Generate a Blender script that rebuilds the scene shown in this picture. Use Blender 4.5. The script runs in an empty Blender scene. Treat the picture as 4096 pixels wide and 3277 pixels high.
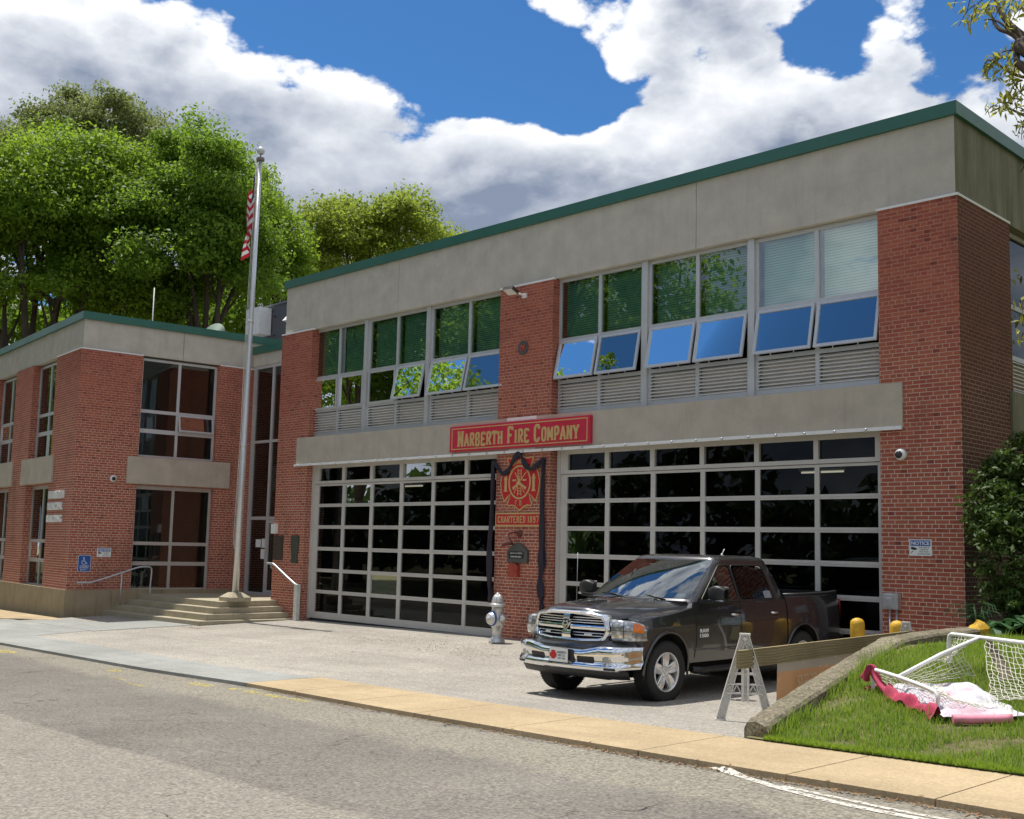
import bpy, bmesh, math, random
import numpy as np
from mathutils import Vector, Matrix
rad = math.radians
scene = bpy.context.scene
COL = scene.collection

# ------------------------------------------------------------------ camera
CAM_POS = Vector((7.2428, -17.1423, 2.0171))
yaw, pitch, roll = 0.7856, 0.1072, 0.0230
c_, s_ = math.cos(yaw), math.sin(yaw)
FW = Vector((-s_ * math.cos(pitch), c_ * math.cos(pitch), math.sin(pitch)))
RT = Vector((c_, s_, 0.0))
UPV = RT.cross(FW)
R2 = RT * math.cos(roll) + UPV * math.sin(roll)
U2 = -RT * math.sin(roll) + UPV * math.cos(roll)
cam_data = bpy.data.cameras.new("camera")
cam = bpy.data.objects.new("camera", cam_data)
COL.objects.link(cam)
M = Matrix((R2, U2, -FW)).transposed().to_4x4()
M.translation = CAM_POS
cam.matrix_world = M
cam_data.sensor_width = 36.0
cam_data.lens = 36.0 * 4433.12 / 4096.0
cam_data.shift_x = (2048.0 - 2057.57) / 4096.0
cam_data.shift_y = (1712.3 - 1638.5) / 4096.0
cam_data.clip_start = 0.1
cam_data.clip_end = 3000.0
scene.camera = cam

# ------------------------------------------------------------------ sun, exposure
SUN_DIR = Vector((-0.317, 0.012, 0.948)).normalized()      # towards the sun
sun_data = bpy.data.lights.new("sun", 'SUN')
sun_data.energy = 4.4
sun_data.angle = rad(0.55)
sun_data.color = (1.0, 0.95, 0.87)
sun = bpy.data.objects.new("sun", sun_data)
COL.objects.link(sun)
sun.rotation_euler = (-SUN_DIR).to_track_quat('-Z', 'Y').to_euler()
sun.location = (-20, 0, 60)
scene.view_settings.view_transform = 'Standard'
scene.view_settings.look = 'None'
scene.view_settings.exposure = 0.32
scene.view_settings.gamma = 1.0
scene.view_settings.use_curve_mapping = False
scene.render.engine = 'CYCLES'
scene.cycles.max_bounces = 8
scene.cycles.transparent_max_bounces = 12
scene.cycles.sample_clamp_indirect = 6.0
scene.cycles.use_denoising = True

# ------------------------------------------------------------------ node helpers
class NT:
    def __init__(s, tree):
        s.t = tree; s.n = tree.nodes; s.l = tree.links
    def node(s, typ, props=None, **ins):
        nd = s.n.new(typ)
        for k, v in (props or {}).items():
            setattr(nd, k, v)
        for k, v in ins.items():
            s.set(nd, k, v)
        return nd
    def set(s, nd, k, v):
        key = int(k[1:]) if k[0] == '_' and k[1:].isdigit() else k.replace('_', ' ')
        sock = nd.inputs[key]
        if isinstance(v, bpy.types.NodeSocket):
            s.l.new(v, sock)
        elif isinstance(v, (tuple, list)) and sock.type == 'RGBA' and len(v) == 3:
            sock.default_value = (*v, 1.0)
        else:
            sock.default_value = v
    def math(s, op, a, b=0.0, c=None, clamp=False):
        kw = dict(_0=a, _1=b)
        if c is not None: kw['_2'] = c
        return s.node('ShaderNodeMath', {'operation': op, 'use_clamp': clamp}, **kw).outputs[0]
    def mix(s, f, a, b, blend='MIX'):
        nd = s.node('ShaderNodeMix', {'data_type': 'RGBA', 'blend_type': blend})
        s.set(nd, '_0', f); s.set(nd, '_6', a); s.set(nd, '_7', b)
        return nd.outputs[2]
    def rng(s, v, a, b, c=0.0, d=1.0, smooth=False):
        nd = s.node('ShaderNodeMapRange', {'interpolation_type': 'SMOOTHSTEP' if smooth else 'LINEAR'}, _0=v, _1=a, _2=b, _3=c, _4=d)
        return nd.outputs[0]
    def noise(s, vec, scale, detail=4.0, rough=0.55, dist=0.0):
        return s.node('ShaderNodeTexNoise', None, Vector=vec, Scale=scale, Detail=detail, Roughness=rough, Distortion=dist).outputs[0]
    def mapv(s, vec, scale=(1, 1, 1), loc=(0, 0, 0)):
        return s.node('ShaderNodeMapping', None, Vector=vec, Scale=scale, Location=loc).outputs[0]
    def coord(s, which='Object'):
        return s.node('ShaderNodeTexCoord').outputs[which]
    def bump(s, h, strength=0.3, dist=0.01):
        return s.node('ShaderNodeBump', None, Height=h, Strength=strength, Distance=dist).outputs[0]

# ------------------------------------------------------------------ world: Nishita sky with cloud banks by direction
world = bpy.data.worlds.new("World")
scene.world = world
world.use_nodes = True
world.cycles.sampling_method = 'MANUAL'
world.cycles.sample_map_resolution = 512
world.node_tree.nodes.clear()
w = NT(world.node_tree)
sky = w.node('ShaderNodeTexSky', {'sky_type': 'NISHITA', 'sun_disc': False, 'sun_elevation': rad(71.3),
     'sun_rotation': rad(-88.0), 'altitude': 100.0, 'air_density': 1.0, 'dust_density': 0.3, 'ozone_density': 4.0})
dirv = w.coord('Generated')
SKY_STRENGTH = 0.12
sep = w.node('ShaderNodeSeparateXYZ', None, Vector=dirv)
elev = sep.outputs[2]
dens_gap = None
GAPS = [((-0.775, 0.455, 0.452), 0.085, .80), ((-0.722, 0.530, 0.452), 0.080, .85), ((-0.683, 0.583, 0.440), 0.075, .85),
        ((-0.664, 0.622, 0.420), 0.058, .80), ((-0.640, 0.663, 0.398), 0.052, .70), ((-0.612, 0.692, 0.384), 0.036, .50),
        ((-0.435, 0.783, 0.445), 0.060, .55), ((-0.345, 0.828, 0.437), 0.055, .55),
        ((-0.60, 0.55, 0.60), 0.22, .6), ((-0.80, 0.38, 0.490), 0.075, .7), ((-0.20, -0.70, 0.70), 0.30, .6), ((-0.62, -0.56, 0.52), 0.30, 1.1)]
gap = 0.0
for g, r, k in GAPS:
    gv = Vector(g).normalized()
    d = w.node('ShaderNodeVectorMath', {'operation': 'DISTANCE'}, _0=dirv, _1=tuple(gv)).outputs['Value']
    f = w.rng(d, r * 0.25, r * 1.25, k, 0.0, smooth=True)
    gap = f if isinstance(gap, float) else w.math('ADD', gap, f)
gap = w.math('MULTIPLY', w.math('MINIMUM', gap, 1.0), 0.93)
def cloud_density(vec):
    big = w.noise(vec, 4.2, 7.0, 0.55, 0.2)
    vo = w.node('ShaderNodeTexVoronoi', {'feature': 'F1'}, Vector=w.node('ShaderNodeVectorMath', {'operation': 'ADD'}, _0=vec, _1=w.node('ShaderNodeVectorMath', {'operation': 'SCALE'}, _0=w.node('ShaderNodeTexNoise', None, Vector=vec, Scale=11.0, Detail=6.0, Roughness=0.6).outputs[1], Scale=0.12).outputs[0]).outputs[0], Scale=11.0)
    v2 = w.node('ShaderNodeTexVoronoi', {'feature': 'F1'}, Vector=w.node('ShaderNodeVectorMath', {'operation': 'ADD'}, _0=vec, _1=w.node('ShaderNodeVectorMath', {'operation': 'SCALE'}, _0=w.node('ShaderNodeTexNoise', None, Vector=vec, Scale=26.0, Detail=4.0, Roughness=0.6).outputs[1], Scale=0.05).outputs[0]).outputs[0], Scale=27.0)
    puff = w.math('ADD', w.math('MULTIPLY', w.math('SUBTRACT', 0.45, vo.outputs[0]), 0.26), w.math('MULTIPLY', w.math('SUBTRACT', 0.45, v2.outputs[0]), 0.13))
    return w.math('ADD', w.math('ADD', w.math('MULTIPLY', w.math('SUBTRACT', big, 0.5), 0.8), 0.5), puff)
warp = w.mapv(dirv, (1.0, 1.0, 1.7))
n0 = cloud_density(warp)
lift = w.node('ShaderNodeVectorMath', {'operation': 'ADD'}, _0=warp, _1=(-0.020, 0.0, 0.055)).outputs[0]
n1 = cloud_density(lift)
base = w.rng(elev, 0.30, 0.75, 0.95, 0.60)
dens = w.math('SUBTRACT', w.math('ADD', base, w.math('MULTIPLY', w.math('SUBTRACT', n0, 0.5), 2.7)), gap)
cover = w.rng(dens, 0.34, 0.52, 0.0, 1.0, smooth=True)
thick = w.rng(dens, 0.45, 1.10, 0.0, 1.0)
amp = w.rng(elev, 0.26, 0.42, 1.3, 3.4)
lit = w.math('ADD', w.math('MULTIPLY', w.math('SUBTRACT', n0, n1), amp), 0.86)
lit = w.math('ADD', lit, w.rng(gap, 0.0, 0.40, 0.0, 0.45))
low = w.rng(elev, 0.28, 0.40, 0.20, 0.0)
lit = w.math('SUBTRACT', w.math('SUBTRACT', lit, w.math('MULTIPLY', thick, 0.68)), low, clamp=True)
K = 1.0 / SKY_STRENGTH
ccol = w.mix(lit, (0.205 * K, 0.25 * K, 0.345 * K), (0.84 * K, 0.86 * K, 0.89 * K))
skyc = w.mix(1.0, sky.outputs[0], (0.30, 0.56, 0.76), 'MULTIPLY')
allsky = w.mix(cover, skyc, ccol)
bg = w.node('ShaderNodeBackground', None, Color=allsky, Strength=SKY_STRENGTH)
wo = w.node('ShaderNodeOutputWorld')
w.l.new(bg.outputs[0], wo.inputs[0])

# ------------------------------------------------------------------ object helpers
def tag(o, label=None, cat=None, group=None, kind=None):
    if label: o['label'] = label
    if cat: o['category'] = cat
    if group: o['group'] = group
    if kind: o['kind'] = kind
    return o
def thing(name, label, cat, loc=(0, 0, 0), rotz=0.0, group=None):
    o = bpy.data.objects.new(name, None)
    COL.objects.link(o)
    o.location = loc
    o.rotation_euler = (0, 0, rotz)
    o.empty_display_size = 0.2
    return tag(o, label, cat, group)
def copy_tree(o, parent=None):
    c = o.copy(); COL.objects.link(c)
    if parent is not None: c.parent = parent
    for ch in list(o.children):
        copy_tree(ch, c)
    return c

class MB:
    """collects faces, then builds ONE mesh object with UVs in metres"""
    def __init__(s):
        s.v = []; s.f = []; s.m = []; s.sm = []
        s.uvf = {}
    def add(s, vs, fs, mi=0, smooth=False):
        b = len(s.v)
        s.v.extend([tuple(p) for p in vs])
        for f in fs:
            s.f.append([b + i for i in f]); s.m.append(mi); s.sm.append(smooth)
        return s
    def box(s, x0, x1, y0, y1, z0, z1, mi=0):
        vs = [(x0, y0, z0), (x1, y0, z0), (x1, y1, z0), (x0, y1, z0), (x0, y0, z1), (x1, y0, z1), (x1, y1, z1), (x0, y1, z1)]
        return s.add(vs, [(0, 3, 2, 1), (4, 5, 6, 7), (0, 1, 5, 4), (1, 2, 6, 5), (2, 3, 7, 6), (3, 0, 4, 7)], mi)
    def obox(s, o, ax, ay, az, mi=0):
        """oriented box from a corner o and three edge vectors"""
        o, ax, ay, az = Vector(o), Vector(ax), Vector(ay), Vector(az)
        vs = [o, o + ax, o + ax + ay, o + ay, o + az, o + ax + az, o + ax + ay + az, o + ay + az]
        return s.add(vs, [(0, 3, 2, 1), (4, 5, 6, 7), (0, 1, 5, 4), (1, 2, 6, 5), (2, 3, 7, 6), (3, 0, 4, 7)], mi)
    def quad(s, a, b, c, d, mi=0):
        return s.add([a, b, c, d], [(0, 1, 2, 3)], mi)
    def tube(s, path, r, n=8, mi=0, closed=False, caps=True, smooth=True):
        path = [Vector(p) for p in path]
        N = len(path)
        rr = r if isinstance(r, (list, tuple)) else [r] * N
        vs = []; up = None
        for i, p in enumerate(path):
            if closed:
                t = path[(i + 1) % N] - path[i - 1]
            else:
                t = path[min(i + 1, N - 1)] - path[max(i - 1, 0)]
            if t.length < 1e-9: t = Vector((0, 0, 1))
            t.normalize()
            if up is None:
                up = Vector((0, 0, 1)) if abs(t.z) < 0.9 else Vector((1, 0, 0))
            a = t.cross(up)
            if a.length < 1e-6: a = t.cross(Vector((0, 1, 0)))
            a.normalize(); b = a.cross(t).normalized(); up = b
            for k in range(n):
                an = 2 * math.pi * k / n
                vs.append(p + (a * math.cos(an) + b * math.sin(an)) * rr[i])
        fs = []
        for i in range(N if closed else N - 1):
            j = (i + 1) % N
            for k in range(n):
                k2 = (k + 1) % n
                fs.append((i * n + k, i * n + k2, j * n + k2, j * n + k))
        s.add(vs, fs, mi, smooth)
        if caps and not closed:
            b = len(s.v) - len(vs)
            s.f.append([b + k for k in range(n)][::-1]); s.m.append(mi); s.sm.append(False)
            s.f.append([b + (N - 1) * n + k for k in range(n)]); s.m.append(mi); s.sm.append(False)
        return s
    def lathe(s, prof, center=(0, 0, 0), axis=(0, 0, 1), n=24, mi=0, smooth=True, caps=True):
        """prof: list of (radius, height along axis)"""
        A = Vector(axis).normalized(); c = Vector(center)
        X = A.orthogonal().normalized(); Y = A.cross(X)
        vs = []
        for r, h in prof:
            for k in range(n):
                an = 2 * math.pi * k / n
                vs.append(c + A * h + (X * math.cos(an) + Y * math.sin(an)) * r)
        fs = []
        for i in range(len(prof) - 1):
            for k in range(n):
                k2 = (k + 1) % n
                fs.append((i * n + k, i * n + k2, (i + 1) * n + k2, (i + 1) * n + k))
        if caps and prof[0][0] > 1e-6: fs.append(tuple(range(n))[::-1])
        if caps and prof[-1][0] > 1e-6: fs.append(tuple((len(prof) - 1) * n + k for k in range(n)))
        return s.add(vs, fs, mi, smooth)
    def prism(s, pts, o, ax, ay, az, mi=0, mi_side=None):
        """2D outline pts (counter-clockwise seen against az) in plane o+ax*u+ay*v, thickness along az"""
        o, ax, ay, az = Vector(o), Vector(ax), Vector(ay), Vector(az)
        n = len(pts)
        vs = [o + ax * p[0] + ay * p[1] for p in pts] + [o + ax * p[0] + ay * p[1] + az for p in pts]
        s.add(vs, [tuple(range(n))[::-1], tuple(range(n, 2 * n))], mi)
        s.add(vs, [(i, (i + 1) % n, n + (i + 1) % n, n + i) for i in range(n)], mi if mi_side is None else mi_side)
        return s
    def grid(s, P, mi=0, smooth=True, flip=False, close_u=False):
        nu, nv = len(P), len(P[0])
        vs = [p for row in P for p in row]
        fs = []
        for i in range(nu if close_u else nu - 1):
            i2 = (i + 1) % nu
            for j in range(nv - 1):
                f = (i * nv + j, i2 * nv + j, i2 * nv + j + 1, i * nv + j + 1)
                fs.append(f[::-1] if flip else f)
        return s.add(vs, fs, mi, smooth)
    def xform(s, M, start=0):
        s.v[start:] = [tuple(M @ Vector(p)) for p in s.v[start:]]
        return s
    def build(s, name, mats, parent=None, uv=True, fixn=True, sharp=None, world=True):
        me = bpy.data.meshes.new(name)
        me.from_pydata(s.v, [], s.f)
        if not isinstance(mats, (list, tuple)): mats = [mats]
        for m in mats: me.materials.append(m)
        me.polygons.foreach_set('material_index', s.m)
        me.polygons.foreach_set('use_smooth', s.sm)
        if fixn:
            bm = bmesh.new(); bm.from_mesh(me)
            bmesh.ops.remove_doubles(bm, verts=bm.verts, dist=1e-5)
            bmesh.ops.recalc_face_normals(bm, faces=bm.faces)
            bm.to_mesh(me); bm.free()
        if uv: box_uv(me)
        if sharp is not None:
            try: me.set_sharp_from_angle(angle=rad(sharp))
            except Exception: pass
        me.update()
        o = bpy.data.objects.new(name, me)
        COL.objects.link(o)
        if parent is not None: adopt(o, parent, world)
        return o

def adopt(o, parent, world=True):
    """parent o; world=True keeps vertices that were given in the parent's outer coordinates"""
    o.parent = parent
    if world and parent.type == 'EMPTY':
        o.matrix_parent_inverse = parent.matrix_basis.inverted()

def box_uv(me):
    uvl = me.uv_layers.new(name='UVMap')
    nl = len(me.loops)
    buf = np.empty(nl * 2, dtype=np.float32)
    co = np.empty(len(me.vertices) * 3, dtype=np.float32); me.vertices.foreach_get('co', co); co = co.reshape(-1, 3)
    li = np.empty(nl, dtype=np.int32); me.loops.foreach_get('vertex_index', li)
    npoly = len(me.polygons)
    nm = np.empty(npoly * 3, dtype=np.float32); me.polygons.foreach_get('normal', nm); nm = nm.reshape(-1, 3)
    lt = np.empty(npoly, dtype=np.int32); me.polygons.foreach_get('loop_total', lt)
    N = np.repeat(nm, lt, axis=0)
    P = co[li]
    horiz = np.abs(N[:, 2]) > 0.75
    tx, ty = -N[:, 1], N[:, 0]
    l = np.sqrt(tx * tx + ty * ty) + 1e-9
    u = (P[:, 0] * tx + P[:, 1] * ty) / l
    v = P[:, 2].copy()
    u = np.where(horiz, P[:, 0], u); v = np.where(horiz, P[:, 1], v)
    buf[0::2] = u; buf[1::2] = v
    uvl.data.foreach_set('uv', buf)

def mesh_np(name, V, F, mats, parent=None, smooth=False, midx=None):
    """fast mesh from numpy arrays with equal-size faces"""
    me = bpy.data.meshes.new(name)
    k = F.shape[1]
    me.vertices.add(len(V)); me.vertices.foreach_set('co', V.astype(np.float32).ravel())
    me.loops.add(F.size); me.loops.foreach_set('vertex_index', F.astype(np.int32).ravel())
    me.polygons.add(len(F)); me.polygons.foreach_set('loop_start', np.arange(0, F.size, k, dtype=np.int32))
    me.polygons.foreach_set('loop_total', np.full(len(F), k, dtype=np.int32))
    if not isinstance(mats, (list, tuple)): mats = [mats]
    for m in mats: me.materials.append(m)
    if midx is not None: me.polygons.foreach_set('material_index', midx.astype(np.int32))
    if smooth: me.polygons.foreach_set('use_smooth', np.ones(len(F), dtype=bool))
    me.update(calc_edges=True)
    me.validate()
    o = bpy.data.objects.new(name, me)
    COL.objects.link(o)
    if parent is not None: adopt(o, parent)
    return o

def text_mesh(txt, width, height, loc, ax, ay, depth=0.004, bold=0.0, align='C'):
    """text as (verts, faces) fitted into width x height; ax, ay are the reading and up directions"""
    cu = bpy.data.curves.new('text', 'FONT')
    cu.body = txt
    cu.extrude = 0.02
    cu.offset = bold
    cu.resolution_u = 3
    ob = bpy.data.objects.new('text', cu)
    COL.objects.link(ob)
    dg = bpy.context.evaluated_depsgraph_get()
    me = bpy.data.meshes.new_from_object(ob.evaluated_get(dg))
    vs = [v.co.copy() for v in me.vertices]
    fs = [tuple(p.vertices) for p in me.polygons]
    bpy.data.objects.remove(ob); bpy.data.curves.remove(cu); bpy.data.meshes.remove(me)
    x0 = min(v.x for v in vs); x1 = max(v.x for v in vs); y0 = min(v.y for v in vs); y1 = max(v.y for v in vs)
    ax, ay, loc = Vector(ax), Vector(ay), Vector(loc)
    nz = ax.cross(ay)
    out = []
    for v in vs:
        u = ((v.x - x0) / (x1 - x0) - 0.5) * width
        t = ((v.y - y0) / (y1 - y0) - 0.5) * height
        out.append(loc + ax * u + ay * t + nz * (depth if v.z > 0 else 0.0))
    return out, fs
# ------------------------------------------------------------------ materials
MATS = {}
def new_mat(name):
    m = bpy.data.materials.new(name); m.use_nodes = True
    m.node_tree.nodes.clear()
    MATS[name] = m
    return m, NT(m.node_tree)
def out(t, sh):
    o = t.node('ShaderNodeOutputMaterial'); t.l.new(sh, o.inputs[0])
def principled(t, **kw):
    return t.node('ShaderNodeBsdfPrincipled', None, **kw)
def simple(name, col, rough=0.6, metal=0.0, var=0.12, scale=6.0, bump=0.0, coat=0.0, spec=0.5, stretch=(1, 1, 1)):
    """plain procedural material with mottling"""
    m, t = new_mat(name)
    co = t.mapv(t.coord('Object'), stretch)
    n = t.noise(co, scale, 5.0, 0.6)
    a = tuple(max(0, c * (1 - var)) for c in col); b = tuple(min(1, c * (1 + var)) for c in col)
    c = t.mix(t.rng(n, 0.3, 0.7), a, b)
    r = t.rng(n, 0.25, 0.75, max(0.02, rough - 0.06), min(1, rough + 0.06))
    kw = dict(Base_Color=c, Roughness=r, Metallic=metal)
    kw['Specular_IOR_Level'] = spec
    kw['Coat_Weight'] = coat
    if coat: kw['Coat_Roughness'] = 0.04
    if bump: kw['Normal'] = t.bump(t.noise(co, scale * 6, 4.0), bump, 0.01)
    p = principled(t, **kw)
    out(t, p.outputs[0])
    return m

def brick_mat(name, fade_lo, fade_hi, k=1.0, moss=0.0):
    """red brick, American bond; dirt veils the mortar between heights fade_lo .. fade_hi"""
    m, t = new_mat(name)
    uv = t.coord('UV')
    br = t.node('ShaderNodeTexBrick', {'offset': 0.5, 'offset_frequency': 2, 'squash': 0.5, 'squash_frequency': 6}, Vector=uv, Scale=1.0,
                Mortar_Size=0.0058, Mortar_Smooth=0.12, Bias=0.0, Brick_Width=0.224, Row_Height=0.0684)
    t.set(br, 'Color1', tuple(k * x for x in (0.40, 0.120, 0.070))); t.set(br, 'Color2', tuple(k * x for x in (0.30, 0.074, 0.050))); t.set(br, 'Mortar', (0.52, 0.43, 0.33))
    ob = t.coord('Object')
    n1 = t.noise(ob, 0.55, 5.0, 0.65)
    n2 = t.noise(ob, 9.0, 3.0, 0.6)
    cell = t.node('ShaderNodeTexWhiteNoise', {'noise_dimensions': '2D'}, Vector=t.node('ShaderNodeVectorMath', {'operation': 'FLOOR'}, _0=t.mapv(uv, (1 / 0.112, 1 / 0.0684, 1))).outputs[0]).outputs[0]
    z = t.node('ShaderNodeSeparateXYZ', None, Vector=uv).outputs[1]
    zf = t.rng(t.math('ADD', z, t.math('MULTIPLY', t.math('SUBTRACT', n1, 0.5), 5.5)), fade_lo, fade_hi)
    brick_c = t.mix(t.rng(cell, 0.955, 0.98), br.outputs[0], (0.18, 0.045, 0.036))
    brick_c = t.mix(t.math('MULTIPLY', t.rng(n2, 0.35, 0.75), 0.35), brick_c, tuple(k * x for x in (0.40, 0.135, 0.090)))
    dirty_mortar = t.mix(n2, (0.33, 0.12, 0.085), (0.44, 0.22, 0.16))
    mort = t.mix(t.math('MULTIPLY', zf, 0.80), (0.60, 0.50, 0.39), dirty_mortar)
    c = t.mix(br.outputs[1], brick_c, mort)
    soot = t.rng(t.noise(t.mapv(ob, (0.9, 0.9, 0.45)), 1.1, 6.0, 0.7), 0.53, 0.76, 0.0, 0.55)
    c = t.mix(soot, c, (0.115, 0.055, 0.045))
    if moss: c = t.mix(t.rng(n1, 0.25, 0.75, moss * .6, moss), c, (0.050, 0.045, 0.022))  # moss tone, also carrying the painted shade of the side wall
    h = t.math('SUBTRACT', t.math('MULTIPLY', n2, 0.25), br.outputs[1])
    p = principled(t, Base_Color=c, Roughness=0.85, Normal=t.bump(h, 0.5, 0.006))
    t.set(p, 'Specular_IOR_Level', 0.25)
    out(t, p.outputs[0])
    return m

def concrete_mat(name, col, streak=0.35, moss=0.0, fine=30.0, var=0.12, dark=(0.10, 0.095, 0.075)):
    m, t = new_mat(name)
    uv = t.coord('UV'); ob = t.coord('Object')
    n = t.noise(ob, 2.2, 6.0, 0.62)
    f = t.noise(ob, fine, 3.0, 0.6)
    st = t.noise(t.mapv(uv, (7.0, 0.55, 1.0)), 1.0, 6.0, 0.7)
    a = tuple(c * (1 - var) for c in col); b = tuple(min(1, c * (1 + var)) for c in col)
    c = t.mix(t.rng(n, 0.3, 0.7), a, b)
    c = t.mix(t.rng(f, 0.35, 0.65, 0.0, 0.18), c, tuple(x * 0.72 for x in col))
    c = t.mix(t.rng(st, 0.52, 0.78, 0.0, streak), c, dark)
    if moss:
        mm = t.noise(t.mapv(uv, (3.0, 0.35, 1.0)), 1.0, 5.0, 0.7)
        c = t.mix(t.rng(mm, 0.32, 0.70, moss * 0.35, moss), c, (0.075, 0.085, 0.035))
    p = principled(t, Base_Color=c, Roughness=0.9, Normal=t.bump(t.math('ADD', f, n), 0.25, 0.006))
    t.set(p, 'Specular_IOR_Level', 0.25)
    out(t, p.outputs[0])
    return m

def ground_mat(name, col, kind):
    m, t = new_mat(name)
    ob = t.coord('Object')
    big = t.noise(ob, 0.35, 5.0, 0.6)
    med = t.noise(ob, 2.6, 6.0, 0.65)
    fine = t.noise(ob, 48.0, 3.0, 0.75)
    cs = t.noise(ob, {'asphalt': 30.0, 'drive': 27.0, 'conc': 30.0, 'wall': 26.0}[kind], 2.0, 0.8)
    vor = t.node('ShaderNodeTexVoronoi', None, Vector=ob, Scale=48.0)
    grit = t.node('ShaderNodeSeparateColor', None, Color=vor.outputs['Color']).outputs[0]
    a = tuple(c * 0.80 for c in col); b = tuple(min(1, c * 1.18) for c in col)
    c = t.mix(t.rng(big, 0.3, 0.7), a, b)
    c = t.mix(t.rng(med, 0.40, 0.72, 0.0, 0.30), c, tuple(x * 0.66 for x in col))
    k_grit = {'asphalt': 0.50, 'drive': 0.42, 'conc': 0.14, 'wall': 0.7}[kind]
    crack = None
    if kind == 'asphalt':
        sx = t.node('ShaderNodeSeparateXYZ', None, Vector=ob)
        edge = t.math('ADD', t.math('ADD', sx.outputs[1], t.math('MULTIPLY', sx.outputs[0], 0.112)), t.math('MULTIPLY', t.math('SUBTRACT', med, 0.5), 1.1))
        # coarser, lighter gutter band beside the kerb and an older pale lane beyond a long paving seam
        gut = t.math('MULTIPLY', t.rng(edge, -10.50, -10.20), t.rng(edge, -9.15, -9.35))
        c = t.mix(t.math('MULTIPLY', gut, 0.55), c, (0.29, 0.265, 0.21))
        seam = t.math('ADD', t.math('ADD', sx.outputs[1], t.math('MULTIPLY', sx.outputs[0], 0.055)), t.math('MULTIPLY', t.math('SUBTRACT', med, 0.5), 0.16))
        c = t.mix(t.rng(seam, -12.47, -12.55, 0.0, 0.75), c, (0.265, 0.245, 0.205))
        oil = t.noise(t.mapv(ob, (0.5, 0.9, 1.0)), 1.0, 5.0, 0.65)
        c = t.mix(t.rng(oil, 0.60, 0.78, 0.0, 0.40), c, (0.085, 0.080, 0.075))
        ck = t.node('ShaderNodeTexVoronoi', {'feature': 'DISTANCE_TO_EDGE'}, Vector=t.node('ShaderNodeVectorMath', {'operation': 'ADD'}, _0=ob, _1=t.node('ShaderNodeVectorMath', {'operation': 'SCALE'}, _0=t.node('ShaderNodeTexNoise', None, Vector=ob, Scale=1.8, Detail=5.0).outputs[1], Scale=0.9).outputs[0]).outputs[0], Scale=0.30)
        crack = t.math('MULTIPLY', t.rng(ck.outputs[0], 0.0045, 0.0012), t.rng(med, 0.46, 0.62))
        ca = t.math('ADD', t.math('MULTIPLY', gut, 0.30), 0.42)
    else:
        ca = {'drive': 0.50, 'conc': 0.16, 'wall': 0.5}[kind]
    if kind == 'drive':
        sw = t.noise(t.mapv(ob, (0.22, 1.6, 1.0)), 1.0, 5.0, 0.65, 0.4)
        c = t.mix(t.rng(sw, 0.50, 0.74, 0.0, 0.42), c, tuple(x * 0.55 for x in col))
        spot = t.noise(ob, 1.4, 4.0, 0.6)
        c = t.mix(t.rng(spot, 0.66, 0.76, 0.0, 0.35), c, (0.16, 0.13, 0.10))
    if kind == 'wall':
        c = t.mix(t.rng(t.noise(ob, 1.1, 6.0, 0.7), 0.45, 0.7, 0.0, 0.6), c, (0.075, 0.07, 0.04))
    if kind == 'conc':
        sw = t.noise(t.mapv(ob, (0.5, 2.2, 1.0)), 1.0, 5.0, 0.65, 0.5)
        c = t.mix(t.rng(sw, 0.48, 0.75, 0.0, 0.42), c, tuple(x * 0.55 for x in col))
        sp = t.noise(ob, 6.5, 3.0, 0.6)
        c = t.mix(t.rng(sp, 0.70, 0.76, 0.0, 0.5), c, (0.12, 0.09, 0.06))
    dark = t.mix(1.0, c, (0.34, 0.34, 0.35), 'MULTIPLY')
    lite = t.mix(1.0, c, (1.75, 1.72, 1.62), 'MULTIPLY')
    def amt(v): return v if isinstance(v, float) else v
    c = t.mix(t.math('MULTIPLY', t.rng(cs, 0.47, 0.33), ca), c, dark)
    c = t.mix(t.math('MULTIPLY', t.rng(cs, 0.54, 0.68), ca), c, lite)
    c = t.mix(t.rng(grit, 0.66, 0.92, 0.0, k_grit), c, lite)
    c = t.mix(t.rng(grit, 0.26, 0.05, 0.0, k_grit), c, dark)
    c = t.mix(t.rng(fine, 0.35, 0.62, 0.0, 0.25), c, dark)
    if crack is not None: c = t.mix(crack, c, (0.030, 0.028, 0.026))
    p = principled(t, Base_Color=c, Roughness=0.92, Normal=t.bump(t.math('ADD', fine, t.math('MULTIPLY', grit, 0.6)), 0.45, 0.006))
    t.set(p, 'Specular_IOR_Level', 0.2)
    out(t, p.outputs[0])
    return m

def glass_mat(name, tint, refl, rough=0.0, wav=0.0, boost=1.0):
    """window pane: fresnel mirror over tinted clear glass"""
    m, t = new_mat(name)
    fr = t.node('ShaderNodeFresnel', None, IOR=1.5).outputs[0]
    f = t.math('ADD', t.math('MULTIPLY', fr, boost), refl, clamp=True)
    kw = dict(Color=(0.93, 0.97, 0.96), Roughness=rough)
    if wav:
        n = t.noise(t.coord('Object'), 0.9, 2.0, 0.4)
        kw['Normal'] = t.bump(n, wav, 0.02)
    gl = t.node('ShaderNodeBsdfGlossy', None, **kw)
    tr = t.node('ShaderNodeBsdfTransparent', None, Color=tint)
    mx = t.node('ShaderNodeMixShader', None, _0=f, _1=tr.outputs[0], _2=gl.outputs[0])
    out(t, mx.outputs[0])
    return m

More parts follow.
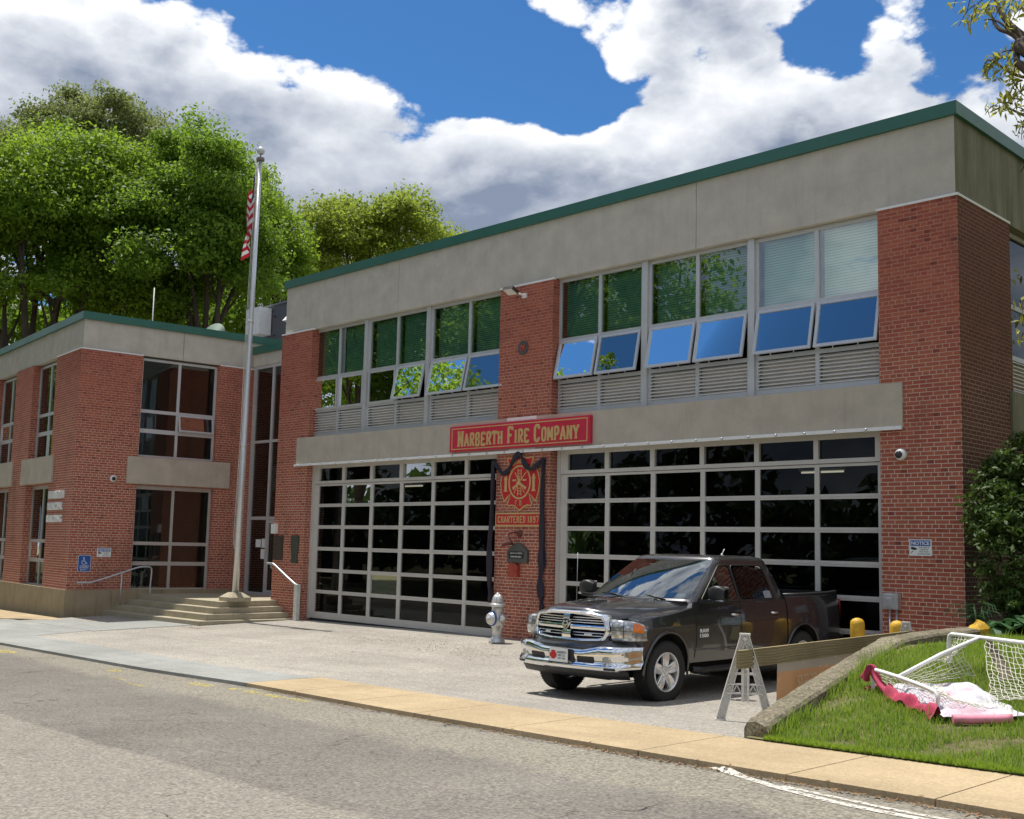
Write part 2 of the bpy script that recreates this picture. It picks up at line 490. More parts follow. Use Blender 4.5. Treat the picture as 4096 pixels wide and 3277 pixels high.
def leaf_mat(name, c1, c2, trans=0.45):
    m, t = new_mat(name)
    ob = t.coord('Object')
    wn = t.node('ShaderNodeNewGeometry').outputs['Random Per Island']
    n = t.noise(ob, 0.6, 3.0, 0.6)
    f = t.math('ADD', t.math('MULTIPLY', wn, 0.6), t.math('MULTIPLY', n, 0.5))
    c = t.mix(t.rng(f, 0.25, 0.85), c1, c2)
    d = principled(t, Base_Color=c, Roughness=0.55)
    t.set(d, 'Specular_IOR_Level', 0.3)
    tl = t.node('ShaderNodeBsdfTranslucent', None, Color=t.mix(0.5, c, tuple(min(1, x * 1.9) for x in c2)))
    mx = t.node('ShaderNodeMixShader', None, _0=trans, _1=d.outputs[0], _2=tl.outputs[0])
    out(t, mx.outputs[0])
    return m

def slat_mat(name, a, b, pitch):
    """horizontal blind slats: fine lines of two colours"""
    m, t = new_mat(name)
    z = t.node('ShaderNodeSeparateXYZ', None, Vector=t.coord('UV')).outputs[1]
    fr = t.math('FRACT', t.math('MULTIPLY', z, 1.0 / pitch))
    c = t.mix(t.rng(fr, 0.55, 0.75), a, b)
    n = t.noise(t.coord('Object'), 3.0, 3.0)
    c = t.mix(t.rng(n, 0.3, 0.7, 0.0, 0.2), c, tuple(x * 0.7 for x in a))
    p = principled(t, Base_Color=c, Roughness=0.6)
    out(t, p.outputs[0])
    return m

BRICK = brick_mat('brick_red', 3.2, 6.5)
BRICKS = brick_mat('brick_side_moss_shade', 3.0, 6.0, 0.55, 0.55)  # moss plus the vegetation's shade, both put into the darker brick colour
BRICKL = brick_mat('brick_red_municipal', 3.6, 7.5)
FASCIA = concrete_mat('concrete_fascia', (0.52, 0.49, 0.425), 0.16)
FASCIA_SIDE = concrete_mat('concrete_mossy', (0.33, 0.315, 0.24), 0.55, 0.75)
LINTEL = concrete_mat('concrete_lintel', (0.47, 0.42, 0.345), 0.18)
PLINTH = concrete_mat('concrete_plinth', (0.35, 0.285, 0.185), 0.85, 0.0, dark=(0.115, 0.095, 0.065))
STEPC = concrete_mat('concrete_steps', (0.39, 0.345, 0.25), 0.35)

GREEN = simple('green_metal_trim', (0.028, 0.130, 0.095), 0.38, 0.0, 0.08, 1.2, spec=0.5)
ALU = simple('aluminium_frame', (0.56, 0.57, 0.58), 0.42, 0.35, 0.05, 3.0)
ALUL = simple('beige_aluminium', (0.46, 0.435, 0.40), 0.45, 0.25, 0.06, 3.0)
DOORF = simple('door_frame_paint', (0.56, 0.54, 0.50), 0.42, 0.15, 0.05, 2.5)
LOUV = simple('louver_blades', (0.78, 0.76, 0.73), 0.45, 0.25, 0.05, 4.0)
WHITEP = simple('white_paint', (0.78, 0.78, 0.76), 0.5, 0.0, 0.06, 8.0)
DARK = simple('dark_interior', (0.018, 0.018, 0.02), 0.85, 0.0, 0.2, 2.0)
ROOFM = simple('roof_membrane', (0.16, 0.16, 0.16), 0.9, 0.0, 0.2, 1.5)
ROOMW = simple('room_wall', (0.22, 0.21, 0.20), 0.9, 0.0, 0.1, 1.5)
GLASSU = glass_mat('glass_upper_green', (0.46, 0.72, 0.64), 0.20, 0.0, 0.10)
GLASSA = glass_mat('glass_awning', (0.20, 0.30, 0.32), 0.30, 0.0, 0.0)
GLASSD = glass_mat('glass_garage', (0.42, 0.46, 0.50), 0.0, 0.0, 0.05, 0.55)
GLASSL = glass_mat('glass_municipal', (0.30, 0.46, 0.42), 0.035, 0.0, 0.10)
GLASSP = glass_mat('glass_cloud_tone', (0.62, 0.82, 0.74), 0.26, 0.0, 0.08)  # paler copy of the upper glass; cloud reflection put into its tint
BLIND = slat_mat('blind_slats', (0.58, 0.70, 0.62), (0.16, 0.25, 0.20), 0.05)
BLINDW = slat_mat('blind_slats_cloud_tone', (0.85, 0.90, 0.86), (0.45, 0.52, 0.48), 0.05)  # brighter copy of the slats; the reflected cloud is put into their colour
ROAD = ground_mat('asphalt_road', (0.190, 0.176, 0.154), 'asphalt')
WALLC = ground_mat('aggregate_wall', (0.205, 0.180, 0.130), 'wall')
DRIVE = ground_mat('asphalt_drive', (0.36, 0.335, 0.295), 'drive')
SWTAN = ground_mat('sidewalk_tan', (0.47, 0.365, 0.225), 'conc')
SWGRAY = ground_mat('sidewalk_gray', (0.325, 0.33, 0.31), 'conc')
SOIL = simple('lawn_soil', (0.125, 0.115, 0.045), 0.95, 0.0, 0.45, 3.0, 0.3)
RED = simple('sign_red', (0.55, 0.024, 0.060), 0.38, 0.0, 0.08, 3.0)
REDE = simple('emblem_red', (0.52, 0.018, 0.028), 0.38, 0.0, 0.08, 5.0)
GOLD = simple('sign_gold', (0.60, 0.41, 0.175), 0.42, 0.1, 0.08, 8.0)
DRAPE = simple('black_bunting', (0.022, 0.018, 0.030), 0.8, 0.0, 0.25, 10.0)
BLUE = simple('sign_blue', (0.012, 0.085, 0.36), 0.4, 0.0, 0.06, 5.0)
BLACKP = simple('black_print', (0.02, 0.02, 0.025), 0.5)
SIGNW = simple('sign_white', (0.74, 0.76, 0.74), 0.45, 0.0, 0.05, 8.0)
BRONZE = simple('bronze_plaque', (0.085, 0.070, 0.055), 0.5, 0.4, 0.25, 12.0, 0.3)
BRONZEG = simple('bronze_verdigris', (0.075, 0.085, 0.070), 0.55, 0.3, 0.25, 12.0, 0.3)
SLATE = simple('slate_plaque', (0.085, 0.090, 0.085), 0.55, 0.1, 0.12, 10.0)
RUST = simple('rusty_lamp', (0.14, 0.045, 0.035), 0.75, 0.1, 0.3, 15.0)
CALLR = simple('call_box_red', (0.36, 0.055, 0.030), 0.6, 0.0, 0.25, 12.0)
SILVER = simple('silver_paint', (0.60, 0.60, 0.58), 0.36, 0.55, 0.18, 9.0)
GALV = simple('galvanised_steel', (0.52, 0.54, 0.56), 0.42, 0.6, 0.10, 7.0)
YELLOW = simple('bollard_yellow', (0.62, 0.36, 0.025), 0.6, 0.0, 0.20, 9.0, 0.15)
WOOD = None
PLASTICW = simple('white_plastic', (0.66, 0.64, 0.58), 0.5, 0.0, 0.07, 9.0)
def wood_mat(name, a, b):
    m, t = new_mat(name)
    co = t.mapv(t.coord('Object'), (9.0, 1.0, 9.0))
    wv = t.node('ShaderNodeTexWave', {'wave_type': 'BANDS', 'bands_direction': 'Z'}, Vector=co, Scale=1.1, Distortion=6.0, Detail=3.0, Detail_Scale=1.2)
    c = t.mix(wv.outputs[1], a, b)
    n = t.noise(t.coord('Object'), 2.0, 4.0)
    c = t.mix(t.rng(n, 0.4, 0.7, 0.0, 0.4), c, tuple(x * 0.6 for x in a))
    p = principled(t, Base_Color=c, Roughness=0.8, Normal=t.bump(wv.outputs[1], 0.15, 0.004))
    out(t, p.outputs[0]); return m
WOOD = wood_mat('weathered_board', (0.19, 0.150, 0.070), (0.30, 0.24, 0.12))
LEAFA = leaf_mat('leaf_maple', (0.085, 0.180, 0.016), (0.235, 0.340, 0.030), 0.5)
LEAFB = leaf_mat('leaf_dark_maple', (0.070, 0.150, 0.016), (0.185, 0.290, 0.026), 0.5)
LEAFC = leaf_mat('leaf_pale', (0.110, 0.150, 0.045), (0.210, 0.250, 0.075))
LEAFD = leaf_mat('leaf_yellow_green', (0.13, 0.205, 0.026), (0.28, 0.34, 0.042), 0.5)
LEAFE = leaf_mat('leaf_hanging', (0.16, 0.18, 0.030), (0.34, 0.34, 0.050), 0.5)
LEAFS = leaf_mat('leaf_shrub', (0.030, 0.065, 0.012), (0.085, 0.135, 0.022), 0.25)
HOSTA = leaf_mat('leaf_hosta', (0.030, 0.085, 0.030), (0.055, 0.125, 0.045), 0.25)
GRASS = leaf_mat('grass_blade', (0.060, 0.150, 0.012), (0.260, 0.360, 0.040), 0.4)
DRYG = leaf_mat('grass_dry', (0.22, 0.17, 0.075), (0.36, 0.29, 0.14), 0.3)
LEAFW = leaf_mat('leaf_far_dark', (0.030, 0.060, 0.014), (0.065, 0.105, 0.022), 0.3)
BARK = simple('bark', (0.075, 0.058, 0.042), 0.95, 0.0, 0.35, 5.0, 0.6, stretch=(1, 1, 0.25))
# ------------------------------------------------------------------ ground heights
HX = [-60, -30, -23, -18, -10, -3, 0.5, 4, 12, 30, 60]
HS = [0.0, 0.38, 0.62, 0.85, 1.0]
HT = [[-.45, -.30, -.13, -.04, .05, .06, .10, .34, .60, 1.1, 1.8],
      [-.50, -.30, -.15, -.14, -.03, .00, .08, .33, .60, 1.1, 1.8],
      [-.55, -.33, -.19, -.18, -.07, .01, .10, .33, .60, 1.1, 1.8],
      [-.60, -.35, -.24, -.22, -.09, .12, .245, .385, .66, 1.15, 1.8],
      [-.62, -.36, -.26, -.25, -.09, .125, .255, .395, .67, 1.16, 1.8]]
YFX = [-60, -40, -17.1, -10.8, -6.8, 4.46, 12, 30, 60]
YFY = [-6.0, -6.9, -7.95, -8.27, -8.43, -9.73, -10.6, -12.6, -15.9]
def yfront(x): return float(np.interp(x, YFX, YFY))
def hgt(x, y):
    yf = yfront(x)
    s = min(max(y / yf, 0.0), 1.0)
    cols = [float(np.interp(x, HX, r)) for r in HT]
    z = float(np.interp(s, HS, cols))
    if y < yf:                                        # road: gutter, then a slight crown
        d = yf - y
        z += -0.045 + 0.02 * min(d, 4.0) * 0.5
    return z
def yback(x): return -7.14 - 0.1075 * (x + 7.0)
def sheet(name, xs, ya, yb, nv, off, m, kind='structure', skirt=0.0):
    """ground strip between the lines ya(x) (far) and yb(x) (near), following the ground"""
    mb = MB()
    P = []
    for x in xs:
        a, b = ya(x), yb(x)
        P.append([(x, a + (b - a) * j / nv, hgt(x, a + (b - a) * j / nv) + off) for j in range(nv + 1)])
    mb.grid(P, 0, True)
    if skirt:
        mb.grid([[r[-1], (r[-1][0], r[-1][1] - 0.001, r[-1][2] - skirt)] for r in P], 0, False)
    return tag(mb.build(name, m, uv=False), kind=kind)
def lin(a, b, n): return [a + (b - a) * i / n for i in range(n + 1)]

# driveway: worn asphalt apron from the facade to the kerb line
sheet('driveway', lin(-23, 1.4, 60), lambda x: 0.9, lambda x: yfront(x) + 0.001, 24, 0.0, DRIVE)
# road: gutter line to far side; kerb face belongs to the pavement slabs
mbr = MB()
P = []
for x in sorted(set(lin(-60, 60, 48) + lin(-20, 10, 40))):
    yf = yfront(x)
    P.append([(x, yf - d, hgt(x, yf - d - 0.002)) for d in (0.0, 0.4, 1, 2, 3, 4, 6, 9)])
mbr.grid(P, 0, True)
tag(mbr.build('road', ROAD, uv=False), kind='structure')
# far ground under everything
g = MB()
g.quad((-400, -400, -1.3), (400, -400, -1.3), (400, 400, -1.3), (-400, 400, -1.3))
tag(g.build('ground', SOIL, uv=False), kind='structure')
g = MB()      # verge across the street, behind the photographer
P = []
for x in lin(-60, 60, 40):
    yf = yfront(x) - 8.9
    P.append([(x, yf, hgt(x, yf) + 0.01), (x, yf - 2, hgt(x, yf) + 0.14), (x, yf - 12, hgt(x, yf) + 0.3), (x, yf - 40, hgt(x, yf) + 0.6)])
g.grid(P, 0, True)
tag(g.build('far_verge', SOIL, uv=False), kind='structure')

# pavement: new grey concrete on the left, tan slabs with joints on the right
def slabs(name, m, edges, ya, yb, off=0.006, gap=0.007, cross=None, skirt=0.07):
    mb = MB()
    for i in range(len(edges) - 1):
        x0, x1 = edges[i] + gap, edges[i + 1] - gap
        n = max(2, int((x1 - x0) / 0.4))
        rows = []
        for k in range(n + 1):
            x = x0 + (x1 - x0) * k / n
            a, b = ya(x), yb(x)
            tilt = (cross or 0.0)
            rows.append([(x + tilt * j / 4.0, a + (b - a) * j / 4.0, hgt(x, a + (b - a) * j / 4.0) + off) for j in range(5)])
        b0 = len(mb.v)
        mb.grid(rows, 0, False)
        # thickness round the slab so that the joints and the kerb are real steps
        ring = [r[0] for r in rows] + rows[-1][1:] + [r[-1] for r in rows[::-1]][1:] + rows[0][::-1][1:-1]
        low = [(p[0], p[1], p[2] - skirt) for p in ring]
        n2 = len(ring)
        mb.add(ring + low, [(i2, (i2 + 1) % n2, n2 + (i2 + 1) % n2, n2 + i2) for i2 in range(n2)], 0)
    return tag(mb.build(name, m, uv=False, fixn=True), kind='structure')
slabs('sidewalk', SWTAN, [-6.75, -5.35, -3.95, -2.45, -0.85, 1.05, 2.62, 3.85, 5.3, 6.8, 8.3, 10, 12], lambda x: yback(x), lambda x: yfront(x))
slabs('sidewalk_old', SWTAN, [-34, -31, -28, -25, -22.0], lambda x: -4.30 - 0.108 * (x + 22.66) , lambda x: -4.30 - 0.108 * (x + 22.66) - 1.35 + max(0.0, (x + 24.5) * 0.52))
def gyb(x): return float(np.interp(x, [-23, -18.33, -13.65, -8.88, -6.75], [-6.70, -6.73, -6.92, -7.22, -7.165]))
slabs('sidewalk_new', SWGRAY, [-34, -28, -23.0, -20.6, -18.3, -15.6, -12.6, -9.7, -6.76], lambda x: gyb(x) if x > -18.6 else (-5.3 if x > -24 else -5.7), lambda x: yfront(x), gap=0.003)
slabs('sidewalk_landing', SWGRAY, [-22.5, -20.5, -18.55], lambda x: (-4.22 if x < -21 else -2.62), lambda x: -5.303, off=0.010, gap=0.002)

# painted marks on the road
def paint_mat(name, col, thr):
    m, t = new_mat(name)
    ob = t.coord('Object')
    n = t.noise(ob, 24.0, 4.0, 0.75)
    d = principled(t, Base_Color=col, Roughness=0.8)
    tr = t.node('ShaderNodeBsdfTransparent')
    mx = t.node('ShaderNodeMixShader', None, _0=t.rng(n, thr, thr + 0.12), _1=tr.outputs[0], _2=d.outputs[0])
    out(t, mx.outputs[0]); return m
PWHITE = paint_mat('worn_white_paint', (0.60, 0.57, 0.50), 0.40)
PYEL = paint_mat('worn_yellow_paint', (0.74, 0.60, 0.03), 0.50)
def stroke(mb, pts, wd):
    rows = []
    for i, p in enumerate(pts):
        a = Vector(pts[max(i - 1, 0)]); b = Vector(pts[min(i + 1, len(pts) - 1)])
        d = (b - a).normalized(); nrm = Vector((-d.y, d.x))
        q = Vector(p)
        rows.append([(v.x, v.y, hgt(v.x, v.y) + 0.005) for v in (q + nrm * wd / 2, q - nrm * wd / 2)])
    mb.grid(rows, 0, False)
mb = MB()
stroke(mb, [(1.88, -9.40), (2.3, -9.60), (2.69, -9.79), (3.0, -9.9), (3.31, -10.02), (3.74, -10.10), (4.4, -10.17), (5.4, -10.30), (8, -10.6)], 0.085)
stroke(mb, [(2.72, -9.73), (3.13, -9.83), (3.74, -9.98), (4.34, -10.05), (5.4, -10.18), (8, -10.45)], 0.06)
tag(mb.build('road_marking', PWHITE, uv=False), kind='structure')
mb = MB()
for (x, y, l, wd) in [(-7.37, -8.78, .62, .20), (-6.49, -8.76, .2, .16), (-5.98, -8.80, .42, .16), (-5.39, -8.86, .55, .17), (-4.76, -8.88, .5, .14),
                      (-15.28, -8.53, .9, .3), (-10.36, -8.66, .36, .2), (-9.0, -9.25, .7, .06), (-7.9, -9.5, .7, .06)]:
    stroke(mb, [(x - l / 2, y + .03), (x, y), (x + l / 2, y - .05)], wd)
tag(mb.build('road_marking_yellow', PYEL, uv=False), kind='structure')

# ------------------------------------------------------------------ generic framed glazing in a vertical plane
def bars(mb, o, ax, n, u0, u1, z0, z1, d0, d1, mi=0):
    """bar from u0..u1 along ax, z0..z1 up, between depths d0..d1 along outward normal n"""
    ax, n = Vector(ax), Vector(n)
    p = Vector(o) + ax * u0 + n * d0; p.z = z0
    mb.obox(p, ax * (u1 - u0), n * (d1 - d0), Vector((0, 0, z1 - z0)), mi)
def pane(mb, o, ax, n, u0, u1, z0, z1, d, mi=0):
    ax, n = Vector(ax), Vector(n)
    a = Vector(o) + ax * u0 + n * d; b = Vector(o) + ax * u1 + n * d
    mb.add([(a.x, a.y, z0), (b.x, b.y, z0), (b.x, b.y, z1), (a.x, a.y, z1)], [(0, 1, 2, 3)], mi)
def framed(mb, o, ax, n, us, zs, d0, d1, cross=True):
    """us, zs: lists of (lo, hi) solid bars; verticals run full height, horizontals butt between them"""
    zlo, zhi = zs[0][0], zs[-1][1]
    for a, b in us: bars(mb, o, ax, n, a, b, zlo, zhi, d0, d1)
    for i in range(len(us) - 1):
        for a, b in zs: bars(mb, o, ax, n, us[i][1], us[i + 1][0], a, b, d0 + 0.003, d1 - 0.003)

# ------------------------------------------------------------------ the fire station
FS = thing('fire_station', 'long two storey brick fire station with two glazed garage doors and green roof edge', 'fire station', (-9.6, 0.0, 0.0))
b = MB()
b.box(-19.24, -17.78, 0, 0.6, -0.6, 7.82)
b.box(-10.44, -8.81, 0, 0.6, -0.6, 7.82)
b.box(-1.36, 0, 0, 2.13, -0.6, 7.82)
b.box(-19.24, -18.8, 0.6, 14, -0.6, 7.82)
b.box(-18.8, -0.45, 13.6, 14, -0.6, 7.82)
wall = b.build('wall', BRICK, FS)
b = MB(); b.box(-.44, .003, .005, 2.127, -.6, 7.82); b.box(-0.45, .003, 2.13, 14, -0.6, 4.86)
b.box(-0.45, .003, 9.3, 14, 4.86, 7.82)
tag(b.build('wall', BRICKS, FS), 'mossy side wall brick with vegetation shade put into its colour')
b = MB()
for x0, x1 in ((-19.19, -14.206), (-14.194, -5.126), (-5.114, -0.05)):
    b.box(x0, x1, 0.06, 0.50, 7.824, 9.15)
b.box(-19.19, -18.75, 0.50, 14, 7.824, 9.15)
b.box(-18.75, -0.5, 0.35, 0.48, 7.95, 9.10)
fas = b.build('fascia', FASCIA, FS)
b = MB()
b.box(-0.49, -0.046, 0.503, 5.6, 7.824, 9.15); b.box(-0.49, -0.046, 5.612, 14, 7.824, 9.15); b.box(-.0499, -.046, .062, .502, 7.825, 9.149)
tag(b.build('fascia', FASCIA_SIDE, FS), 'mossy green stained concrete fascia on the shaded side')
b = MB()
b.box(-19.26, 0.02, -0.01, 0.62, 9.15, 9.37); b.box(-0.60, 0.02, 0.62, 14.05, 9.15, 9.37); b.box(-19.26, -18.64, 0.62, 14.05, 9.15, 9.37)
b.box(-18.64, -0.60, 13.5, 14.05, 9.15, 9.37)
b.build('roof_edge', GREEN, FS)
b = MB(); b.box(-18.74, -0.51, 0.51, 13.55, 8.6, 8.8); b.build('roof', ROOFM, FS)
b = MB()
for x0, x1 in ((-19.26, -17.70), (-10.46, -8.79), (-1.38, 0.02)):
    b = MB(); b.box(x0, x1, -0.014, 0.055, 7.795, 7.835); b.build('flashing', WHITEP, FS)
b = MB(); b.box(-0.045, 0.016, 0.056, 2.15, 7.795, 7.835)
b.build('flashing', WHITEP, FS)
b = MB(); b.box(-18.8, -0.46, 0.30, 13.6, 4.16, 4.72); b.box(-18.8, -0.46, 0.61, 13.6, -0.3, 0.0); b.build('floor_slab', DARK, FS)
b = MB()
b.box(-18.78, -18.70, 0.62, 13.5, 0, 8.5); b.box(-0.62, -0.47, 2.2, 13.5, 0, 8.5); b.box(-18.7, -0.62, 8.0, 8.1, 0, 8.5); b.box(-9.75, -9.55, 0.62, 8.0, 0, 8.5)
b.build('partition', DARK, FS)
b = MB()
b.box(-18.26, -0.955, -0.035, 0.28, 4.11, 4.84)
b.build('lintel', LINTEL, FS)
b = MB()      # pale repair pieces above and below the name sign
b.box(-10.1, -9.20, -0.043, -0.030, 4.775, 4.85); b.build('lintel_patch', SIGNW, FS); b = MB(); b.box(-10.02, -9.22, -0.043, -0.030, 4.115, 4.16)
b.build('lintel_patch', SIGNW, FS)
b = MB()      # spandrel on the shaded side wall
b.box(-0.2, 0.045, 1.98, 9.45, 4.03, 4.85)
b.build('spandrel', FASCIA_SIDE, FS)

# upper windows: six bays of two upper panes, two lower sashes and louvres
def bay(x0, x1, opens, pale, nm='window', o=(0, 0, 0), ax=(1, 0, 0), n=(0, -1, 0), rec=-0.20):
    o = Vector(o); ax = Vector(ax); n = Vector(n)
    W = x1 - x0; xm = (x0 + x1) / 2
    us = [(x0, x0 + .055), (xm - .04, xm + .04), (x1 - .055, x1)]
    zs = [(4.86, 4.975), (5.525, 5.60), (6.425, 6.51), (7.745, 7.815)]
    mb = MB(); framed(mb, o, ax, n, us, zs, rec - .06, rec)
    wroot = mb.build(nm, ALU, FS)
    g = MB()
    for k in (0, 1):
        pane(g, o, ax, n, us[k][1] - .01, us[k + 1][0] + .01, 6.50, 7.755, rec - .03)
    g.build('pane', GLASSP if pale[0] == 1 else GLASSU, wroot)
    bl = MB()
    for k in (0, 1):
        bars(bl, o, ax, n, us[k][1] + .01, us[k + 1][0] - .01, 6.46 if pale[k] < 2 else 7.0, 7.76, rec - .20, rec - .19)
    bl.build('blind', BLINDW if pale[0] == 1 else BLIND, wroot)
    lv = MB()
    for k in (0, 1):
        u0, u1 = us[k][1], us[k + 1][0]
        for i in range(8):
            z = 4.985 + i * .0675
            p = o + ax * u0 + n * (rec - .075); p.z = z + .045
            lv.obox(p, ax * (u1 - u0), n * .085 + Vector((0, 0, -.050)), Vector((0, 0, .012)))
        bars(lv, o, ax, n, u0, u1, 4.975, 5.525, rec - .12, rec - .11)
    lv.build('louver', LOUV, wroot)
    for k in (0, 1):
        u0, u1 = us[k][1] - .012, us[k + 1][0] + .012
        sh = MB(); z0, z1 = 5.585, 6.44; fw = .055
        hw = (u1 - u0)
        # built flat in local (u, down) then swung about the top edge
        def put(a0, a1, b0, b1, c0, c1, mi):
            ang = rad(12.0) if opens[k] else 0.0
            dn = Vector((0, 0, -1)) * math.cos(ang) + n * math.sin(ang)
            nn = n * math.cos(ang) + Vector((0, 0, 1)) * math.sin(ang)
            p = o + ax * (u0 + a0) + n * (rec + .012); p = Vector((p.x, p.y, z1)) + dn * b0 + nn * c0
            sh.obox(p, ax * (a1 - a0), dn * (b1 - b0), nn * (c1 - c0), mi)
        H = z1 - z0
        put(0, fw, 0, H, -.02, .02, 0); put(hw - fw, hw, 0, H, -.02, .02, 0)
        put(fw, hw - fw, 0, fw, -.018, .018, 0); put(fw, hw - fw, H - fw, H, -.018, .018, 0)
        ang = rad(12.0) if opens[k] else 0.0
        dn = Vector((0, 0, -1)) * math.cos(ang) + n * math.sin(ang)
        p = o + ax * (u0 + fw - .005) + n * (rec + .012); p = Vector((p.x, p.y, z1))
        q = p + ax * (hw - 2 * fw + .01)
        sh.add([p + dn * (fw - .005), q + dn * (fw - .005), q + dn * (H - fw + .005), p + dn * (H - fw + .005)], [(0, 1, 2, 3)], 1)
        if opens[k]:      # stay arms seen below the open sash
            for uu in (.22, .62):
                e = o + ax * (u0 + hw * uu) + n * (rec - .01); e.z = 5.60
                tip = Vector((e.x, e.y, 0)) + n * (H * math.sin(ang) * .92) + ax * .10; tip.z = z1 - H * math.cos(ang) + .01
                sh.tube([e, tip], .012, 5, 0)
        s_o = sh.build('sash', [ALU, GLASSA if opens[k] else GLASSU], wroot)
    return wroot
bay(-17.92, -15.635, (0, 0), (0, 0))
bay(-15.495, -13.165, (0, 1), (0, 0))
bay(-13.025, -10.30, (1, 1), (0, 0))
bay(-8.81, -6.50, (1, 1), (0, 0))
bay(-6.355, -4.0, (1, 1), (0, 0))
bay(-3.868, -1.36, (1, 1), (1, 1))
b = MB()
for x0, x1 in ((-15.635, -15.495), (-13.165, -13.025), (-6.50, -6.355), (-4.0, -3.868)):
    b = MB(); b.box(x0, x1, .14, .30, 4.845, 7.82); b.build('mullion', ALU, FS)
b = MB(); b.box(-18.26, -17.921, 0.19, 0.28, 4.84, 7.82); b.build('jamb', ALU, FS)
# side window far round the corner
mb = MB(); framed(mb, (0, 0, 0), (0, 1, 0), (1, 0, 0), [(2.13, 2.20), (4.3, 4.4), (6.6, 6.7), (9.2, 9.3)], [(4.86, 4.97), (5.5, 5.58), (6.42, 6.5), (7.74, 7.815)], -.26, -.20)
sw = mb.build('window', ALU, FS)
g = MB(); pane(g, (0, 0, 0), (0, 1, 0), (1, 0, 0), 2.2, 9.2, 5.58, 7.76, -.23); g.build('pane', GLASSL, sw)
lv = MB()
for i in range(8): lv.obox((-.275, 2.2, 5.03 + i * .0675), Vector((0, 7.0, 0)), Vector((.085, 0, -.05)), Vector((0, 0, .012)))
lv.box(-.33, -.32, 2.2, 9.2, 4.97, 5.5)
lv.build('louver', LOUV, sw)
b = MB(); b.box(-.36, -.34, 2.13, 9.3, 4.86, 7.82); b.build('blind', DARK, FS)

# garage doors
ROWS = [(.205, .690), (.780, 1.250), (1.338, 1.817), (1.910, 2.392), (2.482, 2.968), (3.052, 3.525)]
def garage(x0, x1, cols):
    n, ax, o = (0, -1, 0), (1, 0, 0), (0, 0, 0)
    us = [(x0, cols[0][0])] + [(cols[i][1], cols[i + 1][0]) for i in range(len(cols) - 1)] + [(cols[-1][1], x1)]
    zs = [(.035, .205)] + [(ROWS[i][1], ROWS[i + 1][0]) for i in range(5)] + [(3.525, 3.575)]
    mb = MB(); framed(mb, o, ax, n, us, zs, -.30, -.245)
    framed(mb, o, ax, n, [(x0 - .002, cols[0][0] + .03)] + us[1:-1] + [(us[-1][0] - .03, x1 + .002)], [(3.585, 3.66), (4.0, 4.105)], -.30, -.215)
    bars(mb, o, ax, n, x0 - .05, x0 + .035, .02, 4.10, -.244, -.19)
    bars(mb, o, ax, n, x1 - .035, x1 + .05, .02, 4.10, -.244, -.19)
    for z0, z1 in zs[1:-1]:          # meeting line of the door sections
        bars(mb, o, ax, n, x0 + .04, x1 - .04, (z0 + z1) / 2 - .004, (z0 + z1) / 2 + .004, -.2445, -.238)
    dr = mb.build('garage_door', DOORF, FS)
    g = MB()
    for a, c in cols:
        for z0, z1 in ROWS + [(3.65, 4.01)]:
            pane(g, o, ax, n, a - .01, c + .01, z0 - .01, z1 + .01, -.275)
    g.build('pane', GLASSD, dr)
    s = MB(); bars(s, o, ax, n, x0 + .036, x1 - .036, -.05, .035, -.29, -.26); s.build('bottom_seal', BLACKP, dr)
cl = [(-17.511, -16.471), (-16.349, -15.287), (-15.160, -14.103), (-13.975, -12.906), (-12.795, -11.724), (-11.615, -10.55)]
garage(-17.735, -10.42, cl)
cr = [(-8.529, -7.48), (-7.368, -6.308), (-6.196, -5.12), (-5.02, -3.915), (-3.815, -2.71), (-2.618, -1.53)]
garage(-8.735, -1.345, cr)
# strip of small bulbs under the lintel
LS = thing('light_strip', 'thin white strip of little bulbs along the lintel underside', 'light strip', (-9.6, -0.05, 4.1))
b = MB(); b.box(-18.30, -0.955, -0.075, -0.035, 4.065, 4.125); b.build('channel', WHITEP, LS)
x = -18.1
while x < -1.0:
    b = MB(); b.lathe([(0.0, 0.026), (.018, .020), (.024, 0.0)], (x, -0.0755, 4.095), (0, -1, 0), 8); b.build('bulb', GALV, LS); x += .57
# dim tubes inside the garage
def lamp_mat(name, col, e):
    m, t = new_mat(name)
    em = t.node('ShaderNodeEmission', None, Color=col, Strength=e); out(t, em.outputs[0]); return m
TUBE = lamp_mat('lit_tube', (1.0, 0.86, 0.60), 0.7)
for (x, y, z) in ((-18.2, 3.6, 3.72), (-10.6, 3.2, 3.75), (-5.4, 4.4, 3.78)):
    b = MB(); b.tube([(x, y, z), (x + 1.0, y, z)], .022, 6); b.box(x - .05, x + 1.05, y - .06, y + .06, z + .03, z + .08, 1)
    tag(b.build('ceiling_tube', [TUBE, WHITEP]), {-18.2: 'lit ceiling tube behind the left garage door', -10.6: 'lit ceiling tube behind the right end of the left garage door', -5.4: 'lit ceiling tube behind the right garage door'}[x], 'ceiling light', 'ceiling tubes in the garage')

# ------------------------------------------------------------------ the municipal building on the left, in its own frame
KM = 1.03       # the municipal building's dimensions below are in units of 1.03 m
L0 = Vector((-23.552, -3.852, -0.0605)); TH = -0.1075
MBG = thing('municipal_building', 'two storey brick office building with plinth and green roof edge at left', 'office building', L0, TH)
MBG.scale = (KM, KM, KM)
def lw(mb, name, mats, parent=MBG, **kw): return mb.build(name, mats, parent, world=False, **kw)
S0, T1 = -13.0, 9.0
WF = [(-4.49, -2.19), (-8.66, -6.36), (-12.83, -10.53)]
b = MB()
edges = [0.0]
for a, c in WF: edges += [c, a]
edges.append(S0)
ZB, Z1, Z2, Z3, ZT = 0.593, 3.53, 4.34, 7.19, 7.24
for i in range(0, len(edges), 2):                       # piers of the street face
    b.box(edges[i + 1], edges[i] if i else 0.0, 0.0, 0.4, ZB, ZT)
for a, c in WF: b.box(a, c, 0.05, 0.4, Z1, Z2)
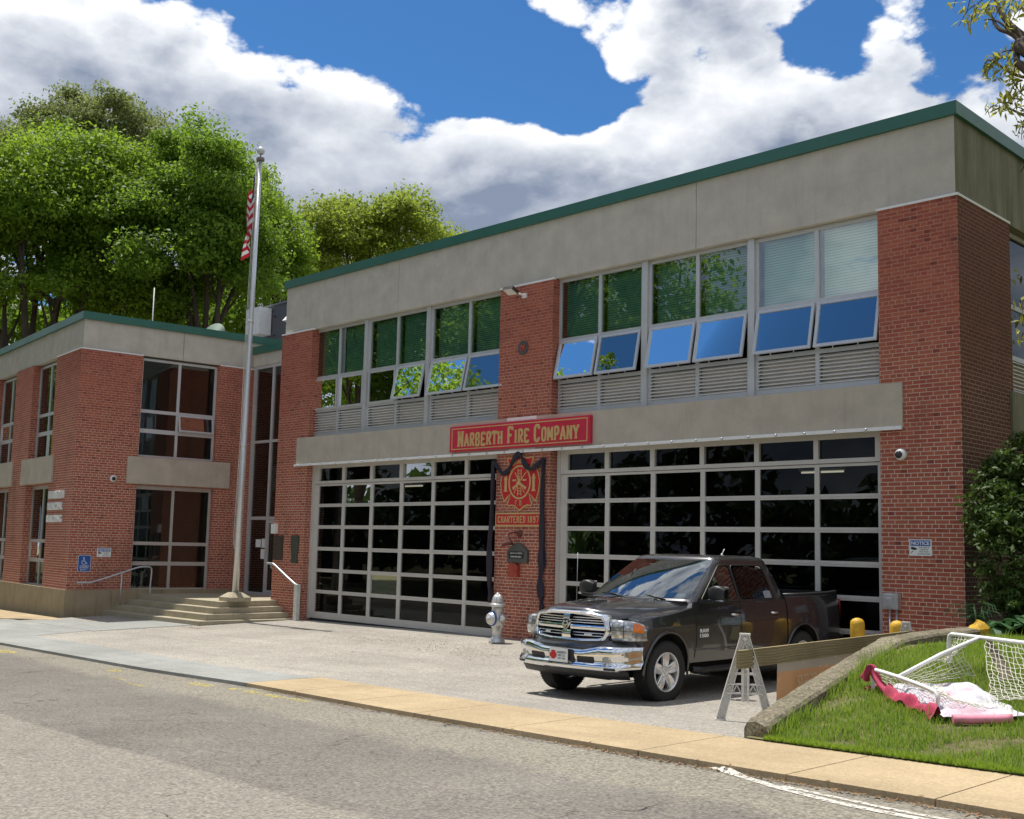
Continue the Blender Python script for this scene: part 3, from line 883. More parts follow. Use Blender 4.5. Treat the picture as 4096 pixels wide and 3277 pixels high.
b.box(-0.4, 0, 0.4, 1.74, ZB, ZT); b.box(-0.4, 0, 4.05, T1, ZB, ZT); b.box(-0.4, -0.05, 1.74, 4.05, Z1, Z2)
b.box(S0, S0 + .4, .4, T1, ZB, ZT); b.box(S0 + .4, -.4, T1 - .4, T1, ZB, ZT)
lw(b, 'wall', BRICKL)
b = MB(); b.box(S0, .05, -.05, .45, -.9, ZB); b.box(-.45, .05, .45, T1, -.9, ZB); lw(b, 'plinth', PLINTH)
b = MB(); b.box(S0, -3.33, .05, .5, 7.243, 8.06); b.box(-3.318, -.05, .05, .5, 7.243, 8.06)
b.box(-.5, -.05, .503, 2.92, 7.243, 8.06); b.box(-.5, -.05, 2.932, T1, 7.243, 8.06); b.box(S0, -.5, .46, .495, 7.3, 8.0); b.box(-.495, -.46, .5, T1, 7.3, 8.0)
lw(b, 'fascia', FASCIA)
b = MB(); b.box(S0, .02, -.02, .62, 8.06, 8.27); b.box(-.6, .02, .62, T1, 8.06, 8.27); lw(b, 'roof_edge', GREEN)
b = MB(); b.box(S0, -.51, .51, T1, 7.7, 7.85); lw(b, 'roof', ROOFM)
for q in ((-.0, .016, .0, 1.74), (0, .016, 4.07, 5.25), (-2.17, .016, -.016, -.0)):
    b = MB(); b.box(*q, 7.215, 7.25); lw(b, 'flashing', WHITEP)
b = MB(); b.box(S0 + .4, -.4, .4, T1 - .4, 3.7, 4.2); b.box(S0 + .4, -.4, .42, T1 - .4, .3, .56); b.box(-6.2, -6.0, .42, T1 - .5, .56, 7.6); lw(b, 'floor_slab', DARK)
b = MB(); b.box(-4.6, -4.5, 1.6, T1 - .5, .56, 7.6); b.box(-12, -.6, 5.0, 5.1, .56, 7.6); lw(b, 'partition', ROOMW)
def mwin(o, ax, n, u0, u1, rec=-.16, open_right=False):
    xm = (u0 + u1) / 2
    us = [(u0, u0 + .07), (xm - .04, xm + .04), (u1 - .07, u1)]
    for zs, top in (([(.56, .63), (1.265, 1.375), (1.84, 1.935), (3.42, 3.53)], 0), ([(4.34, 4.40), (5.035, 5.155), (5.615, 5.71), (7.12, 7.19)], 1)):
        mb = MB(); framed(mb, o, ax, n, us, zs, rec - .06, rec)
        wr = lw(mb, 'window', ALUL if not top else ALU)
        g = MB()
        for k in (0, 1):
            for j in range(3):
                if top and open_right and k == 1 and j == 1: continue
                pane(g, o, ax, n, us[k][1] - .01, us[k + 1][0] + .01, zs[j][1] - .01, zs[j + 1][0] + .01, rec - .03)
        g2 = lw(g, 'pane', GLASSL, wr)
        if top and open_right:
            sh = MB(); A, N = Vector(ax), Vector(n)
            ang = rad(9); dn = Vector((0, 0, -1)) * math.cos(ang) + N * math.sin(ang); nn = N * math.cos(ang) + Vector((0, 0, 1)) * math.sin(ang)
            a0, a1, z1, H, fw = us[1][1] - .01, us[2][0] + .01, 5.63, .49, .045
            base = Vector(o) + N * (rec + .012); base.z = z1
            for p0, p1, q0, q1 in ((a0, a0 + fw, 0, H), (a1 - fw, a1, 0, H), (a0 + fw, a1 - fw, 0, fw), (a0 + fw, a1 - fw, H - fw, H)):
                sh.obox(base + A * p0 + dn * q0 - nn * .018, A * (p1 - p0), dn * (q1 - q0), nn * .036)
            sh.add([base + A * (a0 + fw) + dn * fw, base + A * (a1 - fw) + dn * fw, base + A * (a1 - fw) + dn * (H - fw), base + A * (a0 + fw) + dn * (H - fw)], [(0, 1, 2, 3)], 1)
            lw(sh, 'sash', [ALU, GLASSA], wr)
mwin((0, 0, 0), (0, 1, 0), (1, 0, 0), 1.74, 4.05, open_right=True)
for a, c in WF[:2]: mwin((0, 0, 0), (1, 0, 0), (0, -1, 0), a, c, -.2)
b = MB(); b.box(-.05, .05, 1.44, 4.52, 3.565, 4.325); lw(b, 'spandrel', LINTEL)
for a, c in WF:
    b = MB(); b.box(a - .46, c + .36, -.05, .06, 3.565, 4.335); lw(b, 'spandrel', LINTEL)

# glazed entrance link between the two buildings
EL = thing('entrance_link', 'narrow glazed entrance bay between the two brick buildings', 'entrance', (-21.0, 1.4, 0.43))
yL = 1.4
mb = MB()
framed(mb, (0, yL, 0), (1, 0, 0), (0, -1, 0), [(-22.92, -22.76), (-21.86, -21.76), (-20.6, -20.5), (-19.34, -19.24)], [(.40, .49), (2.67, 2.77), (5.03, 5.11), (7.36, 7.46)], -.08, .0)
el = mb.build('curtain_wall', ALU, EL)
g = MB(); pane(g, (0, yL, 0), (1, 0, 0), (0, -1, 0), -22.8, -19.3, .48, 7.37, -.05); g.build('pane', GLASSL, el)
mb = MB(); framed(mb, (0, yL - .012, 0), (1, 0, 0), (0, -1, 0), [(-21.76, -21.68), (-20.68, -20.6)], [(.50, .57), (2.57, 2.66)], -.04, .0)
mb.tube([(-20.74, yL - .09, 1.2), (-20.74, yL - .09, 1.7)], .014, 6)
mb.build('door', ALU, EL)
b = MB(); b.box(-22.95, -19.24, yL - .02, yL + .4, 7.46, 7.84); b.build('fascia', FASCIA, EL)
b = MB(); b.box(-22.95, -19.24, yL - .08, yL + .5, 7.84, 8.08); b.build('roof_edge', GREEN, EL)
b = MB(); b.box(-23.0, -19.24, yL + .5, 8, 7.7, 7.8); b.box(-22.9, -19.3, 4.5, 4.7, .4, 7.6); b.box(-22.9, -19.3, yL + .1, 4.5, .2, .42); b.box(-22.9, -19.3, yL + .1, 4.5, 4.7, 4.95); b.build('room', DARK, EL)
for i, (x0, x1, z0, z1) in enumerate(((-22.40, -22.11, 1.84, 2.08), (-22.07, -21.87, 1.83, 2.10), (-22.10, -21.87, 1.49, 1.79))):
    b = MB(); b.box(x0, x1, yL + .02, yL + .024, z0, z1)
    tag(b.build('paper_notice', SIGNW), ('paper notice taped left on the entrance glass', 'upper right paper notice on the entrance glass', 'lower right paper notice on the entrance glass')[i], 'notice', 'papers on the entrance glass')

# steps: four treads round an angled corner
ST = thing('entrance_steps', 'four concrete steps and landing wrapping round the flagpole corner', 'steps', (-19.5, -1.0, -0.13))
EY = Vector((math.sin(-TH), math.cos(TH), 0)); EY = Vector((-math.sin(TH), math.cos(TH), 0)); EX = Vector((math.cos(TH), math.sin(TH), 0))
def LBp(s, t, z, raw=False): p = L0 + EX * (s * KM) + EY * (t * KM); return Vector((p.x, p.y, z if raw else z * KM - .0605))
tiers = [(.43, 1.955, (-18.72, -1.86), -18.93), (.28, 1.632, (-18.58, -2.13), -18.62), (.13, 1.301, (-18.44, -2.41), -18.33), (-.02, .967, (-18.28, -2.70), -18.03)]
zprev = None
for i, (z, t, cpt, xr) in enumerate(tiers):
    a = LBp(0.052, t, z, True); c = Vector((cpt[0], cpt[1], z)); r = Vector((xr, -0.003, z))
    zb = (tiers[i + 1][0] if i < 3 else -.5) - .02
    if i == 0: inner = [LBp(.052, 5.05, z, True), Vector((-22.9, 1.33, z)), Vector((-19.25, 1.33, z)), Vector((-19.25, -.003, z))]
    else:
        pz, pt, pc, pxr = tiers[i - 1]
        # butt behind the riser above
        inner = [LBp(.052, pt + .02, z, True), Vector((pc[0] - .03, pc[1] + .03, z)), Vector((pxr - .03, -0.003, z))]
    ring = [a, c, r] + inner[::-1]
    mb = MB(); n = len(ring)
    nose = .012
    mb.add([p for p in ring] + [Vector((p.x, p.y, zb)) for p in ring],
           [tuple(range(n)), tuple(range(n, 2 * n))[::-1]] + [(k, (k + 1) % n, n + (k + 1) % n, n + k) for k in range(n)], 0)
    # saw cuts across the tread, as dark grooves 3 mm proud of nothing: two joints
    mb.build('step' if i else 'landing', STEPC, ST)
JOINT = simple('joint_gap', (0.03, 0.028, 0.025), 0.95)
# ------------------------------------------------------------------ slab-serif block letters (own stroke font)
def arc(cx, cy, rx, ry, a0, a1, n=8):
    return [(cx + rx * math.cos(rad(a0 + (a1 - a0) * i / n)), cy + ry * math.sin(rad(a0 + (a1 - a0) * i / n))) for i in range(n + 1)]
GL = {  # strokes in a 0.62 x 1 cell
 'N': [[(.1, 0), (.1, 1)], [(.1, 1), (.52, 0)], [(.52, 0), (.52, 1)]],
 'A': [[(.04, 0), (.31, 1)], [(.31, 1), (.58, 0)], [(.14, .33), (.48, .33)]],
 'R': [[(.12, 0), (.12, 1)], [(.12, 1), (.36, 1)] + arc(.36, .75, .17, .25, 90, -90) + [(.12, .5)], [(.32, .5), (.54, 0)]],
 'B': [[(.12, 0), (.12, 1)], [(.12, 1), (.34, 1)] + arc(.34, .76, .17, .24, 90, -90) + [(.12, .52)], [(.34, .52)] + arc(.34, .26, .20, .26, 90, -90) + [(.12, 0)]],
 'E': [[(.12, 0), (.12, 1)], [(.12, 1), (.52, 1), (.52, .86)], [(.12, .5), (.42, .5)], [(.12, 0), (.54, 0), (.54, .14)]],
 'T': [[(.31, 0), (.31, 1)], [(.04, .84), (.04, 1), (.58, 1), (.58, .84)]],
 'H': [[(.11, 0), (.11, 1)], [(.51, 0), (.51, 1)], [(.11, .5), (.51, .5)]],
 'F': [[(.14, 0), (.14, 1)], [(.14, 1), (.54, 1), (.54, .84)], [(.14, .5), (.44, .5)]],
 'I': [[(.31, 0), (.31, 1)]],
 'C': [arc(.31, .74, .21, .26, 10, 180) + arc(.31, .26, .21, .26, 180, 350)],
 'O': [arc(.31, .74, .21, .26, 0, 180) + arc(.31, .26, .21, .26, 180, 360) + [(.52, .74)]],
 'M': [[(.06, 0), (.06, 1)], [(.06, 1), (.31, .25)], [(.31, .25), (.56, 1)], [(.56, 1), (.56, 0)]],
 'P': [[(.14, 0), (.14, 1)], [(.14, 1), (.36, 1)] + arc(.36, .72, .18, .28, 90, -90) + [(.14, .44)]],
 'Y': [[(.31, 0), (.31, .45)], [(.31, .45), (.05, 1)], [(.31, .45), (.57, 1)]],
 'D': [[(.12, 0), (.12, 1)], [(.12, 1), (.30, 1)] + arc(.30, .5, .23, .5, 90, -90) + [(.12, 0)]],
 '1': [[(.31, 0), (.31, 1)], [(.31, 1), (.16, .82)]],
 '8': [arc(.31, .76, .17, .24, 90, 450, 14), arc(.31, .26, .20, .26, 90, 450, 14)],
 '9': [arc(.31, .72, .19, .28, 0, 360, 14), [(.50, .72), (.50, .3)] + arc(.31, .26, .19, .26, 10, -150)],
 '7': [[(.08, .84), (.08, 1), (.54, 1), (.26, 0)]],
 'U': [[(.11, 1), (.11, .27)] + arc(.31, .27, .20, .27, 180, 360) + [(.51, 1)]],
 'L': [[(.12, 1), (.12, 0)], [(.12, 0), (.54, 0), (.54, .14)]],
 'G': [arc(.31, .74, .21, .26, 15, 180) + arc(.31, .26, .21, .26, 180, 360) + [(.52, .46), (.34, .46)]],
 '.': [[(.1, .02), (.1, .10)]],
}
SERIF = {'N': [(.1, 0), (.1, 1), (.52, 1)], 'A': [(.06, 0), (.56, 0)], 'R': [(.12, 0), (.55, 0)], 'T': [(.31, 0)], 'H': [(.11, 0), (.11, 1), (.51, 0), (.51, 1)], 'F': [(.14, 0)],
         'I': [(.31, 0), (.31, 1)], 'M': [(.06, 0), (.56, 0)], 'P': [(.14, 0)], 'Y': [(.31, 0), (.06, 1), (.56, 1)], '1': [(.31, 0)], 'L': [(.12, 1)], 'U': [(.11, 1), (.51, 1)]}
def slab_text(mb, words, loc, ax, ay, width, h, small=0.78, wt=0.17, depth=0.006, mi=0, gap=.30, only=None):
    """first letter of each word tall, the rest small capitals"""
    ax, ay, loc = Vector(ax), Vector(ay), Vector(loc); nz = ax.cross(ay)
    items = []; x = 0.0
    for wi, wd in enumerate(words):
        for i, ch in enumerate(wd):
            k = 1.0 if i == 0 else small
            if only is None or only == wi: items.append((ch, x, k))
            x += ((.30 if ch == '.' else .40 if ch in 'I1' else .68) * k) + .07
        x += gap
    x -= gap + .07
    sx = width / x
    def seg(p, q, wd, d):
        p, q = Vector(p), Vector(q); t = q - p
        if t.length < 1e-6: return
        t.normalize(); nrm = Vector((-t.y, t.x)) * wd / 2
        p = p - t * wd * .12; q = q + t * wd * .12
        pts = [p - nrm, q - nrm, q + nrm, p + nrm]
        vs = [loc + ax * v.x + ay * v.y for v in pts] + [loc + ax * v.x + ay * v.y + nz * d for v in pts]
        mb.add(vs, [(3, 2, 1, 0), (4, 5, 6, 7), (0, 1, 5, 4), (1, 2, 6, 5), (2, 3, 7, 6), (3, 0, 4, 7)], mi)
    di = 0
    for ch, x0, k in items:
        off = .13 if ch in 'I1' else 0
        for stx in GL[ch]:
            for a, b2 in zip(stx[:-1], stx[1:]):
                di += 1
                f = lambda p: (((x0 + (p[0] - off) * k) * sx - width / 2), p[1] * k * h - h / 2 * 1.0)
                seg(f(a), f(b2), wt * h * (.85 if k < 1 else 1.0) * .62, depth + (di % 5) * .0004)
        for (px, py) in SERIF.get(ch, []):
            yy = (py * k * h) + (-.055 if py == 0 else .055) * -h * k * .9 - h / 2
            cx = (x0 + (px - off) * k) * sx - width / 2
            di += 1
            seg((cx - .125 * sx * k, yy), (cx + .125 * sx * k, yy), .11 * h * k, depth + (di % 5) * .0004 + .0002)

X, Z = Vector((1, 0, 0)), Vector((0, 0, 1))
# name sign on the lintel
SG = thing('name_sign', 'long red sign with raised gold slab letters NARBERTH FIRE COMPANY on the lintel', 'sign', (-9.75, -0.035, 4.15))
b = MB(); b.box(-11.90, -7.60, -.115, -.037, 4.17, 4.748); b.build('board', RED, SG)
b = MB()
for x0, x1, z0, z1 in ((-11.83, -7.67, 4.683, 4.705), (-11.83, -7.67, 4.213, 4.235), (-11.83, -11.808, 4.235, 4.683), (-7.692, -7.67, 4.235, 4.683)):
    b.box(x0, x1, -.121, -.114, z0, z1)
b.build('border', GOLD, SG)
for q in range(3):
    b = MB(); slab_text(b, ['NARBERTH', 'FIRE', 'COMPANY'], (-9.75, -.115, 4.455), X, Z, 3.72, .34, small=.80, wt=.30, depth=.014, gap=.38, only=q)
    b.build('lettering', GOLD, SG)

# maltese cross emblem
EM = thing('fire_emblem', 'red and gold maltese cross fire department emblem on the brick pillar', 'emblem', (-9.67, 0, 2.8))
ce = Vector((-9.67, 0, 3.425))
def cross_outline(s):
    half = [(.0, .635), (.09, .60), (.22, .565), (.345, .60), (.37, .575), (.335, .50), (.30, .43), (.285, .39)]  # top arm, right half, to its waist
    pts = []
    top = [(-x, y) for x, y in half[::-1]][:-1] + half
    out_ = []
    right = [(.40, .27), (.455, .31), (.50, .35), (.565, .20), (.605, .0), (.565, -.20), (.50, -.42), (.455, -.52), (.40, -.48), (.30, -.40)]
    ring = []
    ring += [(.0, .615), (.09, .560), (.22, .530), (.355, .555), (.405, .515), (.385, .44), (.33, .34), (.262, .245), (.34, .275), (.42, .295), (.495, .300), (.56, .18), (.605, .0), (.575, -.20), (.50, -.40), (.455, -.415), (.36, -.32), (.27, -.235),
             (.33, -.36), (.38, -.475), (.345, -.525), (.23, -.505), (.12, -.545), (.0, -.625)]
    full = ring + [(-x, y) for x, y in ring[::-1]][1:-1]
    return [(x * s, y * s) for x, y in full][::-1]
def inset(pts, d):
    n = len(pts); res = []
    for i in range(n):
        p0, p1, p2 = Vector(pts[i - 1]), Vector(pts[i]), Vector(pts[(i + 1) % n])
        t1 = (p1 - p0).normalized(); t2 = (p2 - p1).normalized()
        n1 = Vector((-t1.y, t1.x)); n2 = Vector((-t2.y, t2.x))
        m = n1 + n2
        k = d / max(0.55, (1 + n1.dot(n2)) / 1.0) 
        res.append(tuple(p1 + m * k))
    return res
co = cross_outline(1.0)
area = sum(co[i - 1][0] * co[i][1] - co[i][0] * co[i - 1][1] for i in range(len(co)))
if area < 0: co = co[::-1]
b = MB(); b.prism(co, ce, X, Z, Vector((0, -.030, 0))); b.build('plate', GOLD, EM)
b = MB(); b.prism(inset(co, .027), ce, X, Z, Vector((0, -.036, 0))); b.build('field', REDE, EM)
b = MB()
def ring2(mb, r0x, r0y, r1x, r1y, y0, y1, n=40):
    for k in range(n):
        a0, a1 = 2 * math.pi * k / n, 2 * math.pi * (k + 1) / n
        q = [(r0x * math.cos(a0), r0y * math.sin(a0)), (r1x * math.cos(a0), r1y * math.sin(a0)), (r1x * math.cos(a1), r1y * math.sin(a1)), (r0x * math.cos(a1), r0y * math.sin(a1))]
        vs = [ce + X * u + Z * v + Vector((0, y0, 0)) for u, v in q] + [ce + X * u + Z * v + Vector((0, y1, 0)) for u, v in q]
        mb.add(vs, [(4, 5, 6, 7), (0, 1, 5, 4), (1, 2, 6, 5), (2, 3, 7, 6), (3, 0, 4, 7)], 0)
ring2(b, .302, .335, .340, .372, -.030, -.044)
b.build('ring', GOLD, EM)
b = MB(); dsk = [(.297 * math.cos(2 * math.pi * k / 40), .327 * math.sin(2 * math.pi * k / 40)) for k in range(40)]
b.prism(dsk, ce, X, Z, Vector((0, -.039, 0))); b.build('centre_disc', REDE, EM)
b = MB()
def st(p, q, wd, d=.046, y0=-.035):
    p, q = Vector(p), Vector(q); t = (q - p).normalized(); nr = Vector((-t.y, t.x)) * wd / 2
    pts = [p - nr, q - nr, q + nr, p + nr]
    vs = [ce + X * v.x + Z * v.y + Vector((0, y0, 0)) for v in pts] + [ce + X * v.x + Z * v.y + Vector((0, -d, 0)) for v in pts]
    b.add(vs, [(4, 5, 6, 7), (0, 1, 5, 4), (1, 2, 6, 5), (2, 3, 7, 6), (3, 0, 4, 7)], 0)
for xx in (-.05, .05): st((xx, -.29), (xx, -.06), .018); st((xx, .08), (xx, .29), .018)
for yy in (-.25, -.19, -.13, .13, .19, .25): st((-.05, yy), (.05, yy), .016, .047)
st((-.14, .22), (.02, -.05), .022, .048); st((.20, .22), (-.06, -.06), .02, .049); st((-.16, -.24), (-.02, .0), .016, .050); st((.16, -.24), (.02, .0), .016, .051)
for sx in (-1, 1):      # trumpets and the axe and hook heads crossed behind
    b.prism([(sx * .07, -.07), (sx * .18, -.17), (sx * .215, -.11), (sx * .09, -.045)][::sx], ce, X, Z, Vector((0, -.050, 0)))
    b.prism([(sx * .09, .03), (sx * .20, .02), (sx * .215, .06), (sx * .10, .065)][::sx], ce, X, Z, Vector((0, -.052, 0)))
b.prism([(-.09, -.05), (.03, -.07), (.09, -.09), (.10, -.05), (.03, .0), (.02, .07), (-.01, .12), (-.03, .04), (-.08, .0)], ce, X, Z, Vector((0, -.054, 0)))
for sx in (-1, 1):      # little hydrants on the side arms
    c0 = sx * .425
    b.prism([(c0 - .055, -.20), (c0 + .055, -.20), (c0 + .055, -.17), (c0 + .036, -.17), (c0 + .036, .06), (c0 + .06, .08), (c0 + .036, .11), (c0 + .03, .15), (c0, .19), (c0 - .03, .15), (c0 - .036, .11), (c0 - .06, .08), (c0 - .036, .06), (c0 - .036, -.17), (c0 - .055, -.17)], ce, X, Z, Vector((0, -.044, 0)))
b.build('device', GOLD, EM)
b = MB()
for k, ch in enumerate('NARBERTH'):
    a = rad(90 + 30 - k * 60 / 7)
    v, f = text_mesh(ch, .052, .085, ce + X * (.455 * math.cos(a) * .92) + Z * (.455 * math.sin(a)) + Vector((0, -.036, 0)), (math.sin(a), 0, -math.cos(a)), (math.cos(a), 0, math.sin(a)), .008, .01)
    b.add(v, f)
slab_text(b, ['F.', 'D.'], ce + Z * -.452 + Vector((0, -.036, 0)), X, Z, .25, .105, small=1, wt=.20, depth=.014, gap=.18)
b.build('lettering', GOLD, EM)

# chartered sign
CS = thing('chartered_sign', 'small red sign with gold border reading CHARTERED 1897 below the emblem', 'sign', (-9.69, 0, 2.47))
b = MB(); b.box(-10.41, -8.965, -.03, -.002, 2.47, 2.765); b.build('board', GOLD, CS)
b = MB(); b.box(-10.375, -9.0, -.034, -.029, 2.505, 2.73); b.build('panel', REDE, CS)
for q in range(2):
    b = MB(); slab_text(b, ['CHARTERED', '1897'], (-9.69, -.034, 2.618), X, Z, 1.26, .135, small=1, wt=.24, depth=.008, gap=.34, only=q); b.build('lettering', GOLD, CS)

# black mourning bunting: swag over the emblem with long tails
DR = thing('mourning_bunting', 'black cloth swag draped over the fire emblem with two long hanging tails', 'bunting', (-9.69, -0.05, 0.85))
def cloth_strip(path, widths, th=.03, seed=0, nx=7):
    rng = random.Random(seed); rows = []
    ph = rng.random() * 6
    for i, (p, wd) in enumerate(zip(path, widths)):
        p = Vector(p)
        a = Vector(path[max(i - 1, 0)]); c = Vector(path[min(i + 1, len(path) - 1)])
        t = (c - a).normalized(); sd = t.cross(Vector((0, -1, 0))).normalized()
        row = []
        for k in range(nx * 2):
            an = 2 * math.pi * k / (nx * 2)
            fold = 1 + .30 * math.sin(3 * an + ph + i * .25) + .15 * math.sin(5 * an - i * .4)
            row.append(tuple(p + sd * (math.cos(an) * wd / 2 * fold) + Vector((0, -1, 0)) * (th * math.sin(an) * fold)))
        rows.append(row + [row[0]])
    return rows
def smooth_path(pts, n):
    out_ = []
    m = len(pts) - 1
    for i in range(m):
        p0, p1, p2, p3 = [Vector(pts[max(0, min(m, j))]) for j in (i - 1, i, i + 1, i + 2)]
        for k in range(n):
            t = k / n
            out_.append(.5 * ((2 * p1) + (-p0 + p2) * t + (2 * p0 - 5 * p1 + 4 * p2 - p3) * t * t + (-p0 + 3 * p1 - 3 * p2 + p3) * t ** 3))
    out_.append(Vector(pts[-1])); return out_
yb_ = -.075
sw = smooth_path([(-10.46, yb_, 3.87), (-10.36, yb_, 3.80), (-10.19, yb_, 3.62), (-10.02, yb_, 3.67), (-9.85, yb_, 3.88), (-9.69, yb_, 4.05), (-9.58, yb_, 3.93), (-9.42, yb_, 3.74), (-9.25, yb_, 3.70), (-9.10, yb_, 3.79), (-8.97, yb_, 3.90), (-8.93, yb_, 3.85)], 6)
b = MB(); b.grid(cloth_strip(sw, [.085 + .03 * math.sin(i * .5) for i in range(len(sw))], .03, 1)); b.build('swag', DRAPE, DR)
t1 = smooth_path([(-10.46, yb_, 3.92), (-10.47, yb_, 3.2), (-10.49, yb_, 2.6), (-10.53, yb_, 2.05), (-10.50, yb_, 1.6), (-10.49, yb_, 1.25), (-10.46, yb_, 1.0), (-10.46, yb_, .80)], 6)
wv = np.interp(np.linspace(0, 1, len(t1)), [0, .15, .45, .62, .75, .85, .93, 1], [.07, .08, .12, .17, .08, .11, .16, .05])
b = MB(); b.grid(cloth_strip(t1, list(wv), .04, 2)); b.build('tail', DRAPE, DR)
t2 = smooth_path([(-8.935, yb_, 3.93), (-8.95, yb_, 3.5), (-8.95, yb_, 2.9), (-8.93, yb_, 2.45), (-8.92, yb_, 2.0), (-8.935, yb_, 1.68), (-8.96, yb_, 1.35), (-8.93, yb_, 1.05), (-8.92, yb_, .98), (-8.92, yb_, .86), (-8.91, yb_, .72)], 6)
wv = np.interp(np.linspace(0, 1, len(t2)), [0, .18, .4, .5, .585, .63, .75, .85, .88, .93, 1], [.06, .07, .15, .19, .06, .14, .18, .06, .05, .10, .07])
b = MB(); b.grid(cloth_strip(t2, list(wv), .045, 3)); b.build('tail', DRAPE, DR)

# gooseneck lamp, slate plaque, call box
GN = thing('gooseneck_lamp', 'rusty red gooseneck wall lamp above the slate plaque', 'wall lamp', (-9.67, 0, 2.30))
b = MB(); b.lathe([(.075, 0), (.075, .03), (.03, .05)], (-9.66, 0, 2.315), (0, -1, 0), 16); b.build('wall_plate', RUST, GN)
b = MB(); b.tube(smooth_path([(-9.66, -.03, 2.315), (-9.68, -.12, 2.335), (-9.75, -.21, 2.33), (-9.79, -.24, 2.27), (-9.80, -.245, 2.22)], 5), .022, 8); b.build('arm', RUST, GN)
b = MB(); b.lathe([(.03, .06), (.05, .04), (.065, -.02), (.105, -.09), (.14, -.16), (.132, -.16), (.09, -.08)], (-9.80, -.245, 2.215), (-.1, -.05, 1), 18); b.build('lamp_shade', RUST, GN)
PQ = thing('memorial_plaque', 'dark slate plaque with pointed top and small inscription panel on the pillar', 'plaque', (-9.68, 0, 1.69))
b = MB(); b.prism([(-.30, 0), (.31, 0), (.31, .255), (.115, .395), (.06, .40), (0, .425), (-.06, .40), (-.105, .395), (-.30, .255)], (-9.685, -.001, 1.69), X, Z, Vector((0, -.06, 0))); b.build('tablet', SLATE, PQ)
b = MB(); b.box(-9.93, -9.475, -.066, -.058, 1.775, 1.925); b.build('panel', BLACKP, PQ)
b = MB()
v, f = text_mesh('JOHN W. SMITH', .36, .040, (-9.70, -.066, 1.885), X, Z, .003); b.add(v, f); b.build('lettering', SIGNW, PQ); b = MB()
v, f = text_mesh('MEMORIAL BELL', .32, .034, (-9.70, -.066, 1.815), X, Z, .003); b.add(v, f)
b.build('lettering', SIGNW, PQ)
CB = thing('call_box', 'small faded red fire alarm call box under the slate plaque', 'alarm box', (-9.74, 0, 1.37))
b = MB(); b.box(-9.90, -9.63, -.11, -.001, 1.375, 1.62); b.prism([(-.135, 0), (.135, 0), (.06, .05), (-.06, .05)], (-9.765, -.002, 1.621), X, Z, Vector((0, -.10, 0))); b.build('housing', CALLR, CB)
b = MB(); b.box(-9.85, -9.72, -.118, -.108, 1.40, 1.58); b.tube([(-9.70, -.118, 1.50), (-9.66, -.118, 1.50)], .012, 6); b.build('door', CALLR, CB)

# flood light and round medallion on the upper pillar
FL = thing('flood_light', 'small bronze flood light on a bracket high on the brick pillar', 'flood light', (-9.78, 0, 7.55))
b = MB(); b.box(-9.72, -9.60, -.05, -.001, 7.50, 7.60); b.tube([(-9.66, -.05, 7.55), (-9.70, -.14, 7.58), (-9.78, -.20, 7.60)], .02, 6); b.build('bracket', WHITEP, FL)
b = MB(); b.obox((-9.98, -.40, 7.66), (.30, 0, -.01), (0, .20, -.09), (0, .03, .07)); b.build('housing', BRONZE, FL)
b = MB(); b.obox((-9.965, -.394, 7.657), (.27, 0, -.01), (0, .18, -.081), (0, -.001, -.008)); b.build('lens', SIGNW, FL)
MD = thing('wall_medallion', 'round grey cast medallion on the brick pillar between the upper windows', 'medallion', (-9.68, 0, 6.24))
b = MB(); b.lathe([(.155, 0), (.155, .025), (.135, .035), (.125, .024), (.0, .024)], (-9.68, 0, 6.39), (0, -1, 0), 28); b.build('disc', SLATE, MD)
b = MB()
for cx, cz, rx, rz in ((-.03, .03, .06, .035), (.03, -.01, .05, .05), (0, -.06, .035, .03), (-.05, -.03, .025, .04), (.06, .05, .025, .03)):
    b.lathe([(.0, .045), (.6, .038), (1.0, .022)], (0, 0, 0), (0, -1, 0), 12, 0)
    b.v[-36:] = [(p[0] * rx - 9.68 + cx, p[1], p[2] * rz + 6.39 + cz) for p in b.v[-36:]]
b.build('relief', CALLR, MD)

# bronze plaques and white box on the left pier
b = MB(); b.box(-19.19, -18.74, -.035, -.001, 1.52, 2.19); b.box(-19.15, -18.78, -.04, -.034, 1.56, 2.15)
tag(b.build('bronze_plaque', BRONZE), 'plain rectangular dark bronze plaque on the pier, beside the scalloped one', 'plaque')
b = MB(); b.prism([(.05, 0), (.30, 0), (.34, .05), (.30, .12), (.355, .50), (.36, .70), (.34, .735), (.015, .735), (-.005, .70), (0, .50), (.05, .12), (.01, .05)], (-18.335, -.001, 1.46), X, Z, Vector((0, -.035, 0)))
tag(b.build('bronze_plaque', BRONZEG), 'tall scalloped green bronze plaque nearest the left garage door', 'plaque')
b = MB(); b.obox((-19.235, -.10, 2.24), (.20, 0, .0), (0, .10, 0), (-.01, 0, .27)); tag(b.build('wall_box', SIGNW), 'small white box on the pier corner above the bronze plaques', 'wall box')

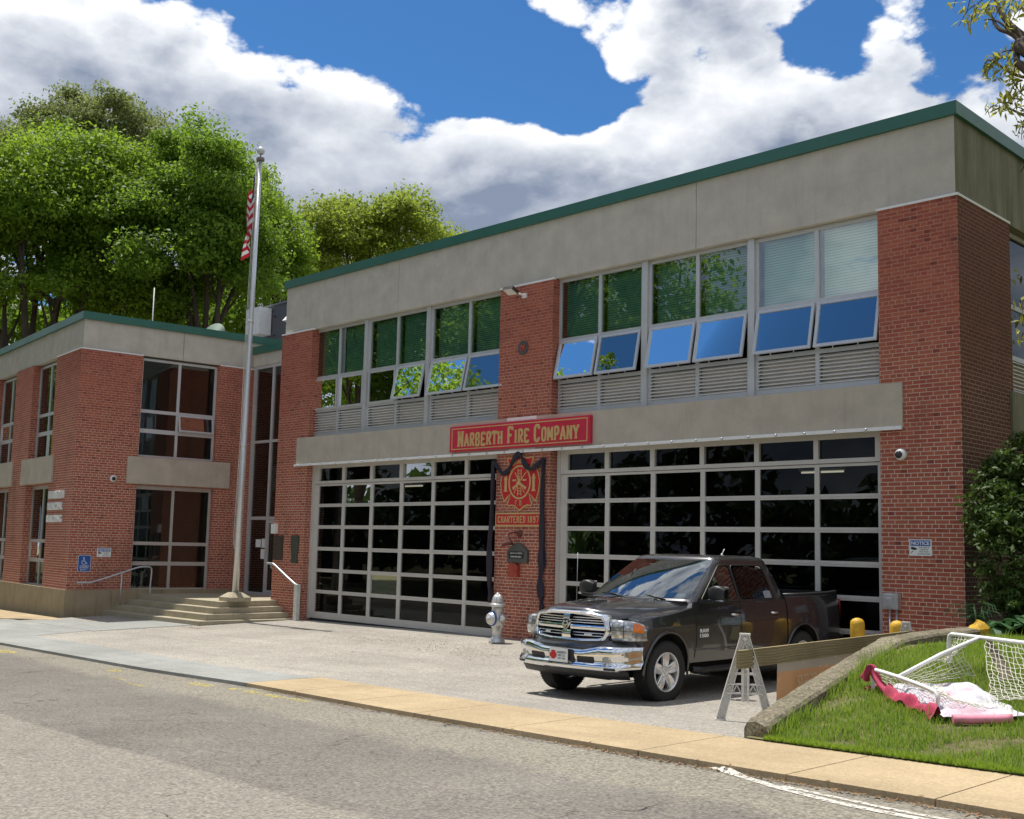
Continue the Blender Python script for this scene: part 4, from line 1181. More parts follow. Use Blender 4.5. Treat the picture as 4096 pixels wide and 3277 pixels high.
# signs
def notice(name, label, w2, h2, M4):
    t = thing(name, label, 'sign')
    t.matrix_basis = M4
    def put(mb, nm, m): o = mb.build(nm, m, t, world=False); return o
    mb = MB(); mb.box(0, w2, -.006, -.001, 0, h2); put(mb, 'board', SIGNW)
    mb = MB(); mb.box(w2 * .055, w2 * .945, -.0085, -.0055, h2 * .60, h2 * .94); put(mb, 'header', BLUE)
    mb = MB(); v, f = text_mesh('NOTICE', w2 * .80, h2 * .22, (w2 * .5, -.0085, h2 * .77), X, Z, .0015, .03); mb.add(v, f); put(mb, 'heading', SIGNW)
    mb = MB()
    for tx, yy, ww in (('THIS AREA IS', .50, .46), ('UNDER 24', .375, .34), ('HOUR VIDEO', .25, .42), ('SURVEILLANCE', .125, .54)):
        v, f = text_mesh(tx, w2 * ww, h2 * .075, (w2 * .66, -.006, h2 * yy), X, Z, .0012, .01); mb.add(v, f)
    mb.prism([(.06 * w2, .47 * h2), (.09 * w2, .40 * h2), (.24 * w2, .34 * h2), (.34 * w2, .40 * h2), (.34 * w2, .46 * h2), (.12 * w2, .55 * h2)], (0, -.006, 0), X, Z, (0, -.0012, 0))
    mb.prism([(.06 * w2, .15 * h2), (.10 * w2, .17 * h2), (.17 * w2, .27 * h2), (.15 * w2, .31 * h2)], (0, -.006, 0), X, Z, (0, -.0012, 0))
    put(mb, 'message', BLACKP)
notice('notice_sign', 'blue headed white NOTICE video surveillance sign on the right brick pier', .37, .262, Matrix.Translation((-.882, -.002, 2.028)))
RotL = Matrix.Scale(KM, 4) @ Matrix.Rotation(TH + math.pi / 2, 4, 'Z')
notice('notice_sign', 'small blue headed NOTICE sign beside the accessible entrance sign on the shaded brick wall', .385, .25, Matrix.Translation(LBp(.003, .76, 1.49)) @ RotL)
AS = thing('accessible_sign', 'blue wheelchair symbol accessible entrance sign with arrow on the shaded brick wall', 'sign')
AS.matrix_basis = Matrix.Translation(LBp(.003, .265, 1.085)) @ RotL
def put(mb, nm, m): return mb.build(nm, m, AS, world=False)
def rrect(w2, h2, r, n=4):
    pts = []
    for cx, cy, a0 in ((w2 - r, r, -90), (w2 - r, h2 - r, 0), (r, h2 - r, 90), (r, r, 180)):
        pts += arc(cx, cy, r, r, a0, a0 + 90, n)
    return pts
mb = MB(); mb.prism(rrect(.345, .45, .03), (0, -.001, 0), X, Z, (0, -.005, 0)); put(mb, 'border', SIGNW)
mb = MB(); mb.prism(rrect(.325, .43, .025), (.01, -.005, .01), X, Z, (0, -.004, 0)); put(mb, 'board', BLUE)
mb = MB(); Y0 = -.012
mb.lathe([(0, 0), (.020, 0), (.020, .003), (0, .003)], (.15, -.0088, .375), (0, -1, 0), 12)
wc = [(p[0], -.0105, p[1]) for p in arc(.160, .255, .058, .056, 120, 350, 14)]; mb.tube(wc, .008, 5)
mb.tube([(.150, -.0105, .35), (.155, -.0105, .275), (.205, -.0105, .272), (.228, -.0105, .215), (.255, -.0105, .222)], .009, 5)
mb.tube([(.155, -.0105, .32), (.195, -.0105, .318)], .007, 5)
for tx, zz, ww in (('ACCESSIBLE', .155, .25), ('ENTRANCE', .105, .23)):
    v, f = text_mesh(tx, ww, .033, (.1725, -.009, zz), X, Z, .0015, .02); mb.add(v, f)
mb.box(.09, .24, -.0115, -.0085, .045, .056); mb.prism([(.065, .0505), (.10, .030), (.10, .071)], (0, -.0085, 0), X, Z, (0, -.003, 0))
put(mb, 'symbol', SIGNW)

# white letters of the municipal building
ML = thing('wall_letters', 'three rows of white condensed letters on the brick corner of the municipal building', 'lettering', L0, TH)
ML.scale = (KM, KM, KM)
for k, (tx, s0, s1, z0, z1) in enumerate((('NARBERTH', -2.06, -.66, 3.09, 3.31), ('MUNICIPAL', -2.09, -.72, 2.765, 2.985), ('BUILDING', -2.11, -.72, 2.42, 2.63))):
    mb = MB(); v, f = text_mesh(tx, s1 - s0, z1 - z0, ((s0 + s1) / 2, -.002, (z0 + z1) / 2), X, Z, .03, .032); mb.add(v, f)
    mb.build('letter_row', SIGNW, ML, world=False)

# cameras
def dome(name, label, p, n):
    t = thing(name, label, 'security camera', p)
    p, n = Vector(p), Vector(n)
    mb = MB(); mb.lathe([(.085, 0), (.095, .02), (.095, .06), (.08, .09), (.06, .10)], p, n, 20); mb.build('housing', SIGNW, t)
    c = p + n * .085 + Vector((-.01, 0, 0)) - Vector((0, 0, .004))
    mb = MB(); mb.lathe([(.064, 0), (.060, .025), (.045, .045), (.02, .056), (0, .058)], c, n, 18); mb.build('dome', DOMEM, t)
DOMEM = simple('smoked_dome', (.025, .022, .022), .08, 0, .1, 3.0)
dome('security_camera', 'white dome security camera on the right brick pier above the notice sign', (-.985, -.001, 3.655), (0, -1, 0))
dome('security_camera', 'white dome security camera on the shaded brick wall beside the concrete panel', LBp(.002, 1.07, 3.665), tuple(EX))

# electrical box with two conduits
EB = thing('electrical_box', 'grey electrical disconnect box with two conduits on the right brick pier', 'electrical box', (-1.15, 0, .3))
mb = MB(); mb.box(-1.29, -1.03, -.13, -.001, 1.165, 1.42); mb.build('housing', GALV, EB)
mb = MB(); mb.box(-1.265, -1.10, -.15, -.129, 1.19, 1.40); mb.box(-1.22, -1.145, -.165, -.149, 1.22, 1.34); mb.build('cover', GALV, EB)
mb = MB(); mb.tube([(-1.20, -.06, 1.17), (-1.20, -.06, .05)], .018, 8); mb.tube([(-1.085, -.06, 1.17), (-1.085, -.06, .05)], .018, 8); mb.build('conduit', GALV, EB)
mb = MB(); mb.box(-1.50, -1.37, -.10, -.02, .05, .78); tag(mb.build('jamb_guard', GALV), 'pale steel guard plate at the foot of the right door jamb', 'guard plate')

# handrails
HR = thing('handrail', 'grey pipe handrail running down the left side of the steps', 'handrail', LBp(.3, 1.4, .15))
def R_(t, z, s=.30): return LBp(s, t, z)
mb = MB()
path = smooth_path([R_(.18, .80), R_(.42, .80), R_(.56, .81), R_(1.0, .94), R_(1.40, 1.075), R_(1.78, 1.205), R_(1.95, 1.235), R_(2.10, 1.235), R_(2.19, 1.205), R_(2.215, 1.10), R_(2.20, .80), R_(2.20, .44)], 4)
mb.tube(path, .024, 10); mb.build('rail', GALV, HR)
mb = MB(); mb.tube([R_(1.38, 1.06), R_(1.38, .18)], .022, 8); mb.build('post', GALV, HR)
mb = MB(); mb.tube([R_(.32, .79), R_(.32, .70), R_(.32, .68, .05)], .014, 6); mb.build('bracket', GALV, HR)
HR2 = thing('handrail', 'pale handrail with a wide flat newel post on the brick pier right of the steps', 'handrail', (-18.0, -.15, -.05))
mb = MB(); mb.tube(smooth_path([(-19.32, -.12, 1.42), (-19.12, -.12, 1.42), (-18.98, -.12, 1.40), (-18.6, -.12, 1.22), (-18.2, -.12, 1.03), (-17.93, -.12, .91), (-17.80, -.12, .885)], 4), .030, 10); mb.build('rail', GALV, HR2)
mb = MB(); mb.tube([(-19.12, -.12, 1.41), (-19.15, -.09, 1.30), (-19.16, -.01, 1.28)], .014, 6); mb.build('bracket', GALV, HR2)
mb = MB(); mb.box(-17.84, -17.69, -.20, -.10, -.10, .90); mb.build('newel_post', simple('newel_paint', (.62, .64, .58), .55, 0, .15, 8.0), HR2)

# flagpole
FPX, FPY = -18.90, -1.32
ZP0 = .43
FP = thing('flagpole', 'tall tapered silver flagpole with ball finial standing at the corner of the steps', 'flagpole', (FPX, FPY, .45))
top = Vector((FPX + .20, FPY, 12.50))
def pp(z): return Vector((FPX + .20 * (z - .45) / 12.05, FPY, z))
mb = MB(); mb.box(FPX - .30, FPX + .30, FPY - .30, FPY + .30, .431, .535)
mb.add([(FPX - .30, FPY - .30, .536), (FPX + .30, FPY - .30, .536), (FPX + .30, FPY + .30, .536), (FPX - .30, FPY + .30, .536), (FPX - .14, FPY - .14, .66), (FPX + .14, FPY - .14, .66), (FPX + .14, FPY + .14, .66), (FPX - .14, FPY + .14, .66)],
       [(3, 2, 1, 0), (4, 5, 6, 7), (0, 1, 5, 4), (1, 2, 6, 5), (2, 3, 7, 6), (3, 0, 4, 7)])
mb.build('base', STEPC, FP)
POLE = simple('pole_aluminium', (.60, .61, .62), .38, .55, .06, 5.0)
mb = MB(); zs_ = [.62, 4.55, 4.56, 8.3, 12.45]; rs_ = [.086, .078, .074, .064, .048]
mb.tube([pp(z) for z in zs_], rs_, 20); mb.build('pole', POLE, FP)
mb = MB(); mb.tube([pp(4.52), pp(4.62)], [.086, .082], 20); mb.tube([pp(7.9), pp(7.98)], [.073, .071], 20); mb.build('collar', POLE, FP)
mb = MB(); mb.lathe([(.05, -.04), (.11, -.03), (.11, .05), (.03, .07), (.018, .10), (.018, .16)], pp(12.45), (0, 0, 1), 16); mb.build('truck_cap', simple('pole_cap', (.22, .19, .18), .5, .5), FP)
mb = MB(); mb.lathe([(.11 * math.sin(math.pi * i / 12) + 1e-4, .11 - .11 * math.cos(math.pi * i / 12)) for i in range(13)], pp(12.59), (0, 0, 1), 20); mb.build('ball_finial', POLE, FP)
mb = MB(); hp = [pp(12.42) + Vector((-.10, -.02, 0))] + [pp(z) + Vector((-.115 - .03 * math.sin(z), -.03, 0)) for z in (11, 9, 7, 5, 3, 1.9)]
mb.tube(hp, .008, 5); hp2 = [p + Vector((.02, -.05, 0)) for p in hp]; mb.tube(hp2, .008, 5); mb.build('halyard', simple('rope', (.55, .55, .52), .9), FP)
mb = MB(); mb.obox(pp(1.9) + Vector((-.16, -.03, -.10)), (.05, 0, 0), (0, .03, 0), (0, 0, .22)); mb.build('cleat', POLE, FP)

# limp flag with vertical folds
def flag_mat():
    m, t = new_mat('flag_cloth')
    uv = t.coord('UV'); sp = t.node('ShaderNodeSeparateXYZ', None, Vector=uv)
    u, v = sp.outputs[0], sp.outputs[1]       # u along the fly 0..1.9, v down the hoist 0..1
    stripe = t.math('GREATER_THAN', t.math('MODULO', t.math('MULTIPLY', v, 13.0), 2.0), 1.0)
    c = t.mix(stripe, (.48, .018, .035), (.72, .72, .72))
    can = t.math('MULTIPLY', t.math('LESS_THAN', u, .76), t.math('LESS_THAN', v, .5385))
    su = t.math('SUBTRACT', t.math('FRACT', t.math('MULTIPLY', u, 7.9)), .5); sv = t.math('SUBTRACT', t.math('FRACT', t.math('MULTIPLY', v, 9.3)), .5)
    star = t.math('LESS_THAN', t.math('ADD', t.math('MULTIPLY', su, su), t.math('MULTIPLY', sv, sv)), .035)
    c = t.mix(can, c, t.mix(star, (.018, .022, .085), (.72, .72, .72)))
    d = principled(t, Base_Color=c, Roughness=.8); tl = t.node('ShaderNodeBsdfTranslucent', None, Color=c)
    mx = t.node('ShaderNodeMixShader', None, _0=.3, _1=d.outputs[0], _2=tl.outputs[0]); out(t, mx.outputs[0]); return m
FLAGM = flag_mat()
nu, nv_ = 46, 40
V = []; UVc = []
HOI, FLY = 1.9, 3.4
for j in range(nv_ + 1):
    v_ = j / nv_
    for i in range(nu + 1):
        u_ = i / nu
        # cloth hangs: fly direction droops almost straight down with pleats
        drop = HOI * .92 * v_ + FLY * .36 * u_ ** 1.1 * (1.0 - .2 * v_)
        outw = .07 + (.15 + .17 * v_) * u_ ** .55 * (1 - .22 * u_)
        pl = math.sin(u_ * 15 + v_ * 2.0) * .075 * (0.3 + u_) + math.sin(u_ * 7 - v_ * 3) * .04
        pos = pp(12.35) + Vector((-.10 - outw * .80 + pl * .25, -outw * .30 + pl, -drop))
        V.append(pos); UVc.append((u_ * 1.9, v_))
fc = [(j * (nu + 1) + i, j * (nu + 1) + i + 1, (j + 1) * (nu + 1) + i + 1, (j + 1) * (nu + 1) + i) for j in range(nv_) for i in range(nu)]
me = bpy.data.meshes.new('flag'); me.from_pydata([tuple(p) for p in V], [], fc); me.materials.append(FLAGM)
uvl = me.uv_layers.new(name='UVMap')
for lp in me.loops: uvl.data[lp.index].uv = UVc[lp.vertex_index]
for p in me.polygons: p.use_smooth = True
fo = bpy.data.objects.new('flag', me); COL.objects.link(fo)
tag(fo, 'limp red white and blue striped flag hanging from the flagpole', 'flag')

# rooftop unit, antenna and dish behind the municipal roof
RU = thing('rooftop_unit', 'dark grey rooftop air handler with white hoods between the two roofs', 'air handler', (-26, 5.0, 7.7))
AHU = simple('ahu_panel', (.085, .090, .105), .45, .2, .06, 2.0)
def q4(u0, u1): pass
mb = MB(); mb.obox((-28.0, 4.6, 7.9), (3.4, -0.10, 0), (0, 3.0, 0), (0, 0, 2.62)); mb.build('casing', AHU, RU)
mb = MB(); mb.obox((-28.05, 4.55, 10.52), (3.5, -.10, 0), (0, 3.1, 0), (0, 0, .06)); mb.build('lid', simple('ahu_lid', (.16, .17, .18), .5), RU)
mb = MB(); mb.obox((-28.02, 4.08, 9.45), (.95, -.03, 0), (0, .5, 0), (0, 0, .98)); mb.build('control_cabinet', WHITEP, RU)
for z in (9.62, 8.75):
    mb = MB(); a = Vector((-25.35, 4.51, z)); 
    mb.add([a, a + Vector((.72, -.02, 0)), a + Vector((.72, -.02, .72)), a + Vector((0, 0, .72)), a + Vector((.02, -.62, .04)), a + Vector((.70, -.64, .04))], [(0, 1, 5, 4), (4, 5, 2, 3), (0, 4, 3), (1, 2, 5), (0, 3, 2, 1)]); mb.build('hood', WHITEP, RU)
mb = MB()
for x in (-26.9, -26.1, -25.55):
    for z in (8.6, 9.4, 10.1): mb.obox((x, 4.535, z), (.10, -.003, 0), (0, .03, 0), (0, 0, .04))
mb.build('latch', BLACKP, RU)
mb = MB(); mb.tube([(-30.9, 1.9, 7.8), (-30.9, 1.9, 11.3)], .02, 6); tag(mb.build('whip_antenna', WHITEP), 'thin white whip antenna on the municipal building roof', 'antenna')
mb = MB(); mb.lathe([(.0, 0), (.3, .04), (.5, .13), (.56, .2)], (-28.9, 3.4, 9.35), (.3, -.9, .35), 20); mb.tube([(-28.9, 3.45, 9.3), (-28.9, 3.6, 7.8)], .04, 6)
tag(mb.build('satellite_dish', simple('dish_green', (.10, .15, .12), .7)), 'dull green satellite dish beside the rooftop unit', 'dish')
# ------------------------------------------------------------------ retaining wall and lawn
WALL_L = [(1.22, -7.93), (.86, -6.0), (.47, -3.75), (.36, -2.6), (.30, -.9), (.28, -.02)]      # driveway side of the wall
WALL_R = [(1.52, -8.02), (1.20, -6.1), (.84, -3.85), (.74, -2.7), (.68, -1.0), (.66, -.02)]
WALL_T = [.44, .70, .985, 1.01, 1.005, 1.0]
def wx_at(y): return float(np.interp(-y, [-p[1] for p in WALL_R][::-1], [p[0] for p in WALL_R][::-1]))
def lawn_h(x, y):
    yb0 = yback(x)
    d = max(0.0, y - yb0)
    z0 = hgt(x, yb0)
    zt = .90 + .012 * max(0.0, x - 1)
    k = min(1.0, d / 4.3)
    k = k * k * (3 - 2 * k) * .45 + k * .55
    return z0 + .02 + (zt - z0) * k + .03 * math.sin(x * 2.1 + y * 1.3) * min(1, d)
g = MB(); P = []
def wl_at(y): return float(np.interp(-y, [-p[1] for p in WALL_L][::-1], [p[0] for p in WALL_L][::-1])) + .08
for i in range(61):
    row = []
    for j in range(41):
        y = -8.1 + (8.1 + 3.5) * j / 40
        x = wl_at(y); x = x + (14 - x) * (i / 60) ** 1.4
        y = yback(x) - .01 + (3.5 - yback(x)) * j / 40
        x = max(x, wl_at(y))
        row.append((x, y, lawn_h(x, y)))
    P.append(row)
g.grid(P, 0, True)
tag(g.build('lawn', SOIL, uv=False), kind='structure')
# wall: a slab that ramps up from the pavement and levels off, lumpy weathered top
rng = random.Random(5)
mb = MB(); rows = []
NS = 70
ys = [p[1] for p in WALL_L]
for i in range(NS + 1):
    y = -7.95 + (7.93) * i / NS
    f = lambda tab: float(np.interp(y, [p[1] for p in WALL_L], tab))
    xl, xr, zt = f([p[0] for p in WALL_L]), f([p[0] for p in WALL_R]), f(WALL_T)
    j = lambda s: (rng.random() - .5) * s
    zb = -.4
    e = .02
    dn = .05 if i == 0 else 0
    yo = .05 * math.sin(i * 3.3) * 0
    rows.append([(xl + j(.008), y, zb), (xl + j(.01), y, zt * .6), (xl + j(.012), y, zt - .03 - dn), (xl + .03, y + j(.01), zt - dn * .5 + j(.012)), ((xl + xr) / 2, y - .03, zt + .012 + j(.012) - dn * .3),
                 (xr - .03, y - .06 + j(.01), zt - dn * .5 + j(.012)), (xr + j(.012), y - .06, zt - .03 - dn), (xr + j(.01), y - .06, zt * .6), (xr + j(.008), y - .06, zb)])
mb.grid(rows, 0, False)
mb.add(rows[0], [tuple(range(9))]); mb.add(rows[-1], [tuple(range(9))[::-1]])
tag(mb.build('retaining_wall', WALLC), 'low weathered concrete retaining wall ramping up between driveway and lawn', 'retaining wall')

# grass: blades in one mass
rs = np.random.RandomState(3)
def blades(n, hmin, hmax, wd, dry=False):
    V = np.zeros((n, 5, 3)); keep = np.ones(n, bool)
    xs = rs.uniform(1.0, 6.2, n); ysg = rs.uniform(-9.0, -.3, n)
    for i in range(n):
        x, y = xs[i], ysg[i]
        yb0 = yback(x)
        if y < yb0 - .005 + .025 * math.sin(x * 9) or x < wx_at(y) + .02: keep[i] = False; continue
        bare = math.sin(x * 3.1 + 1.0) * math.sin(y * 2.3 + x) + .6 * math.sin(x * 7.7 - y * 5.1)
        near_bald = (y - yb0) < 1.7 and bare > .66
        if near_bald and not dry and rs.rand() < .72: keep[i] = False; continue
        if dry and not near_bald and rs.rand() < .75: keep[i] = False; continue
        z = lawn_h(x, y) - .005
        h = rs.uniform(hmin, hmax) * (1.25 if bare < -.3 else 1.0) * (.6 if near_bald else 1.0)
        if (x - wx_at(y)) < .12: h *= rs.uniform(1.2, 3.2)
        elif rs.rand() < .012: h *= 2.2
        a = rs.rand() * 6.283; l = rs.uniform(.15, .75) * h
        dx, dy = math.cos(a), math.sin(a); px, py = -dy * wd / 2, dx * wd / 2
        V[i] = [(x - px, y - py, z), (x + px, y + py, z), (x + px * .8 + dx * l * .35, y + py * .8 + dy * l * .35, z + h * .62), (x - px * .8 + dx * l * .35, y - py * .8 + dy * l * .35, z + h * .62), (x + dx * l, y + dy * l, z + h)]
    V = V[keep]; n = len(V)
    b = (np.arange(n) * 5)[:, None]
    F = np.concatenate([b + np.array([[0, 1, 2]]), b + np.array([[0, 2, 3]]), b + np.array([[3, 2, 4]])], 1).reshape(-1, 3)
    return V.reshape(-1, 3), F
V1, F1 = blades(125000, .035, .085, .0065)
# fringe of blades leaning over the pavement edge and against the wall
nf = 9000
fx = rs.uniform(1.5, 6.2, nf); fh = rs.uniform(.03, .075, nf); fa = rs.uniform(-2.4, -.7, nf)
fy = np.array([yback(x) for x in fx]) + rs.uniform(-.015, .10, nf)
fz = np.array([lawn_h(x, y) for x, y in zip(fx, fy)]) - .004
dx, dy = np.cos(fa), np.sin(fa); wl_ = .0035; lean = fh * rs.uniform(.3, 1.0, nf)
Vf = np.stack([np.stack([fx + dy * wl_, fy - dx * wl_, fz], 1), np.stack([fx - dy * wl_, fy + dx * wl_, fz], 1), np.stack([fx + dx * lean, fy + dy * lean, fz + fh * .8], 1)], 1).reshape(-1, 3)
Ff = np.arange(nf * 3).reshape(-1, 3)
V1 = np.concatenate([V1, Vf]); F1 = np.concatenate([F1, Ff + len(V1) - len(Vf)])
V2, F2 = blades(24000, .02, .05, .008, True)
mi = np.concatenate([np.zeros(len(F1)), np.ones(len(F2))])
go = mesh_np('grass', np.concatenate([V1, V2]), np.concatenate([F1, F2 + len(V1)]), [GRASS, DRYG], midx=mi)
tag(go, 'lush green lawn grass with dry bare patches along the pavement', 'grass', kind='stuff')

# ------------------------------------------------------------------ trees
def leaf_cards(P, N, size, rs, droop=0.3, aspect=.62):
    """P centres, N preferred normals -> pointed leaf quads (4 verts)"""
    n = len(P)
    nn = N + rs.normal(0, .75, (n, 3)); nn /= np.linalg.norm(nn, axis=1)[:, None] + 1e-9
    t = rs.normal(0, 1, (n, 3)); t[:, 2] -= droop
    t -= nn * (t * nn).sum(1)[:, None]; t /= np.linalg.norm(t, axis=1)[:, None] + 1e-9
    s = np.cross(nn, t)
    L = (size * rs.uniform(.5, 1.6, n))[:, None]
    V = np.stack([P - t * L * .5, P + s * L * aspect * .5 - t * L * .05, P + t * L * .55 - nn * L * .12, P - s * L * aspect * .5 - t * L * .05], 1)
    F = np.arange(n * 4).reshape(-1, 4)
    return V.reshape(-1, 3), F
def crown_points(lobes, nclump, nleaf, rs, csize, hollow=.70):
    """leaf positions in clumps spread through ellipsoid lobes"""
    P = []; N = []
    vol = np.array([l[3] * l[4] for l in lobes]); pr = vol / vol.sum()
    which = rs.choice(len(lobes), nclump, p=pr)
    for wi in which:
        cx, cy, cz, rx, rz = lobes[wi]
        d = rs.normal(0, 1, 3); d /= np.linalg.norm(d)
        r = hollow + (1 - hollow) * rs.rand() ** .55
        if rs.rand() < .30: r *= rs.uniform(1.0, 1.30)
        c = np.array([cx + d[0] * rx * r, cy + d[1] * rx * r, cz + d[2] * rz * r])
        m = int(nleaf * rs.uniform(.5, 1.5))
        cs = csize * rs.uniform(.6, 1.5)
        q = rs.normal(0, 1, (m, 3)); q /= np.linalg.norm(q, axis=1)[:, None]; q *= (rs.rand(m) ** .45)[:, None]
        off = q * np.array([cs, cs, cs * .55])
        P.append(c + off)
        nv = q * .6 + d * .4 + np.array([0, 0, .55])
        N.append(nv)
    return np.concatenate(P), np.concatenate(N)
def tree(name, label, base, trunk_h, r0, lobes, nclump, nleaf, lsize, mat, seed, csize=.9, group=None, bare=0, sat=False, cat='tree', trunk_lean=(0, 0)):
    rs_ = np.random.RandomState(seed); rg = random.Random(seed)
    T = thing(name, label, cat, base, 0, group)
    B = Vector(base)
    mb = MB()
    topc = Vector((sum(l[0] for l in lobes) / len(lobes), sum(l[1] for l in lobes) / len(lobes), max(l[2] for l in lobes)))
    fork = B + Vector((trunk_lean[0], trunk_lean[1], trunk_h))
    mb.tube([B + Vector((0, 0, -.3)), B + Vector((0, 0, .4)), B.lerp(fork, .5) + Vector((rg.uniform(-.1, .1), rg.uniform(-.1, .1), 0)), fork], [r0 * 1.35, r0 * 1.05, r0 * .9, r0 * .78], 10)
    for li, l in enumerate(lobes):
        if sat and li % 6: continue
        c = Vector(l[:3])
        mid = fork.lerp(c, .5) + Vector((rg.uniform(-.5, .5), rg.uniform(-.5, .5), rg.uniform(.1, .7)))
        mb.tube(smooth_path([fork - Vector((0, 0, .3)), mid, c], 4), list(np.linspace(r0 * .55, r0 * .12, 9)), 7)
        for k in range((5 + bare) if l[3] > 1.2 else 2):
            d = Vector((rg.uniform(-1, 1), rg.uniform(-1, 1), rg.uniform(-.35, .95))).normalized()
            e = c + Vector((d.x * l[3], d.y * l[3], d.z * l[4])) * rg.uniform(.75, .98)
            s0 = mid.lerp(c, rg.uniform(.1, 1.0))
            m2 = s0.lerp(e, .5) + Vector((rg.uniform(-.3, .3), rg.uniform(-.3, .3), rg.uniform(-.1, .4)))
            mb.tube(smooth_path([s0, m2, e], 3), list(np.linspace(r0 * .20, r0 * .035, 7)), 5)
    mb.build('trunk', BARK, T, uv=False)
    P, N = crown_points(lobes, nclump, nleaf, rs_, csize)
    V, F = leaf_cards(P, N, lsize, rs_)
    mesh_np('crown', V, F, mat, T)
    return T
# directions from the camera put each crown where the photo shows it; distance gives it its real size
def at(u, v, dist):
    a = FW + R2 * ((u - 2057.57) / 4433.12) - U2 * ((v - 1712.3) / 4433.12)
    h = math.hypot(a.x, a.y)
    return CAM_POS + a * (dist / h)
def px(dist): return dist * 1.0 / 4433.12 * 1.02
def lobes_px(lst, dist, rs_seed):
    rg = random.Random(rs_seed); L = []
    for u, v, ru, rv in lst:
        dd = dist + rg.uniform(-1.6, 1.6)
        c = at(u, v, dd); k = px(dd)
        L.append((c.x, c.y, c.z, ru * k * .80, rv * k * .80))
        for q in range(5):
            a = rg.uniform(-.3, 3.45); e = rg.uniform(.62, 1.05); f = rg.uniform(.24, .48)
            c2 = at(u + ru * e * math.cos(a), v - rv * e * math.sin(a), dist + rg.uniform(-2.5, 2.5))
            L.append((c2.x, c2.y, c2.z, ru * k * f, rv * k * f * 1.1))
    return L
def gbase(u, dist):
    p = at(u, 1700, dist); return (p.x, p.y, -.3)
D1, D2, D3, D4, D5 = 52, 50, 58, 74, 66
tree('maple_tree', 'broad bright green maple with bare lower limbs at the far left', gbase(110, D1), 6.5, .42,
     lobes_px([(60, 790, 210, 180), (300, 720, 190, 190), (480, 830, 170, 160), (180, 960, 230, 150), (430, 1010, 190, 160), (-120, 900, 190, 190), (450, 1190, 130, 110), (600, 1180, 130, 120), (230, 1180, 150, 90), (20, 1150, 120, 100)], D1, 1), 520, 215, .155, LEAFA, 11, 1.0, bare=5, sat=True)
tree('maple_tree', 'dense darker green maple just left of the flagpole', gbase(800, D2), 6.0, .36,
     lobes_px([(760, 650, 130, 125), (860, 720, 150, 150), (700, 830, 150, 150), (880, 900, 165, 160), (730, 1040, 180, 160), (900, 1120, 160, 140), (640, 1190, 140, 110), (1000, 1010, 90, 140)], D2, 2), 430, 215, .15, LEAFB, 12, .95, sat=True)
tree('tall_tree', 'taller thin grey green tree rising behind the left maples', gbase(330, D4), 12.0, .40,
     lobes_px([(260, 480, 120, 105), (440, 500, 120, 120), (120, 560, 120, 90), (590, 560, 70, 110), (30, 600, 110, 80), (700, 600, 60, 80), (350, 600, 190, 90)], D4, 3), 330, 80, .19, LEAFC, 13, .9, bare=6, sat=True)
tree('spreading_tree', 'medium green tree standing right behind the flagpole', gbase(1060, D3), 6.0, .30,
     lobes_px([(1010, 830, 90, 110), (1090, 930, 120, 120), (1150, 1050, 80, 120), (1010, 1050, 120, 110), (1090, 1180, 120, 90), (985, 740, 50, 70)], D3, 4), 230, 150, .155, LEAFA, 14, .85, bare=2, sat=True)
tree('round_tree', 'round topped yellow green tree beyond the fire station roof', gbase(1500, D5), 7.0, .38,
     lobes_px([(1480, 880, 130, 90), (1370, 930, 130, 110), (1600, 900, 130, 110), (1700, 970, 110, 80), (1280, 1030, 70, 90), (1450, 1040, 190, 90), (1240, 1110, 60, 70), (1800, 1000, 60, 50)], D5, 5), 300, 130, .185, LEAFD, 15, 1.0, bare=1, sat=True)
tree('leafy_tree', 'low bushy tree filling the gap above the municipal roof', gbase(700, 57), 4.0, .25,
     lobes_px([(70, 1310, 130, 70), (330, 1300, 120, 70), (560, 1240, 130, 110), (800, 1270, 140, 100), (980, 1290, 90, 70)], 57, 6), 330, 40, .26, LEAFB, 16, 1.0, sat=True)
# trees across the street: seen mirrored in the windows
for i, (x, y, h, r, m) in enumerate(((-34, -22, 18, 5.4, LEAFB), (-28.5, -21, 21, 4.6, LEAFA), (-42, -19.5, 25, 6.2, LEAFA), (-51, -24, 20, 6.5, LEAFB), (-62, -7, 13, 4.6, LEAFB), (-82, -12, 17, 7.0, LEAFB), (-100, -16, 18, 8.0, LEAFB), (-22.8, -24.5, 16.5, 3.6, LEAFA))):
    rg = random.Random(40 + i)
    lb = [(x + rg.uniform(-.6, .6) * r, y + rg.uniform(-.5, .5) * r, h * rg.uniform(.5, .92), r * rg.uniform(.45, .75), r * rg.uniform(.4, .62)) for k in range(8)]
    tree('street_tree', ('big dark street tree across the road mirrored in the left windows', 'tallest street tree across the road mirrored in the windows', 'largest bright street tree across the road opposite the municipal building', 'far street tree across the road at the western end', 'nearer tree down the street mirrored in the street side office windows', 'tree further down the street mirrored in the office windows', 'farthest tree at the end of the street', 'slim street tree across the road nearest the photographer')[i],
         (x, y, .2), 4.2, .34, lb, 330, 80, .24, m, 50 + i, 1.1, 'trees across the street')

rsw = np.random.RandomState(90)
nw = 9000
Pw = np.stack([rsw.uniform(-95, 6, nw), rsw.uniform(-46, -36, nw), rsw.rand(nw) ** .8 * 8.5 + .3], 1)
Pw[:, 2] *= .75 + .25 * np.sin(Pw[:, 0] * .31) + .12 * np.sin(Pw[:, 0] * .9)
V, F = leaf_cards(Pw, np.tile([0, .6, .5], (nw, 1)), .95, rsw)
tag(mesh_np('woodland', V, F, LEAFW), 'dark belt of shrubs and trees beyond the far side of the road', 'woodland', kind='stuff')

